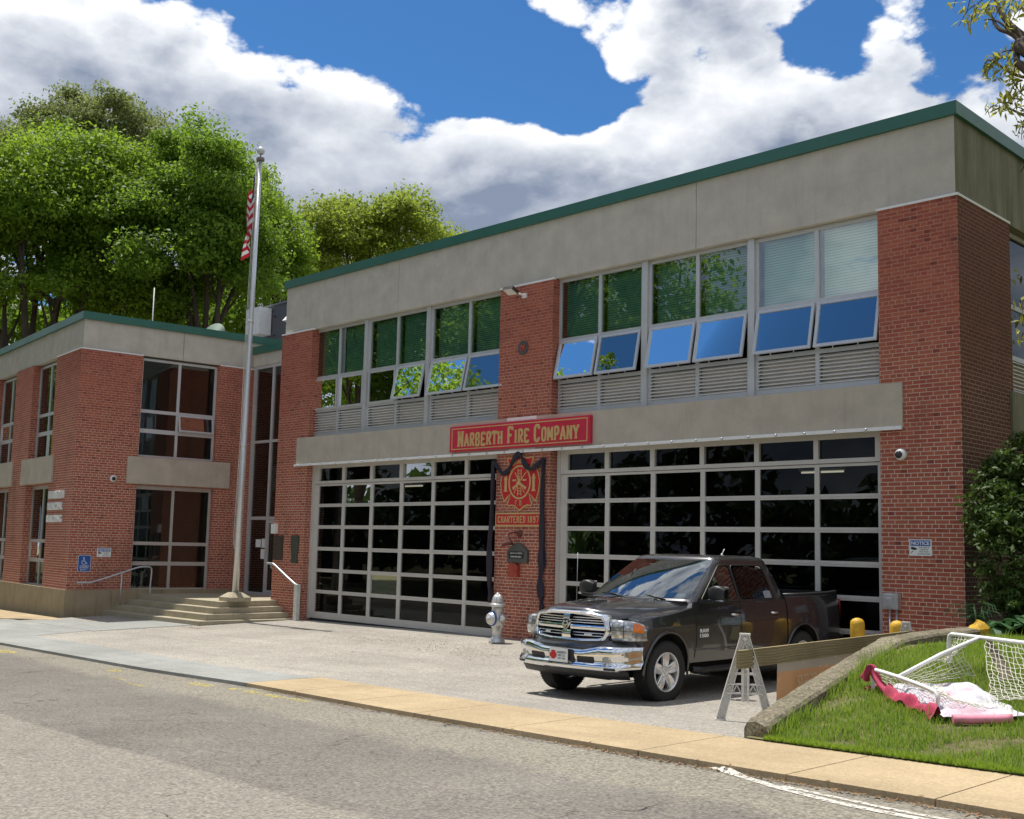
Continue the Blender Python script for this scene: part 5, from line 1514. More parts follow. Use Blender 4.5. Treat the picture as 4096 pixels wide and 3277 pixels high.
# overhanging branch tree at the right, trunk out of frame
RTREE = thing('ash_tree', 'overhanging tree at the right edge with drooping yellow green leaves', 'tree', (8.2, 5.5, .9))
def atd(u, v, d): return at(u, v, d)
mb = MB()
DR_ = 17.0
fork = Vector((8.0, 5.4, 5.0))
mb.tube([(8.2, 5.5, .2), (8.2, 5.5, 1.2), (8.1, 5.4, 3.4), tuple(fork)], [.30, .24, .21, .18], 10)
mains = [([(4330, 330), (4096, 150), (4010, 60), (3960, -60)], .075), ([(4330, 420), (4080, 160), (3990, 110), (3950, 20)], .05), ([(4330, 300), (4090, 160), (3990, 85), (3935, 80)], .03),
         ([(4400, 420), (4200, 330), (4060, 300), (3960, 240), (3930, 285)], .03), ([(4450, 560), (4250, 480), (4120, 470), (4020, 430), (3960, 450)], .03), ([(4450, 860), (4250, 700), (4130, 640), (4080, 690)], .03)]
tips = []
for pts, r in mains:
    P3 = [fork] + [atd(u, v, DR_ + k * .15) for k, (u, v) in enumerate(pts)]
    sp_ = smooth_path(P3, 5)
    mb.tube(sp_, list(np.linspace(r * 1.5, r * .25, len(sp_))), 6)
    tips.append(sp_)
rg = random.Random(77)
LP, LN = [], []
twigs = []
def twig(u0, v0, u1, v1, n=9):
    a = atd(u0, v0, DR_ + rg.uniform(-.5, .5)); b_ = atd(u1, v1, DR_ + rg.uniform(-.5, .5))
    path = smooth_path([a, a.lerp(b_, .5) + Vector((0, 0, .06)), b_], 4)
    mb.tube(path, list(np.linspace(.012, .004, len(path))), 4)
    for k in range(n):
        p = path[int(rg.uniform(.15, 1) * (len(path) - 1))]
        LP.append((p.x + rg.uniform(-.10, .10), p.y + rg.uniform(-.10, .10), p.z + rg.uniform(-.12, .06)))
        LN.append((rg.uniform(-1, 1), rg.uniform(-1, .2), .3))
for u, v, n in [(3860, 30, 8), (3900, 40, 9), (3950, 30, 12), (3990, 20, 12), (4040, 20, 12), (4080, 40, 12), (3880, 70, 8), (3930, 60, 10), (4060, 70, 8), (4090, 20, 10), (3985, 60, 8), (4020, 50, 7)]:
    twig(u + 30, v - 40, u + rg.uniform(-25, 15), v + rg.uniform(10, 50), n)
for u0, v0, u1, v1, n in [(3900, 20, 3835, 105, 7), (3890, 60, 3880, 120, 6), (3830, 0, 3815, 30, 5),
                          (4090, 175, 4010, 245, 14), (4060, 200, 3960, 250, 14), (4010, 230, 3925, 310, 12), (3980, 245, 3945, 310, 9), (4080, 220, 4000, 300, 16), (4096, 250, 4030, 310, 16), (4060, 270, 4050, 350, 12), (4090, 320, 4030, 390, 12), (4096, 360, 4050, 410, 10),
                          (4090, 400, 4010, 425, 10), (4050, 415, 3960, 435, 9), (3990, 425, 3940, 460, 7), (4096, 440, 4040, 450, 8), (4096, 480, 4085, 560, 8), (4096, 510, 4070, 540, 6),
                          (4096, 1200, 4082, 1240, 5), (4100, 1330, 4085, 1370, 5), (4096, 1215, 4088, 1262, 4)]:
    twig(u0, v0, u1, v1, int(n * 1.7))
mb.build('trunk', BARK, RTREE, uv=False)
P = np.array(LP); N = np.array(LN)
V, F = leaf_cards(P, N, .125, np.random.RandomState(9), 1.6, .32)
P2, N2 = crown_points([(5.6, 3.5, 8.0, 2.4, 2.2), (7.5, 5.2, 9.0, 3.2, 2.6), (4.6, 5.5, 6.6, 2.0, 1.8), (6.4, 1.6, 6.2, 2.0, 1.6), (9.0, 3.5, 7.0, 2.8, 2.2), (4.2, 8.0, 7.5, 2.4, 2.2), (3.6, 2.8, 9.5, 1.5, 1.6), (3.4, 4.5, 5.5, 1.5, 1.5), (6, 7, 11, 3, 2)], 760, 44, np.random.RandomState(10), .6)
V2_, F2_ = leaf_cards(P2, N2, .15, np.random.RandomState(11), 1.2, .36)
V = np.concatenate([V, V2_]); F = np.arange(len(V)).reshape(-1, 4)
mesh_np('crown', V, F, LEAFE, RTREE)

# ------------------------------------------------------------------ shrub by the side wall
SHC = at(4150, 2080, 18.3); SHX, SHY = SHC.x, SHC.y
SHB = thing('evergreen_shrub', 'large dark evergreen shrub against the shaded side wall', 'shrub', (SHX, SHY, .9))
rs_ = np.random.RandomState(21)
lob = [(SHX + a, SHY + b_, c, r_, q_) for a, b_, c, r_, q_ in ((-.15, .1, 2.1, .78, .95), (-.45, .0, 2.75, .52, .62), (.35, .5, 3.0, .85, .8), (-.12, .25, 3.45, .5, .5), (.9, .4, 2.3, .9, 1.2), (.7, .8, 3.6, .7, .5), (-.62, .1, 3.15, .24, .42), (.0, .1, 1.5, .7, .5))]
mb = MB()
for l in lob: mb.tube(smooth_path([(SHX + .1, SHY + .2, .7), ((SHX + l[0]) / 2, (SHY + l[1]) / 2, l[2] * .6), l[:3]], 3), list(np.linspace(.06, .02, 7)), 6)
mb.build('stem', BARK, SHB, uv=False)
P, N = crown_points(lob, 1500, 24, rs_, .15, .72)
V, F = leaf_cards(P, N, .085, rs_, -.6, .42)
mesh_np('foliage', V, F, LEAFS, SHB)

# hostas at the foot of the wall
def hosta(x, y, s, seed, label):
    rg = random.Random(seed)
    z = lawn_h(x, y)
    t = thing('hosta_plant', label, 'plant', (x, y, z), 0, 'hostas at the wall corner')
    mb = MB()
    for k in range(17):
        a = 2 * math.pi * k / 17 * 2.6 + rg.uniform(-.3, .3); L = s * rg.uniform(.7, 1.1); tilt = rg.uniform(.35, 1.0)
        dx, dy = math.cos(a), math.sin(a)
        rows = []
        for i in range(7):
            f = i / 6
            r = L * (.18 + .82 * f); zz = L * (tilt * 1.0 * f * 1.2 - .75 * f * f) + .10 * s
            wd = L * .40 * math.sin(math.pi * min(1, f * .96 + .04)) ** .8
            c = Vector((x + dx * r * .8, y + dy * r * .8, z + zz))
            row = []
            for j in range(-2, 3):
                row.append(tuple(c + Vector((-dy, dx, 0)) * wd * j / 2 + Vector((0, 0, .10 * wd * abs(j)))))
            rows.append(row)
        mb.grid(rows)
        mb.tube([(x, y, z), (x + dx * L * .14, y + dy * L * .14, z + .1 * s)], .008, 4)
    mb.build('leaves', HOSTA, t, uv=False)
hosta(.80, -.72, .40, 1, 'hosta clump right behind the yellow painted rock')
hosta(1.10, -1.05, .44, 2, 'broad hosta clump under the dark shrub, second from the rock')
hosta(1.55, -1.35, .46, 3, 'hosta clump at the right edge under the shrub')
hosta(1.15, -.50, .50, 4, 'hosta clump close to the wall behind the front hostas')
mb = MB()
rg = random.Random(3)
for k in range(46):
    a = rg.uniform(0, 6.28); L = rg.uniform(.28, .55); x, y = .42 + rg.uniform(-.05, .05), -.50 + rg.uniform(-.05, .05); z = lawn_h(x, y)
    dx, dy = math.cos(a) * L, math.sin(a) * L
    mb.tube([(x, y, z), (x + dx * .35, y + dy * .35, z + L * .8), (x + dx * .8, y + dy * .8, z + L * .75), (x + dx * 1.1, y + dy * 1.1, z + L * .4)], [.007, .006, .004, .002], 4)
tag(mb.build('grassy_plant', HOSTA, uv=False), 'thin arching ornamental grass tuft at the brick corner', 'plant')
# yellow painted rock
mb = MB(); rg = random.Random(8)
x0, y0 = .58, -1.02; z0 = lawn_h(x0, y0)
prof = [(1.0, 0), (.98, .10), (.86, .22), (.55, .33), (.22, .38), (0, .385)]
rows = []
for r, h in prof:
    row = []
    for k in range(14):
        a = 2 * math.pi * k / 14; j = 1 + .13 * math.sin(3 * a + 1) + .08 * math.sin(5 * a)
        row.append((x0 + math.cos(a) * r * .19 * j, y0 + math.sin(a) * r * .17 * j, z0 - .04 + h * (.56 + .12 * math.cos(a - .8))))
    rows.append(row + [row[0]])
mb.grid(rows, 0, False)
m, t = new_mat('yellow_painted_rock'); n = t.noise(t.coord('Object'), 5.0, 5.0, .7)
p = principled(t, Base_Color=t.mix(t.rng(n, .48, .62), (.55, .33, .02), (.10, .075, .045)), Roughness=.8); out(t, p.outputs[0])
tag(mb.build('painted_rock', m, uv=False), 'yellow painted boulder at the end of the retaining wall', 'rock')
# ------------------------------------------------------------------ the pickup truck (x forward from the front axle, y to its left, z up)
PAINT, t = new_mat('truck_paint_grey')
fl = t.noise(t.coord('Object'), 420.0, 1.0)
p = principled(t, Base_Color=t.mix(fl, (.042, .041, .044), (.078, .076, .079)), Metallic=.75, Roughness=.30)
t.set(p, 'Coat_Weight', 1.0); t.set(p, 'Coat_Roughness', .02); t.set(p, 'Specular_IOR_Level', .5); out(t, p.outputs[0])
CHROME = simple('chrome', (.80, .81, .82), .06, 1.0, .02, 3.0)
TRIM = simple('black_trim', (.016, .016, .017), .45, 0, .15, 20.0)
TYRE = simple('tyre_rubber', (.020, .020, .020), .80, 0, .15, 25.0)
WELL = simple('wheel_well', (.006, .006, .006), .95)
m, t = new_mat('truck_glass'); GLT = m
fr = t.node('ShaderNodeFresnel', None, IOR=1.55).outputs[0]
gl = t.node('ShaderNodeBsdfGlossy', None, Color=(.92, .97, 1.0), Roughness=.0)
tr = t.node('ShaderNodeBsdfTransparent', None, Color=(.62, .72, .70))
out(t, t.node('ShaderNodeMixShader', None, _0=t.math('ADD', t.math('MULTIPLY', fr, 2.2), .08, clamp=True), _1=tr.outputs[0], _2=gl.outputs[0]).outputs[0])
m, t = new_mat('privacy_glass'); GLP = m
fr = t.node('ShaderNodeFresnel', None, IOR=1.5).outputs[0]
gl = t.node('ShaderNodeBsdfGlossy', None, Color=(.9, .95, 1.0), Roughness=.0)
tr = t.node('ShaderNodeBsdfTransparent', None, Color=(.10, .11, .11))
out(t, t.node('ShaderNodeMixShader', None, _0=fr, _1=tr.outputs[0], _2=gl.outputs[0]).outputs[0])
m, t = new_mat('lamp_lens'); LENS = m
n = t.node('ShaderNodeTexVoronoi', None, Vector=t.mapv(t.coord('Object'), (14, 14, 20)), Scale=1.0)
p = principled(t, Base_Color=t.mix(t.rng(n.outputs[0], .1, .6), (.78, .78, .76), (.30, .31, .32)), Roughness=.08, Metallic=.6); t.set(p, 'Coat_Weight', 1.0); out(t, p.outputs[0])
ALLOY = simple('polished_alloy', (.78, .78, .77), .22, .55, .04, 6.0)
AMBER = simple('amber_lens', (.75, .17, .01), .15, 0, .1, 30.0, coat=1.0)
REDL = simple('tail_lens', (.40, .01, .012), .15, 0, .1, 30.0, coat=1.0)
INTER = simple('cab_interior', (.055, .055, .058), .8, 0, .15, 8.0)

TK = thing('pickup_truck', 'dark grey crew cab pickup with chrome grille and bumper parked before the right garage door', 'pickup truck', (-2.86, -5.055, .012), rad(-89.0))
def tb(mb, name, mats, parent=TK, **kw):
    return mb.build(name, mats, parent, world=False, **kw)
ZP = [.46, .50, .60, .80, .95, 1.06, 1.14, 1.22, 1.31, 1.40]
YP = [.955, .968, .985, 1.0, .998, .988, .985, .972, .945, .915]
FWX = [-4.86, -4.6, -3.57, -3.0, -1.7, -.6, 0, .45, .70, .84, .93]
FWW = [.975, .99, 1.0, .985, .985, .985, 1.0, .995, .975, .945, .90]
def ysd(f, z): return float(np.interp(z, ZP, YP)) * float(np.interp(f, FWX, FWW))
def loft_body(stations, zbot=.46):
    """stations: (f, ztop, crown, inset)"""
    rows = []
    for f, zt, cr, ins in stations:
        row = []
        zs = [zbot + (zt - zbot) * k for k in (0, .03, .12, .30, .50, .68, .82, .92, .975)]
        half = [(0.0, zbot)] + [((ysd(f, z) - ins) * (1 if i else .94), z) for i, z in enumerate(zs)]
        yt = ysd(f, zt) - ins
        half += [(yt - .022, zt - .004), (yt - .06, zt + cr * .10), (yt * .72, zt + cr * .55), (yt * .4, zt + cr * .88), (0, zt + cr)]
        full = half + [(-y, z) for y, z in half[::-1]][1:-1]
        rows.append([(f, y, z) for y, z in full] )
    return rows
def closed_loft(mb, rows, mi=0):
    R = [r + [r[0]] for r in rows]
    mb.grid(R, mi, True)
    mb.add(rows[0], [tuple(range(len(rows[0])))], mi); mb.add(rows[-1], [tuple(range(len(rows[-1])))[::-1]], mi)
def cut(o, cutters):
    """boolean difference with the given meshes, applied"""
    for c in cutters:
        md = o.modifiers.new('cut', 'BOOLEAN'); md.operation = 'DIFFERENCE'; md.object = c; md.solver = 'EXACT'
    dg = bpy.context.evaluated_depsgraph_get(); dg.update()
    me = bpy.data.meshes.new_from_object(o.evaluated_get(dg))
    o.modifiers.clear(); o.data = me
    try: me.set_sharp_from_angle(angle=rad(32))
    except Exception: pass
    for c in cutters:
        bpy.data.objects.remove(c)
WR = .405
def wheel_cut(f, r=.485):
    mb = MB(); mb.lathe([(r, -1.3), (r, 1.3)], (f, 0, .43), (0, 1, 0), 48, 1); o = mb.build('cutter', [PAINT, WELL], TK, world=False); return o
st_ = [(.56, 1.08, .0, .05), (.54, 1.095, .03, .012), (.45, 1.115, .05, 0), (.2, 1.15, .07, 0), (0, 1.165, .07, 0), (-.3, 1.20, .06, 0), (-.58, 1.245, .03, 0), (-.62, 1.30, 0, 0), (-.75, 1.312, 0, 0), (-1.7, 1.312, 0, 0), (-2.7, 1.312, 0, 0), (-3.085, 1.312, 0, 0)]
mb = MB(); closed_loft(mb, loft_body(st_)); body = tb(mb, 'body', [PAINT, WELL])
mbx = MB(); mbx.box(-3.02, -.70, -.86, .86, .62, 1.36, 1); cabcut = mbx.build('cutter', [PAINT, WELL], TK, world=False)
cut(body, [wheel_cut(0.0), cabcut])
bst = [(-3.115, 1.352, 0, 0), (-3.2, 1.352, 0, 0), (-3.57, 1.355, 0, 0), (-4.3, 1.365, 0, 0), (-4.72, 1.385, 0, .0), (-4.82, 1.39, 0, .015), (-4.86, 1.38, 0, .04)]
mb = MB(); closed_loft(mb, loft_body(bst, .50)); bed = tb(mb, 'bed', [PAINT, WELL])
mbx = MB(); mbx.box(-4.78, -3.17, -.80, .80, .92, 1.6, 1); bc = mbx.build('cutter', [PAINT, WELL], TK, world=False)
cut(bed, [wheel_cut(-3.57), bc])
mb = MB()
for s in (1, -1): mb.tube([(-3.13, s * .875, 1.36), (-3.8, s * .878, 1.362), (-4.5, s * .88, 1.375), (-4.80, s * .88, 1.395)], .030, 8)
mb.build('bed_rail', TRIM, TK, world=False)
mb = MB(); mb.box(-4.875, -4.80, -.78, .78, .62, 1.375); mb.box(-4.93, -4.80, -.80, .80, 1.345, 1.392); tb(mb, 'tailgate', PAINT)
for s in (1, -1):
    mb = MB(); mb.box(-4.885, -4.83, min(s * .80, s * .925), max(s * .80, s * .925), .92, 1.28); tb(mb, 'tail_light', REDL)
mb = MB(); mb.box(-5.03, -4.86, -.92, .92, .48, .68); tb(mb, 'rear_bumper', CHROME)
# chassis so that daylight does not pass under the body
mb = MB(); mb.box(-4.7, .7, -.55, .55, .30, .52); mb.box(-3.05, -.7, -.9, .9, .46, .62); mb.box(-.5, .5, -.80, .80, .5, 1.0); mb.box(-4.1, -3.1, -.78, .78, .5, .9)
for f in (0, -3.57): mb.tube([(f, -.8, .40), (f, .8, .40)], .06, 8)
tb(mb, 'chassis', WELL)

# hood: crowned panel with a centre bulge and two creases
rows = []
for i in range(19):
    k = i / 18
    f = .905 - 1.47 * k
    zc = float(np.interp(k, [0, .03, .08, .25, .6, 1], [1.205, 1.228, 1.245, 1.275, 1.315, 1.335])); ze = float(np.interp(k, [0, .06, .3, .6, 1], [1.100, 1.125, 1.165, 1.205, 1.258]))
    w_ = float(np.interp(k, [0, .1, .4, 1], [.66, .72, .80, .895]))
    row = []
    for j in range(-14, 15):
        u = j / 14; a = abs(u)
        z = ze + (zc - ze) * (1 - a ** 3.2)
        z += .018 * math.exp(-((a - .40) / .05) ** 2) * min(1, k * 6) * (1 - .4 * k) - .012 * math.exp(-((a - .50) / .07) ** 2) * min(1, k * 6)
        fb = -.13 * a ** 2.5 * (1 - k) - .06 * a ** 4
        row.append((f + fb, u * w_, z))
    row = [(row[0][0], row[0][1] * 1.005, row[0][2] - .03)] + row + [(row[-1][0], row[-1][1] * 1.005, row[-1][2] - .03)]
    rows.append(row)
rows = [[(p[0] + .005, p[1], p[2] - .07) for p in rows[0]]] + rows
mb = MB(); mb.grid(rows); tb(mb, 'hood', PAINT)
mb = MB(); mb.box(-.66, -.50, -.86, .86, 1.24, 1.315); tb(mb, 'cowl', TRIM)

# cab shell: rings between belt line and roof
def ring(tk):
    """tk 0 belt .. 1 roof edge; returns list of (f, y, z) round the cab, 44 points, starting at the front centre"""
    z = 1.30 + .575 * tk
    ff = -.47 - .86 * tk - .10 * tk * tk; fr_ = -3.085 + .20 * tk + .05 * tk * tk
    w_ = .945 - .165 * tk - .03 * tk * tk
    bow = .16 * (1 - .55 * tk)
    pts = []
    for i in range(9):       # front, centre to left
        u = i / 8 * .93; pts.append((ff - bow * u ** 2.2, u * w_, z))
    for i in range(1, 4):    # A pillar corner
        u = i / 4; pts.append((ff - bow * .86 - .13 * u, w_ * (.93 + .07 * math.sin(u * 1.57)), z))
    f0 = ff - bow * .86 - .14
    for i in range(9):
        k = i / 8; pts.append((f0 + (fr_ + .06 - f0) * k, w_, z))
    pts.append((fr_ + .015, w_ * .975, z)); pts.append((fr_, w_ * .90, z)); pts.append((fr_ - .015, w_ * .5, z))
    half = pts + [(fr_ - .02, 0, z)]
    return half + [(f, -y, zz) for f, y, zz in half[1:-1]][::-1]
NT_ = 9
rows = [ring(k / NT_) for k in range(NT_ + 1)]
def inset_ring(r, s, dz, cx=-2.15):
    return [(cx + (f - cx) * s, y * s, z + dz) for f, y, z in r]
top_r = rows[-1]
rows += [inset_ring(top_r, .975, .030), inset_ring(top_r, .92, .054), inset_ring(top_r, .75, .074), inset_ring(top_r, .4, .088)]
mb = MB(); R = [r + [r[0]] for r in rows]
# keep the glazed openings open: build the shell only outside window outlines
NP = len(rows[0])
def in_window(i, k):
    if k < 1 or k >= NT_: return False
    ii = min(i, NP - 1 - i)
    if ii < 8 and k <= NT_ - 1: return True                # windscreen
    if 13 <= ii <= 15 and 1 <= k <= 7 : return True
    if 17 <= ii <= 18 and 1 <= k <= 7: return True
    if ii >= 21: return 1 <= k <= 7
    return False
vs = [p for r in rows for p in r]; fs = []
for k in range(len(rows) - 1):
    for i in range(NP):
        i2 = (i + 1) % NP
        if in_window(i, k): continue
        fs.append((k * NP + i, k * NP + i2, (k + 1) * NP + i2, (k + 1) * NP + i))
mb.add(vs, fs, 0, True); mb.add(rows[-1], [tuple(range(NP))], 0, True)
tb(mb, 'roof', PAINT, fixn=True)
mb = MB(); mb.box(-3.0, -.75, -.86, .86, .60, .72)
for f in (-1.45, -2.45):       # seats
    for y in (-.42, .42):
        mb.box(f - .25, f + .27, y - .25, y + .25, .72, 1.05); mb.obox((f - .30, y - .25, 1.0), (.16, 0, 0), (0, .5, 0), (-.16, 0, .55)); mb.obox((f - .47, y - .13, 1.56), (.10, 0, 0), (0, .26, 0), (-.03, 0, .17))
mb.obox((-.62, -.84, 1.0), (-.35, 0, .02), (0, 1.68, 0), (0, 0, .27))
tb(mb, 'interior', INTER)
mb = MB(); mb.tube([(-1.05 + .05 * math.cos(a), .42 + .19 * math.sin(a), 1.22 + .19 * math.cos(a)) for a in [i * .3927 for i in range(17)]], .016, 6); tb(mb, 'steering_wheel', INTER)
# glass
def surf(ii, k):
    r0 = ring(min(max(k / NT_, 0), 1)); i0 = int(math.floor(ii)); fr2 = ii - i0
    a, b2 = Vector(r0[i0 % NP]), Vector(r0[(i0 + 1) % NP]); return a.lerp(b2, fr2)
mb = MB(); mb.grid([[tuple(surf(i, k) + Vector((.004, 0, .003))) for k in lin(.7, NT_ + .05, 8)] for i in range(-8, 9)])
tb(mb, 'windscreen', GLT)
def side_quad(mb, f0b, f1b, f0t, f1t, z0, z1, s, off, r=.07, mi=0):
    """rounded quad on the sloping side plane"""
    def yy(z): tk = (z - 1.30) / .575; return (.945 - .165 * tk - .03 * tk * tk)
    c = [(f0b, z0), (f1b, z0), (f1t, z1), (f0t, z1)]
    pts = []
    for i in range(4):
        p0, p1, p2 = Vector(c[i - 1]), Vector(c[i]), Vector(c[(i + 1) % 4])
        d0 = (p0 - p1).normalized(); d2 = (p2 - p1).normalized(); rr = min(r, (p0 - p1).length * .3, (p2 - p1).length * .3)
        a, b2 = p1 + d0 * rr, p1 + d2 * rr
        for k in range(5):
            q = k / 4; pts.append(a.lerp(p1, q).lerp(p1.lerp(b2, q), q))
    n = len(pts)
    vs = [(p.x, s * (yy(p.y) + off), p.y) for p in pts]
    ce_ = (sum(p.x for p in pts) / n, s * (yy(sum(p.y for p in pts) / n) + off), sum(p.y for p in pts) / n)
    mb.add(vs + [ce_], [(i, (i + 1) % n, n) for i in range(n)], mi)
for s in (1, -1):
    mb = MB(); side_quad(mb, -.88, -1.76, -1.50, -1.72, 1.325, 1.79, s, .006, .06); tb(mb, 'front_side_window', GLT)
    mb = MB(); side_quad(mb, -1.86, -2.74, -1.83, -2.60, 1.325, 1.79, s, .006, .08); tb(mb, 'rear_side_window', GLP)
    mb = MB()      # black surround and door frame edges
    for qd in ((-.82, -1.80, -1.49, -1.76, 1.312, 1.815), (-1.82, -2.80, -1.79, -2.64, 1.312, 1.815)):
        def yy(z): tk = (z - 1.30) / .575; return s * (.945 - .165 * tk - .03 * tk * tk + .004)
        a, b2, c2, d2, z0, z1 = qd
        pth = [(a, yy(z0), z0), (b2, yy(z0), z0), (b2 + (c2 if 0 else 0), yy(z0), z0)]
        loop = [Vector((a, yy(z0), z0)), Vector((b2, yy(z0), z0)), Vector((d2, yy(z1), z1)), Vector((c2, yy(z1), z1))]
        sm = []
        for i in range(4):
            p0, p1, p2 = loop[i - 1], loop[i], loop[(i + 1) % 4]
            d0 = (p0 - p1).normalized() * .07; d3 = (p2 - p1).normalized() * .07
            for k in range(4):
                q = k / 3; sm.append((p1 + d0).lerp(p1, q).lerp(p1.lerp(p1 + d3, q), q))
        mb.tube(sm, .012, 6, closed=True)
    tb(mb, 'window_seal', TRIM)
mb = MB(); mb.grid([[tuple(surf(i, k) + Vector((-.004, 0, .003))) for k in (.9, 3, 5, 7.2)] for i in lin(21, NP - 21, 8)]); tb(mb, 'rear_window', GLP)
# door skins, 5 mm proud, and chrome handles
def skin(mb, outline, s, off=.006):
    """outline: f ranges by height [(z, f0, f1)] -> curved panel over the body side with a returned edge"""
    rows = []
    for z, f0, f1 in outline:
        rows.append([(f0 + (f1 - f0) * k / 8, s * (ysd(f0 + (f1 - f0) * k / 8, z) + off), z) for k in range(9)])
    def inn(p): return (p[0], p[1] - s * (off + .012), p[2])
    R = [[inn(r[0])] + r + [inn(r[-1])] for r in rows]
    R = [[inn(p) for p in R[0]]] + R + [[inn(p) for p in R[-1]]]
    mb.grid(R, 0, True)
zz = [.545, .60, .70, .80, .90, 1.0, 1.06, 1.12, 1.18, 1.24, 1.285, 1.308]
for s in (1, -1):
    mb = MB(); skin(mb, [(z, -.665 + (.02 if z < .7 else 0), -1.785) for z in zz], s); d1 = tb(mb, 'door', PAINT, sharp=40)
    mb = MB(); skin(mb, [(z, -1.797, float(np.interp(z, [.5, .70, .95, 1.2, 1.31], [-2.72, -2.74, -2.90, -3.03, -3.03]))) for z in zz], s); d2 = tb(mb, 'door', PAINT, sharp=40)
    for dd, f in ((d1, -1.62), (d2, -2.70)):
        h = MB(); y = ysd(f, 1.11) + .012
        h.tube([(f + .10, s * (y + .004), 1.115), (f + .05, s * (y + .032), 1.118), (f - .05, s * (y + .032), 1.118), (f - .10, s * (y + .004), 1.115)], .017, 8)
        tb(h, 'handle', CHROME, dd)
    mb = MB()       # mouldings: rocker shadow line and lower crease
    mb.tube([(-.62, s * (ysd(-.7, .66) + .006), .66), (-1.79, s * (ysd(-1.8, .66) + .010), .66), (-2.70, s * (ysd(-2.7, .66) + .006), .665)], .008, 5); tb(mb, 'crease', PAINT)
    mb = MB()       # nerf bar and brackets under the doors
    mb.tube([(-.55, s * .98, .40), (-.75, s * 1.02, .385), (-2.75, s * 1.02, .385), (-2.95, s * .98, .40)], .045, 10); tb(mb, 'side_step', TRIM)
    for f0, f1 in ((-.60, -.05), (-3.57, -3.0)): pass
    # arch lips
    for f in (0.0, -3.57):
        mb = MB(); pts = []
        for k in range(21):
            a = rad(-12 + 204 * k / 20); q = (f + .498 * math.cos(a), .43 + .498 * math.sin(a))
            pts.append((q[0], s * (ysd(q[0], max(.47, q[1])) + .006), q[1]))
        mb.tube(pts, [.012] + [.022] * 19 + [.012], 8); tb(mb, 'wheel_arch', PAINT)
# mirrors
for s in (1, -1):
    mb = MB()
    mb.obox((-.86, s * .955, 1.285), (.12, 0, 0), (0, s * .22, .015), (0, 0, .05))
    rows = []
    for k in range(9):
        a = k / 8; r = math.sin(math.pi * min(max(a, .05), .95)) ** .28
        pw = lambda v: math.copysign(abs(v) ** .5, v)
        rows.append([(-.90 + .085 * r * pw(math.cos(b2)), s * (1.04 + .27 * a), 1.425 + .115 * r * pw(math.sin(b2))) for b2 in [2 * math.pi * q / 20 for q in range(21)]])
    mb.grid(rows); mr = tb(mb, 'mirror', TRIM)
    mb = MB(); mb.grid([[(-.905 + .085 * math.cos(b2), s * (1.06 + .25 * k / 6), 1.335 + .02 * math.sin(b2)) for b2 in [rad(-80 + 160 * q / 6) for q in range(7)]] for k in range(7)]); tb(mb, 'turn_lamp', LENS, mr)
    mb = MB(); mb.obox((-.995, s * 1.08, 1.335), (.004, 0, 0), (0, s * .21, 0), (0, 0, .19)); tb(mb, 'mirror_glass', CHROME, mr)

# front end: helper puts a front-view outline (y, z) on the bowed nose
def nose(y, z): 
    return .905 - .10 * (abs(y) / .66) ** 2.4 - max(0, abs(y) - .66) * .75 - .10 * max(0, z - 1.02)
def nose_poly(mb, pts, d0, d1, mi=0, fan=None):
    """prism over the nose between offsets d0 (back) and d1 (front)"""
    n = len(pts); b0 = [(nose(y, z) + d0, y, z) for y, z in pts]; f0 = [(nose(y, z) + d1, y, z) for y, z in pts]
    cy, cz = sum(p[0] for p in pts) / n, sum(p[1] for p in pts) / n
    mb.add(f0 + [(nose(cy, cz) + d1, cy, cz)], [(i, (i + 1) % n, n) for i in range(n)], mi)
    mb.add(b0 + f0, [(i, (i + 1) % n, n + (i + 1) % n, n + i) for i in range(n)], mi)
def strip(mb, inner, outer, d_in, d_out, back, mi=0, bulge=.02):
    """closed ring between two outlines with a rounded front"""
    n = len(inner); rows = []
    for k in range(n + 1):
        i = k % n; a, b2 = Vector(inner[i]), Vector(outer[i]); row = [(nose(*a) + back, a.x, a.y)]
        for q in (0, .25, .5, .75, 1):
            p2 = a.lerp(b2, q); row.append((nose(p2.x, p2.y) + d_in + (d_out - d_in) * q + bulge * math.sin(math.pi * q), p2.x, p2.y))
        row.append((nose(*b2) + back, b2.x, b2.y)); rows.append(row)
    mb.grid(rows, mi, True)
def round_poly(c, r, n=5):
    pts = []
    for i in range(len(c)):
        p0, p1, p2 = Vector(c[i - 1]), Vector(c[i]), Vector(c[(i + 1) % len(c)]); d0 = (p0 - p1).normalized() * r; d2 = (p2 - p1).normalized() * r
        for k in range(n):
            q = k / (n - 1); v = (p1 + d0).lerp(p1, q).lerp(p1.lerp(p1 + d2, q), q); pts.append((v.x, v.y))
    return pts
oc = [(-.60, .795), (-.30, .775), (.30, .775), (.60, .795), (.665, .93), (.62, 1.15), (.30, 1.20), (-.30, 1.20), (-.62, 1.15), (-.665, .93)]
ic = [(-.545, .845), (-.28, .828), (.28, .828), (.545, .845), (.605, .935), (.565, 1.095), (.28, 1.135), (-.28, 1.135), (-.565, 1.095), (-.605, .935)]
oo, ii_ = round_poly(oc, .06), round_poly(ic, .05)
GR = MB(); strip(GR, ii_, oo, .03, .0, -.06, 0, .035)
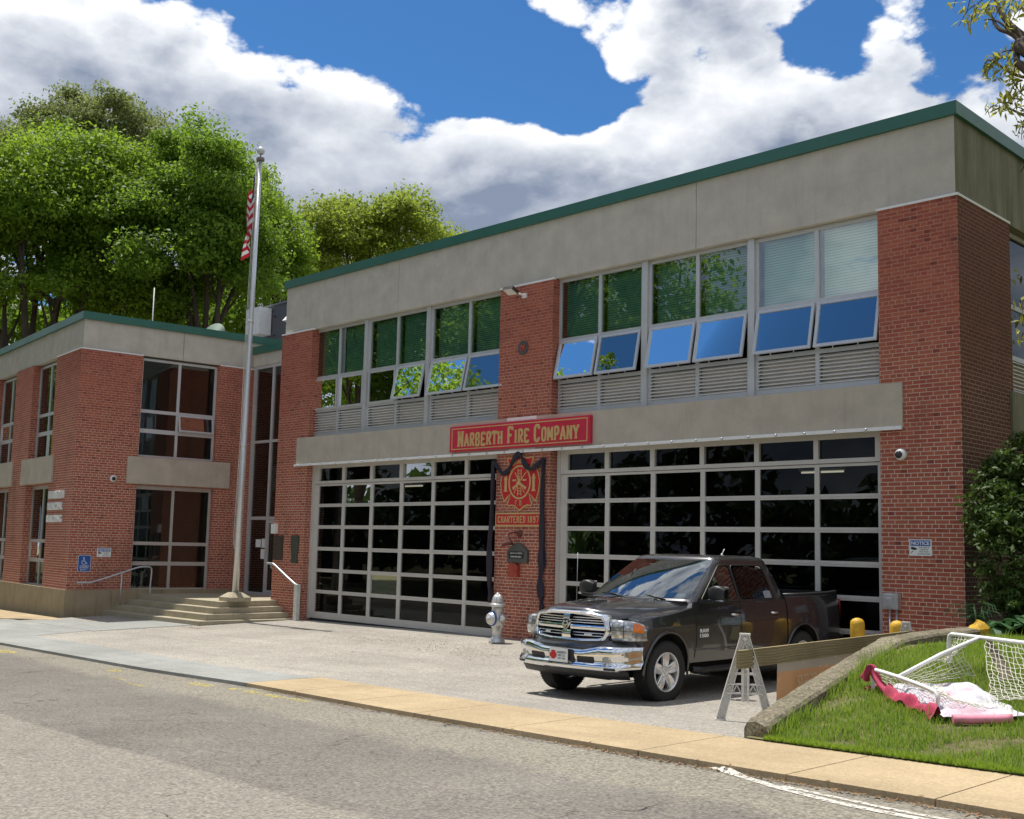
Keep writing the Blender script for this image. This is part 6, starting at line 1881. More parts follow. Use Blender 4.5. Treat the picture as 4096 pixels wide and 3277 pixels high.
# cross bars
def hbar(mb, y0, y1, z0, z1, d, mi=0, n=6, bul=.012):
    rows = []
    for i in range(n + 1):
        y = y0 + (y1 - y0) * i / n; rows.append([(nose(y, z0) + d - .05, y, z0)] + [(nose(y, z0 + (z1 - z0) * q) + d + bul * math.sin(math.pi * q), y, z0 + (z1 - z0) * q) for q in (0, .25, .5, .75, 1)] + [(nose(y, z1) + d - .05, y, z1)])
    mb.grid(rows, mi, True)
hbar(GR, -.615, -.06, .945, 1.005, .012); hbar(GR, .06, .615, .945, 1.005, .012)
hbar(GR, -.075, .075, .815, .93, .02, bul=.018); hbar(GR, -.055, .055, 1.045, 1.15, .02, bul=.018)
grl = tb(GR, 'grille', CHROME, sharp=50)
mb = MB(); nose_poly(mb, ii_, -.09, -.055); tb(mb, 'grille_back', WELL, grl)
mb = MB()
for z in (.868, .905): hbar(mb, -.585, -.075, z - .006, z + .006, -.005, n=4, bul=.004); hbar(mb, .075, .585, z - .006, z + .006, -.005, n=4, bul=.004)
for z in (1.035, 1.067, 1.10): hbar(mb, -.575 + (z - 1.03) * .5, -.055, z - .006, z + .006, -.005, n=4, bul=.004); hbar(mb, .055, .575 - (z - 1.03) * .5, z - .006, z + .006, -.005, n=4, bul=.004)
tb(mb, 'grille_bar', CHROME, grl)
mb = MB()
for y0, y1 in ((-.42, -.32), (.28, .40)): hbar(mb, y0, y1, .872, .896, .004, n=2, bul=.006)
tb(mb, 'strobe_light', SIGNW, grl)
mb = MB()
sh = [(0, .925), (.045, .965), (.062, 1.02), (.055, 1.065), (0, 1.08), (-.055, 1.065), (-.062, 1.02), (-.045, .965)]
nose_poly(mb, sh, .0, .052); em_ = tb(mb, 'badge', CHROME, grl)
mb = MB(); nose_poly(mb, [(0, .942), (.034, .972), (.048, 1.018), (.042, 1.055), (0, 1.066), (-.042, 1.055), (-.048, 1.018), (-.034, .972)], .05, .0535)
tb(mb, 'badge_field', TRIM, grl)
mb = MB()      # horned head mark on the badge
nose_poly(mb, [(0, .955), (.014, .975), (.016, 1.005), (.010, 1.035), (-.010, 1.035), (-.016, 1.005), (-.014, .975)], .053, .058)
for s in (1, -1): mb.tube([(nose(0, 1.03) + .056, s * .008, 1.035), (nose(0, 1.04) + .056, s * .026, 1.046), (nose(0, 1.03) + .056, s * .038, 1.026), (nose(0, 1) + .056, s * .034, 1.000), (nose(0, .99) + .056, s * .022, .99)], .007, 6)
tb(mb, 'badge_mark', CHROME, grl)
# nose panel round the grille and below the lamps
mb = MB()
rows = []
for i in range(25):
    y = -.955 + 1.91 * i / 24
    yo = max(-.93, min(.93, y)); a = abs(y)
    fz = lambda z, d: (nose(y, z) + d, y, z)
    rows.append([fz(.66, .045), fz(.695, .075), fz(.735, .06), fz(.775, .025), fz(.822, -.012), fz(.84, -.06), fz(.84, -.20)])
mb.grid(rows, 0, True); tb(mb, 'nose_panel', PAINT)
mb = MB(); mb.grid([[(nose(y, .95) - .11, y, z) for z in (.66, .85, 1.06)] for y in lin(-.97, .97, 20)]); tb(mb, 'radiator_support', WELL)
# head lamps wrap the corner
for s in (1, -1):
    mb = MB(); rows = []
    for i in range(15):
        k = i / 14; y = .672 + .335 * math.sin(k * 1.42) / math.sin(1.42)
        f = nose(.672, .95) + .012 - .20 * k ** 1.6 - .12 * k ** 4
        z0 = .825 + .010 * k ** 2; z1 = 1.088 - .025 * k - .07 * k ** 5
        rows.append([(f - .06, s * (y - .01), z0 - .01), (f - .004, s * y, z0)] + [(f + .012 * math.sin(math.pi * q), s * y, z0 + (z1 - z0) * q) for q in (.15, .35, .5, .65, .85)] + [(f - .006, s * (y - .004), z1), (f - .06, s * (y - .02), z1 + .01)])
    mb.grid(rows, 0, True); hl = tb(mb, 'headlight', LENS)
    mb = MB(); R2_ = [[(p[0] + .005, p[1] + s * .004, p[2]) for p in r[4:8]] for r in rows[9:14]]; mb.grid(R2_); tb(mb, 'side_marker', AMBER, hl)
    mb = MB(); R3 = [[(p[0] + .006, p[1] + s * .003, p[2]) for p in (r[4], tuple(Vector(r[4]).lerp(Vector(r[5]), .16)))] for r in rows[0:13]]; mb.grid(R3)
    R3 = [[(p[0] + .007, p[1] + s * .003, p[2]) for p in rr] for rr in (rows[5][2:8], tuple(tuple(Vector(a).lerp(Vector(b2), .25)) for a, b2 in zip(rows[5][2:8], rows[6][2:8])))]; mb.grid(R3); tb(mb, 'lamp_divider', TRIM, hl)
    mb = MB(); mb.lathe([(.062, 0), (.055, .012), (.03, .02), (0, .022)], (nose(.76, .96) - .01, s * .765, .985), (1, .15 * s, .05), 16); mb.lathe([(.05, 0), (.045, .010), (0, .016)], (nose(.86, .96) + .055 - .035, s * .85, .885), (1, .4 * s, .05), 14); tb(mb, 'reflector_bowl', CHROME, hl)
# chrome bumper
mb = MB(); rows = []
def bump_f(y):
    a = abs(y); return 1.045 - .11 * (a / .8) ** 2.2 - .9 * max(0, a - .80) ** 1.25
ysb = [-.985, -.975, -.95, -.91] + lin(-.86, .86, 20) + [.91, .95, .975, .985]
for i, y in enumerate(ysb):
    a = abs(y); f = bump_f(y)
    if a > .97: f -= .22
    elif a > .94: f -= .08
    zt = .70 + .055 * max(0, min(1, (a - .35) / .25)); zb = .435 + .03 * (a > .9)
    rows.append([(f - .12, y, zt - .005), (f - .03, y, zt), (f, y, zt - .02), (f + .012, y, zt - .07), (f + .005, y, .60), (f - .012, y, .555), (f + .004, y, .53), (f + .03, y, .505), (f + .035, y, .47), (f + .01, y, zb), (f - .1, y, zb - .01)])
mb.grid(rows, 0, True); bmp = tb(mb, 'front_bumper', CHROME)
def bpatch(mb, y0, y1, z0, z1, d, n=4, r=.02):
    vs = round_poly([(y0, z0), (y1, z0), (y1, z1), (y0, z1)], r, 4); n = len(vs)
    f = lambda y, z: bump_f(y) + float(np.interp(z, [.43, .47, .505, .53, .555, .60, .68], [.02, .035, .03, .004, -.012, .005, .012])) + d
    cy, cz = (y0 + y1) / 2, (z0 + z1) / 2
    mb.add([(f(y, z), y, z) for y, z in vs] + [(f(cy, cz), cy, cz)], [(i, (i + 1) % n, n) for i in range(n)])
    mb.add([(f(y, z), y, z) for y, z in vs] + [(f(y, z) - .03, y, z) for y, z in vs], [(i, (i + 1) % n, n + (i + 1) % n, n + i) for i in range(n)])
mb = MB(); bpatch(mb, -.56, -.30, .535, .615, .006); bpatch(mb, .28, .54, .535, .615, .006); bpatch(mb, -.19, .23, .50, .69, .014, r=.03); tb(mb, 'bumper_opening', TRIM, bmp)
for s in (1, -1):
    mb = MB(); bpatch(mb, min(s * .66, s * .775), max(s * .66, s * .775), .50, .625, .010, r=.045); fg = tb(mb, 'fog_light', LENS, bmp)
    mb = MB(); bpatch(mb, min(s * .70, s * .84), max(s * .70, s * .84), .455, .485, .008, r=.012); tb(mb, 'bumper_step', TRIM, bmp)
mb = MB(); pf = 1.085; mb.box(pf, pf + .008, -.155, .165, .515, .69); pl = tb(mb, 'licence_plate', SIGNW, bmp)
mb = MB()
v, f = text_mesh('NARBERTH', .16, .030, (pf + .009, -.0, .640), (0, 1, 0), Z, .001, .01); vv = [Vector((p.x, p.y + .06, p.z)) for p in v]; mb.add(vv, f)
v, f = text_mesh('FIRE CO.', .13, .028, (pf + .009, .06, .600), (0, 1, 0), Z, .001, .01); mb.add(v, f)
v, f = text_mesh('ASST. CHIEF', .13, .022, (pf + .009, .06, .562), (0, 1, 0), Z, .001, .01); mb.add(v, f); tb(mb, 'plate_lettering', BLACKP, bmp)
mb = MB(); mb.prism([(x * .10 - .085, z * .10 + .605) for x, z in co], (pf + .009, 0, 0), (0, 1, 0), Z, (.001, 0, 0)); tb(mb, 'plate_emblem', REDE, bmp)
mb = MB()
rows = []
for y in lin(-.93, .93, 16):
    f = bump_f(y) - .04; rows.append([(f, y, .44), (f - .015, y, .40), (f - .06, y, .335), (f - .14, y, .33)])
mb.grid(rows); tb(mb, 'air_dam', TRIM, bmp)

# wheels
def wheel(f, y, s, steer=0.0):
    base = Matrix.Translation((f, y, WR - .006)) @ Matrix.Rotation(steer, 4, 'Z') @ (Matrix.Identity(4) if s > 0 else Matrix.Rotation(math.pi, 4, 'Z'))
    mb = MB()
    prof = [(.262, -.115), (.285, -.132), (.34, -.140), (.378, -.134), (.398, -.115), (.405, -.08), (.405, .08), (.398, .115), (.378, .134), (.34, .140), (.285, .132), (.262, .115)]
    mb.lathe(prof, (0, 0, 0), (0, 1, 0), 56, caps=False)
    for k in range(64):       # tread blocks
        a = 2 * math.pi * k / 64; ca, sa = math.cos(a), math.sin(a); rt = Vector((-sa, 0, ca)); ro = Vector((ca, 0, sa))
        for y0, y1 in ((-.118, -.066), (-.052, -.01), (.01, .052), (.066, .118)):
            dd = .010 if (y0 > 0) else -.006
            mb.obox(ro * .401 + rt * (dd) + Vector((0, y0, 0)), rt * .026, Vector((0, y1 - y0, 0)), ro * .0085)
    mb.xform(base); wt = tb(mb, 'wheel', TYRE)
    mb = MB(); mb.lathe([(.265, -.11), (.265, .10), (.262, .128), (.252, .134), (.243, .12), (.236, .09), (.232, .0), (.232, -.1)], (0, 0, 0), (0, 1, 0), 56, caps=False); mb.xform(base); tb(mb, 'rim', ALLOY, wt)
    mb = MB()
    for k in range(5):
        a0 = 2 * math.pi * k / 5 + .31
        for dx in (0,):
            rows = []
            for i in range(9):
                q = i / 8; r = .055 + .195 * q; hw = .058 + .034 * q + .014 * math.sin(q * 3.1); yy_ = .098 + .022 * math.sin(q * 2.2) - .004 * q
                row = []
                for j, (u, dy) in enumerate(((-1, -.035), (-1, -.004), (-.82, .004), (-.30, -.006), (0, -.012), (.30, -.006), (.82, .004), (1, -.004), (1, -.035))):
                    an = a0 + u * min(.62, hw / r * .75)
                    row.append((r * math.cos(an) , yy_ + dy, r * math.sin(an)))
                rows.append(row)
            mb.grid(rows, 0, True)
    mb.lathe([(.085, .05), (.085, .092), (.07, .104), (.040, .106), (.036, .118), (.0, .122)], (0, 0, 0), (0, 1, 0), 28)
    for k in range(5):
        a = 2 * math.pi * k / 5; mb.lathe([(.012, .09), (.012, .115), (0, .118)], (.060 * math.cos(a), 0, .060 * math.sin(a)), (0, 1, 0), 8)
    mb.xform(base); tb(mb, 'spokes', ALLOY, wt, sharp=45)
    mb = MB(); mb.lathe([(.0, .02), (.17, .02), (.17, .035), (0, .036)], (0, 0, 0), (0, 1, 0), 32); mb.lathe([(.228, -.09), (.0, -.09)], (0, 0, 0), (0, 1, 0), 24); mb.xform(base); tb(mb, 'brake_disc', BLACKP, wt)
for s in (1, -1):
    wheel(0.0, s * .85, s, rad(-2)); wheel(-3.57, s * .85, s)
# wipers, roof aerial, whip aerial, door emblem and lettering
mb = MB()
for y0, y1 in ((.55, -.05), (-.15, -.70)):
    a = Vector((-.50 - .05 * abs(y0), y0, 1.325)); b2 = Vector((-.56 - .06 * abs(y1) - .05, y1, 1.372)); mb.tube([a, a.lerp(b2, .5) + Vector((.0, 0, .022)), b2], .010, 6)
tb(mb, 'wiper', TRIM)
mb = MB(); mb.lathe([(.022, 0), (.016, .02), (.008, .03)], (-2.55, .15, 1.955), (0, 0, 1), 10); mb.tube([(-2.55, .15, 1.97), (-2.62, .15, 2.05)], .006, 5); tb(mb, 'roof_aerial', SIGNW)
mb = MB(); mb.tube([(-.35, -.93, 1.2), (-.36, -.935, 1.6), (-.37, -.94, 1.95)], .004, 5); tb(mb, 'whip_aerial', GALV)
mb = MB()
for tx, zz_, ww, hh in (('RAM', .915, .20, .052), ('1500', .848, .205, .052)):
    v, f = text_mesh(tx, ww, hh, (-.835, 0, zz_), (-1, 0, 0), Z, .006, .03)
    mb.add([Vector((p.x, ysd(p.x, p.z) + .010 + abs(p.y), p.z)) for p in v], f)
tb(mb, 'door_lettering', SIGNW)
mb = MB()       # parking permit on the rear side glass
v = [(-2.70, .944, 1.335), (-2.50, .946, 1.335), (-2.47, .925, 1.43), (-2.56, .922, 1.445), (-2.665, .923, 1.44)]
mb.add(v, [(0, 1, 2, 3, 4)]); tb(mb, 'window_sticker', simple('sticker', (.30, .31, .36), .5))
mb = MB(); mb.add([tuple(surf(q, k) + Vector((-.004, 0, -.004))) for q, k in ((6.0, 1.0), (7.2, 1.0), (7.1, 1.8), (5.9, 1.8))], [(0, 1, 2, 3)]); tb(mb, 'inspection_sticker', SIGNW)
# ------------------------------------------------------------------ hydrant
HY = thing('fire_hydrant', 'silver fire hydrant with a blue ringed outlet beside the left garage door', 'hydrant', (-9.50, -.78, 0.0), rad(0))
hx, hy = -9.50, -.78; hz = hgt(hx, hy)
mb = MB(); mb.lathe([(.17, 0), (.17, .05), (.155, .06), (.155, .09), (.11, .11), (.10, .14), (.10, .30), (.12, .31), (.12, .335), (.135, .34), (.145, .40), (.145, .52), (.128, .60), (.118, .74), (.17, .75), (.17, .80), (.13, .81), (.125, .83)], (hx, hy, hz), (0, 0, 1), 24); mb.build('barrel', SILVER, HY)
mb = MB(); mb.lathe([(.128, 0), (.122, .04), (.10, .10), (.06, .145), (.04, .155), (.04, .17), (.028, .172), (.028, .205), (0, .205)], (hx, hy, hz + .83), (0, 0, 1), 20)
for k in range(6):
    a = k * math.pi / 3; mb.tube([(hx + .124 * math.cos(a), hy + .124 * math.sin(a), hz + .84), (hx + .085 * math.cos(a), hy + .085 * math.sin(a), hz + .95), (hx + .03 * math.cos(a), hy + .03 * math.sin(a), hz + 1.0)], .014, 5)
mb.build('bonnet', SILVER, HY)
dv = Vector((-.10, -1, 0)).normalized()
mb = MB(); mb.lathe([(.115, .05), (.115, .15), (.13, .155), (.13, .175), (.115, .18), (.115, .215), (.09, .235), (.035, .24), (.035, .275), (0, .275)], (hx, hy, hz + .50), dv, 22); mb.build('pumper_outlet', SILVER, HY)
mb = MB(); mb.lathe([(.117, .135), (.152, .137), (.152, .160), (.117, .162)], (hx, hy, hz + .50), dv, 24); mb.build('blue_ring', BLUE, HY)
for sx in (-1, 1):
    mb = MB(); mb.lathe([(.07, .10), (.07, .17), (.082, .172), (.082, .20), (.066, .205), (.06, .225), (.025, .23), (.025, .255), (0, .255)], (hx, hy, hz + .52), (sx, -.1, 0), 16); mb.build('side_outlet', SILVER, HY)
# bollards
for i, (x, y, lb) in enumerate(((-1.27, -1.0, 'yellow steel bollard standing clear in front of the right garage door jamb'), (-.62, -1.0, 'yellow steel bollard half hidden behind the far barricade frame'))):
    z = hgt(x, y); mb = MB()
    mb.lathe([(.108, -.05), (.108, 1.0 - z - .05), (.100, 1.0 - z), (.07, 1.03 - z), (.03, 1.045 - z), (0, 1.05 - z)], (x, y, z), (0, 0, 1), 22)
    tag(mb.build('bollard', YELLOW), lb, 'bollard', 'yellow bollards by the right pier')

# ------------------------------------------------------------------ barricade: two plastic A-frames and a board
BR = thing('barricade', 'white plastic A-frame barricade with a long weathered wooden board', 'barricade', (0, -4, .1))
p0, p1 = Vector((.15, -6.54, 0)), Vector((-.30, -1.25, 0))
dirb = (p1 - p0).normalized(); side = Vector((-dirb.y, dirb.x, 0)) * -1      # towards +x
def aframe(c, zb, face):
    """lattice A-frame; c centre on ground, plane across the board"""
    H = .975; HW = .33
    face = Vector(face).normalized(); nrm = face.cross(Vector((0, 0, 1)))
    mb = MB()
    def P2(u, z, d=0.0): return c + face * u + nrm * d + Vector((0, 0, zb + z - c.z))
    def leg(sg):
        top, foot = (.055 * sg, H), (HW * sg, 0.0)
        wdt, wdb = .07, .085
        def ln(z, off): 
            f = 1 - z / H
            return (.045 + (HW - .045) * f) * sg + off * sg
        # side flanges and the web with open lattice on it
        for o0, o1 in ((-.012, 0.0), (-.105, -.093)):
            pts = []
            zs = [0, H]
            a = [P2(ln(0, o0), 0, -.03), P2(ln(0, o1), 0, -.03), P2(ln(H, o1 * .7), H, -.03), P2(ln(H, o0 * .7), H, -.03)]
            b_ = [p + nrm * .06 for p in a]
            mb.add(a + b_, [(0, 3, 2, 1), (4, 5, 6, 7), (0, 1, 5, 4), (1, 2, 6, 5), (2, 3, 7, 6), (3, 0, 4, 7)])
        a = [P2(ln(0, -.012), 0, -.004), P2(ln(0, -.093), 0, -.004), P2(ln(H, -.064), H, -.004), P2(ln(H, -.009), H, -.004)]
        b_ = [p + nrm * .008 for p in a]
        mb.add(a + b_, [(0, 3, 2, 1), (4, 5, 6, 7), (0, 1, 5, 4), (1, 2, 6, 5), (2, 3, 7, 6), (3, 0, 4, 7)])
        n = 15
        for i in range(n):
            z0, z1 = .03 + i * (H - .06) / n, .03 + (i + 1) * (H - .06) / n
            i0, i1 = (-.012, -.095) if i % 2 else (-.095, -.012)
            for d in (-.022, .022):
                mb.tube([P2(ln(z0, i0 * (1 - .3 * z0 / H)), z0, d), P2(ln(z1, i1 * (1 - .3 * z1 / H)), z1, d)], .0075, 4)
        mb.obox(P2(HW * sg - .11 * (sg > 0) - .01 * (sg > 0), -.0, -.045), face * .12, nrm * .09, Vector((0, 0, .02)))
    leg(1); leg(-1)
    # top cap and cross bar
    mb.obox(P2(-.06, H - .20, -.032), face * .12, nrm * .010, Vector((0, 0, .20)))
    mb.obox(P2(-.06, H - .02, -.032), face * .12, nrm * .064, Vector((0, 0, .022)))
    for z in (H - .06,): mb.tube([P2(0, z, -.05), P2(0, z, .05)], .018, 10)
    for z in (.30, .40): mb.obox(P2(-.20, z, -.028), face * .40, nrm * .056, Vector((0, 0, .014)))
    for k in range(8):
        u0, u1 = -.18 + k * .045, -.18 + (k + 1) * .045
        za, zb2 = (.314, .40) if k % 2 else (.40, .314)
        for d in (-.018, .018): mb.tube([P2(u0, za, d), P2(u1, zb2, d)], .007, 4)
    mb.obox(P2(-.038, .22, -.036), face * .026, nrm * .072, Vector((0, 0, .36))); mb.obox(P2(.020, .22, -.036), face * .026, nrm * .072, Vector((0, 0, .36)))
    mb.obox(P2(-.012, .22, -.008), face * .032, nrm * .016, Vector((0, 0, .36)))
    mb.obox(P2(-.12, H - .46, -.030), face * .24, nrm * .058, Vector((0, 0, .022)))
    mb.build('leg_frame', PLASTICW, BR)
c0 = p0 + dirb * .28; 
aframe(Vector((c0.x, c0.y, 0)), hgt(c0.x, c0.y) + .005, (.80, .60, 0))
c1 = p1 - dirb * .15
aframe(Vector((c1.x, c1.y, 0)), hgt(c1.x, c1.y) + .005, (.98, .10, 0))
mb = MB()
a = p0 + Vector((0, 0, .735)); ln_ = (p1 - p0) + Vector((0, 0, -.0)); mb.obox(a + side * .045, ln_, side * .042, Vector((0, 0, .20)))
mb.xform(Matrix.Identity(4)); mb.build('board', WOOD, BR)

# mirrored banner seen from behind, tied under the board
def banner_mat():
    m, t = new_mat('banner_vinyl')
    uv = t.coord('UV'); sp = t.node('ShaderNodeSeparateXYZ', None, Vector=uv); u, v = sp.outputs[0], sp.outputs[1]
    n = t.noise(t.mapv(uv, (3.0, 6.0, 1.0)), 2.0, 5.0, .65, .6)
    band = t.math('MULTIPLY', t.math('GREATER_THAN', v, .24), t.math('LESS_THAN', v, .80))
    c = t.mix(band, (.30, .27, .22), (.42, .235, .120))
    low = t.math('LESS_THAN', v, .15)
    c = t.mix(low, c, (.50, .40, .28))
    c = t.mix(t.rng(n, .60, .68, 0, .55), c, (.62, .48, .34))
    p = principled(t, Base_Color=c, Roughness=.45); tl = t.node('ShaderNodeBsdfTranslucent', None, Color=c)
    mx = t.node('ShaderNodeMixShader', None, _0=.35, _1=p.outputs[0], _2=tl.outputs[0]); out(t, mx.outputs[0]); return m
BN = thing('banner', 'faded orange vinyl banner with mirrored lettering hanging below the barricade board', 'banner', (-.1, -4, .2))
q0 = p0 + dirb * 1.02 + side * .02; q1 = p1 - dirb * 1.0 + side * .02
Vb = []; UVb = []; nu2, nv2 = 40, 12
for i in range(nu2 + 1):
    for j in range(nv2 + 1):
        u_, v_ = i / nu2, j / nv2
        p = q0.lerp(q1, u_) + side * (.012 * math.sin(u_ * 40 + v_ * 3) + .02 * math.sin(u_ * 13 - v_ * 4)) * (1.1 - v_)
        Vb.append((p.x, p.y, .13 + v_ * .61)); UVb.append((u_ * 3.0, v_))
fb = [(i * (nv2 + 1) + j, (i + 1) * (nv2 + 1) + j, (i + 1) * (nv2 + 1) + j + 1, i * (nv2 + 1) + j + 1) for i in range(nu2) for j in range(nv2)]
me = bpy.data.meshes.new('sheet'); me.from_pydata(Vb, [], fb); me.materials.append(banner_mat()); ul = me.uv_layers.new(name='UVMap')
for lp in me.loops: ul.data[lp.index].uv = UVb[lp.vertex_index]
for p in me.polygons: p.use_smooth = True
so = bpy.data.objects.new('sheet', me); COL.objects.link(so); adopt(so, BN)
BLET = simple('banner_letter', (.58, .40, .24), .5)
mb = MB()
for tx, s0, zz, hh, ww in (('FREE WATER', 1.35, .47, .19, 1.9), ('RECYCLE', 2.05, .70, .05, .8)):
    v, f = text_mesh(tx, ww, hh, q0 + dirb * s0 + side * .045 + Vector((0, 0, zz)), -dirb, Z, .0, .015); mb.add(v, f); mb.build('lettering', BLET, BN); mb = MB()

# ------------------------------------------------------------------ tipped goal frame with net and pink cloth
GO = thing('toy_goal', 'tipped over white pipe hockey goal with torn net lying on the lawn', 'goal', (2.2, -6, .6))
G1, G2 = Vector((1.62, -6.16, 0)), Vector((2.62, -6.86, 0))
z1, z2 = lawn_h(G1.x, G1.y), lawn_h(G2.x, G2.y)
T1 = G1 + Vector((0, 0, z1 + .235)); T2 = G2 + Vector((0, 0, z2 + .25))
B0 = Vector((1.80, -4.72, 0)); zb0 = lawn_h(B0.x, B0.y)
Bt = Vector((1.80, -4.72, zb0 + .36)); Bd = Vector((.83, -.55, .01))
mb = MB()
mb.tube(smooth_path([G1 + Vector((0, 0, z1 + .02)), G1 + Vector((0, 0, z1 + .12)), T1 - Vector((0, 0, .02)), T1.lerp(T2, .06), T1.lerp(T2, .5) + Vector((0, 0, .01)), T1.lerp(T2, .9), T2 + Vector((0, 0, -.03)), G2 + Vector((0, 0, z2 + .12)), G2 + Vector((0, 0, z2))], 5), .021, 10); mb.build('front_bar', WHITEP, GO)
J1 = T1.lerp(T2, .40); J2 = Bt + Bd * .58
mb = MB(); mb.tube([J1, J1.lerp(J2, .5) + Vector((0, 0, .02)), J2], .021, 10); mb.build('brace', WHITEP, GO)
mb = MB(); mb.tube(smooth_path([B0 + Vector((0, 0, zb0)), B0 + Vector((0, 0, zb0 + .28)), Bt + Bd * .04 + Vector((0, 0, -.01)), Bt + Bd * .14, Bt + Bd * .6, Bt + Bd * 1.5, Bt + Bd * 2.0, Bt + Bd * 2.06 + Vector((0, 0, -.06)), Bt + Bd * 2.06 + Vector((0, 0, -.40))], 5), .022, 10); mb.build('rear_bar', WHITEP, GO)
# net cords: sagging grid between edges
def net(A, B, C_, D, nu, nv, sag, r=.0032, hole=None, seed=0):
    """A-B top edge polyline fn, D-C bottom edge"""
    rg = random.Random(seed); G = []
    for i in range(nu + 1):
        row = []
        for j in range(nv + 1):
            u, v = i / nu, j / nv
            p = A.lerp(B, u).lerp(D.lerp(C_, u), v)
            s = sag * math.sin(math.pi * v) * (.6 + .4 * math.sin(math.pi * u))
            p = p + Vector((rg.uniform(-.012, .012), rg.uniform(-.012, .012), -s + rg.uniform(-.012, .012)))
            p.z = max(p.z, lawn_h(p.x, p.y) + .06)
            row.append(p)
        G.append(row)
    for i in range(nu + 1):
        mbn.tube([G[i][j] for j in range(nv + 1)], r, 4, caps=False)
    for j in range(nv + 1):
        mbn.tube([G[i][j] for i in range(nu + 1)], r, 4, caps=False)
mbn = MB()
net(Bt + Bd * .05, J2, J1 + (J2 - J1) * .42, B0 + Vector((.06, -.05, zb0 + .05)), 12, 9, .04, seed=1)
net(J1 + (J2 - J1) * .02, J2 - (J2 - J1) * .25, Vector((2.35, -5.35, lawn_h(2.35, -5.35) + .08)), Vector((1.95, -6.0, z1 + .10)), 15, 7, .03, seed=2)
net(T1 + Vector((.03, 0, 0)), J1, Vector((2.15, -6.05, z1 + .1)), Vector((1.75, -6.05, z1 + .06)), 7, 6, .05, seed=3)
net(J1, T2, Vector((3.05, -6.55, lawn_h(3.05, -6.55) + .09)), Vector((2.25, -5.95, z1 + .12)), 17, 17, .06, seed=4)
net(J2 + Bd * .08, Bt + Bd * 1.9, Vector((3.9, -6.2, lawn_h(3.9, -6.2) + .1)), Vector((2.9, -6.3, lawn_h(2.9, -6.3) + .1)), 18, 18, .16, seed=5)
mbn.build('net', simple('net_cord', (.66, .64, .54), .85), GO)
# cloth
def cloth_mat():
    m, t = new_mat('pink_white_cloth'); ob = t.coord('Object')
    n = t.noise(ob, 2.6, 4.0, .6); f = t.noise(ob, 30.0, 3.0, .6)
    c = t.mix(t.rng(n, .50, .66), (.58, .57, .61), (.58, .38, .44))
    c = t.mix(t.rng(f, .50, .66, 0, .45), c, (.30, .29, .35))
    p = principled(t, Base_Color=c, Roughness=.85, Normal=t.bump(f, .3, .01)); out(t, p.outputs[0]); return m
A_, B_, C2, D_ = Vector((1.78, -6.25, 0)), Vector((2.72, -6.98, 0)), Vector((3.34, -6.62, 0)), Vector((2.35, -5.55, 0))
mb = MB(); rows = []; rg = random.Random(12)
for i in range(29):
    row = []
    for j in range(29):
        u, v = i / 28, j / 28
        p = A_.lerp(B_, u).lerp(D_.lerp(C2, u), v)
        wob = .022 * math.sin(9 * u + 5 * v) + .018 * math.sin(17 * v - 6 * u) + .016 * math.sin(23 * u + 4 * v * v)
        e = min(u, 1 - u, v, 1 - v)
        row.append((p.x + .02 * math.sin(7 * v + i), p.y + .02 * math.sin(6 * u + j), lawn_h(p.x, p.y) + .045 + (wob + .05) * min(1, e * 6 + .25)))
    rows.append(row)
mb.grid(rows); clo = mb.build('cloth', cloth_mat(), uv=False, fixn=False)
tag(clo, 'crumpled white and pink cloth spread under the goal net', 'cloth')
PINK = simple('hot_pink_cloth', (.40, .035, .085), .8, 0, .25, 9.0)
PINKL = simple('pale_pink_tube', (.70, .24, .32), .6, 0, .15, 9.0)
mb = MB(); rows = []
for i in range(25):
    row = []
    for j in range(9):
        u, v = i / 24, j / 8
        p = (A_ + Vector((.10, -.06, 0))).lerp(B_ + Vector((-.03, -.01, 0)), u) + Vector((-.07, -.10, 0)) * (v - .2) * (.7 + .3 * math.sin(7 * u))
        row.append((p.x, p.y, lawn_h(p.x, p.y) + .045 + .05 * math.sin(14 * u + 3 * v) * (1 - v * .6) + .075 * math.sin(math.pi * v) + .02 * math.sin(31 * u + 8 * v)))
    rows.append(row)
mb.grid(rows); tag(mb.build('pink_cloth', PINK, uv=False, fixn=False), 'crumpled hot pink fabric along the near edge of the goal', 'cloth')
mb = MB(); path = smooth_path([T1 + Vector((-.10, .02, -.12)), T1 + Vector((-.06, 0, -.04)), T1 + Vector((0, -.01, .02)), T1 + Vector((.04, -.03, -.06)), T1 + Vector((.14, -.10, -.15)), G1 + Vector((.22, -.14, z1 + .05))], 5)
mb.grid(cloth_strip(path, [.09, .09, .08, .07, .06, .07] + [.07] * (len(path) - 6), .04, 6)); mb.tube([G1 + Vector((-.06, -.04, z1 + .02)), G1 + Vector((-.02, .10, z1 + .05)), G1 + Vector((.25, .12, z1 + .06))], .025, 6)
tag(mb.build('pink_wrap', PINK, uv=False), 'hot pink fabric wrapped round the goal corner post', 'cloth')
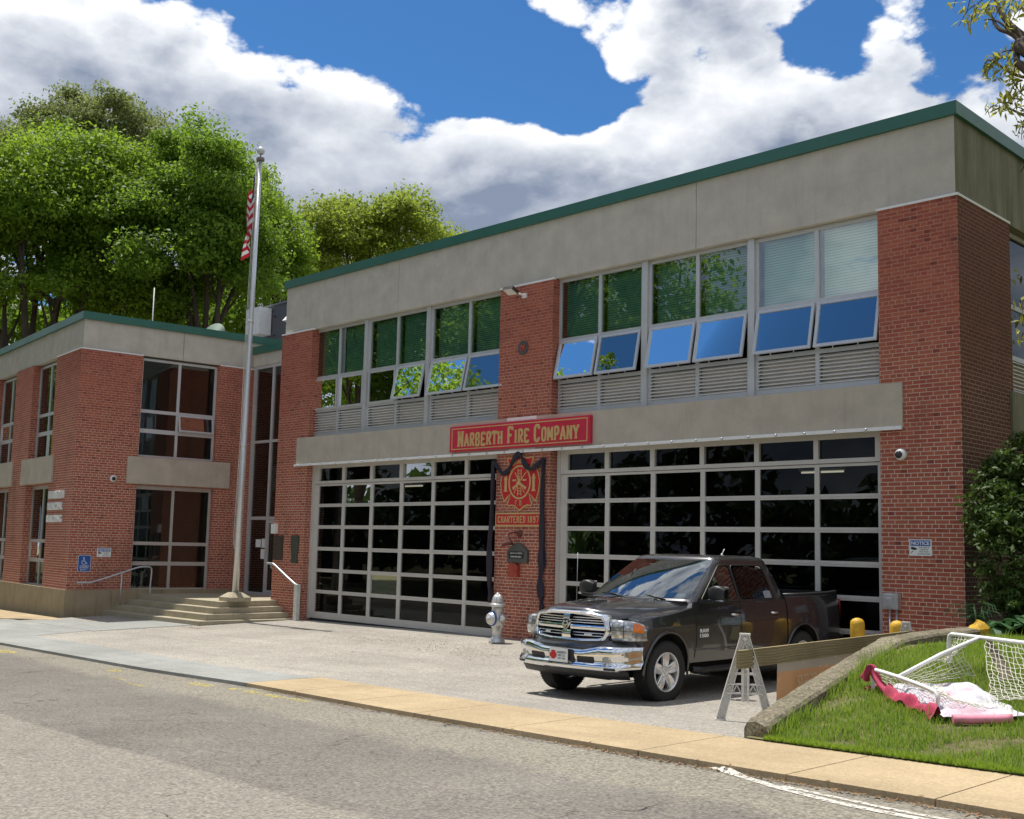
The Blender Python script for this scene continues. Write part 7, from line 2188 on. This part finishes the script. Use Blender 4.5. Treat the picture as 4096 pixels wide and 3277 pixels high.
mb = MB(); e0, e1 = Vector((2.82, -7.0, 0)), Vector((3.26, -6.73, 0)); mb.tube([(p.x, p.y, lawn_h(p.x, p.y) + .055) for p in [e0.lerp(e1, k / 8) + Vector((0, .01 * math.sin(k * 2), 0)) for k in range(9)]], .042, 8)
tag(mb.build('foam_tube', PINKL), 'pale pink foam tube lying at the edge of the cloth', 'foam tube')
mb = MB(); rows = []
q = J2 + Bd * .12
for i in range(9):
    f = i / 8
    c = q + Vector((.30 * f + .05 * math.sin(f * 3), -.25 * f, -.02 - .52 * f))
    wdt = .10 * math.sin(math.pi * (f * .85 + .1)) + .01
    rows.append([tuple(c + Vector((.8, -.4, 0)) * wdt * k + Vector((0, 0, .01 * k * k))) for k in (-1, -.3, .4, 1)])
mb.grid(rows); mb.build('torn_flap', simple('canvas_flap', (.27, .23, .16), .9, 0, .25, 7.0), GO)
# litter of dry leaves and mulch on the driveway
rg = random.Random(31); V = []; F = []
def litter(cx, cy, sx, sy, n):
    for _ in range(n):
        x, y = rg.gauss(cx, sx), rg.gauss(cy, sy); 
        if y > -.1: continue
        s = rg.uniform(.008, .028); a = rg.uniform(0, 6.28); z = hgt(x, y) + .006
        b0 = len(V)
        for k in range(4):
            an = a + k * 1.571; r = s * (1 if k % 2 else .45)
            V.append((x + math.cos(an) * r, y + math.sin(an) * r, z + rg.uniform(0, .012)))
        F.append((b0, b0 + 1, b0 + 2, b0 + 3))
litter(-12.2, -2.2, .5, .25, 110); litter(-9.2, -1.9, .8, .45, 260); litter(-8.2, -2.6, .9, .4, 160); litter(-11.5, -1.6, 1.5, .5, 120); litter(-18.0, -3.1, .5, .12, 120); litter(-10.5, -4.2, 2.5, 1.0, 60)
for x in np.arange(-6, 6, .05): litter(x, yfront(x) - .06, .05, .03, 2 if x < 0 else 5)
mesh_np('dry_leaves', np.array(V), np.array(F), simple('dry_leaf', (.20, .115, .05), .9, 0, .4, 20.0))
tag(bpy.data.objects['dry_leaves'], 'scattered dry brown leaf litter on the driveway and gutter', 'leaf litter', kind='stuff')
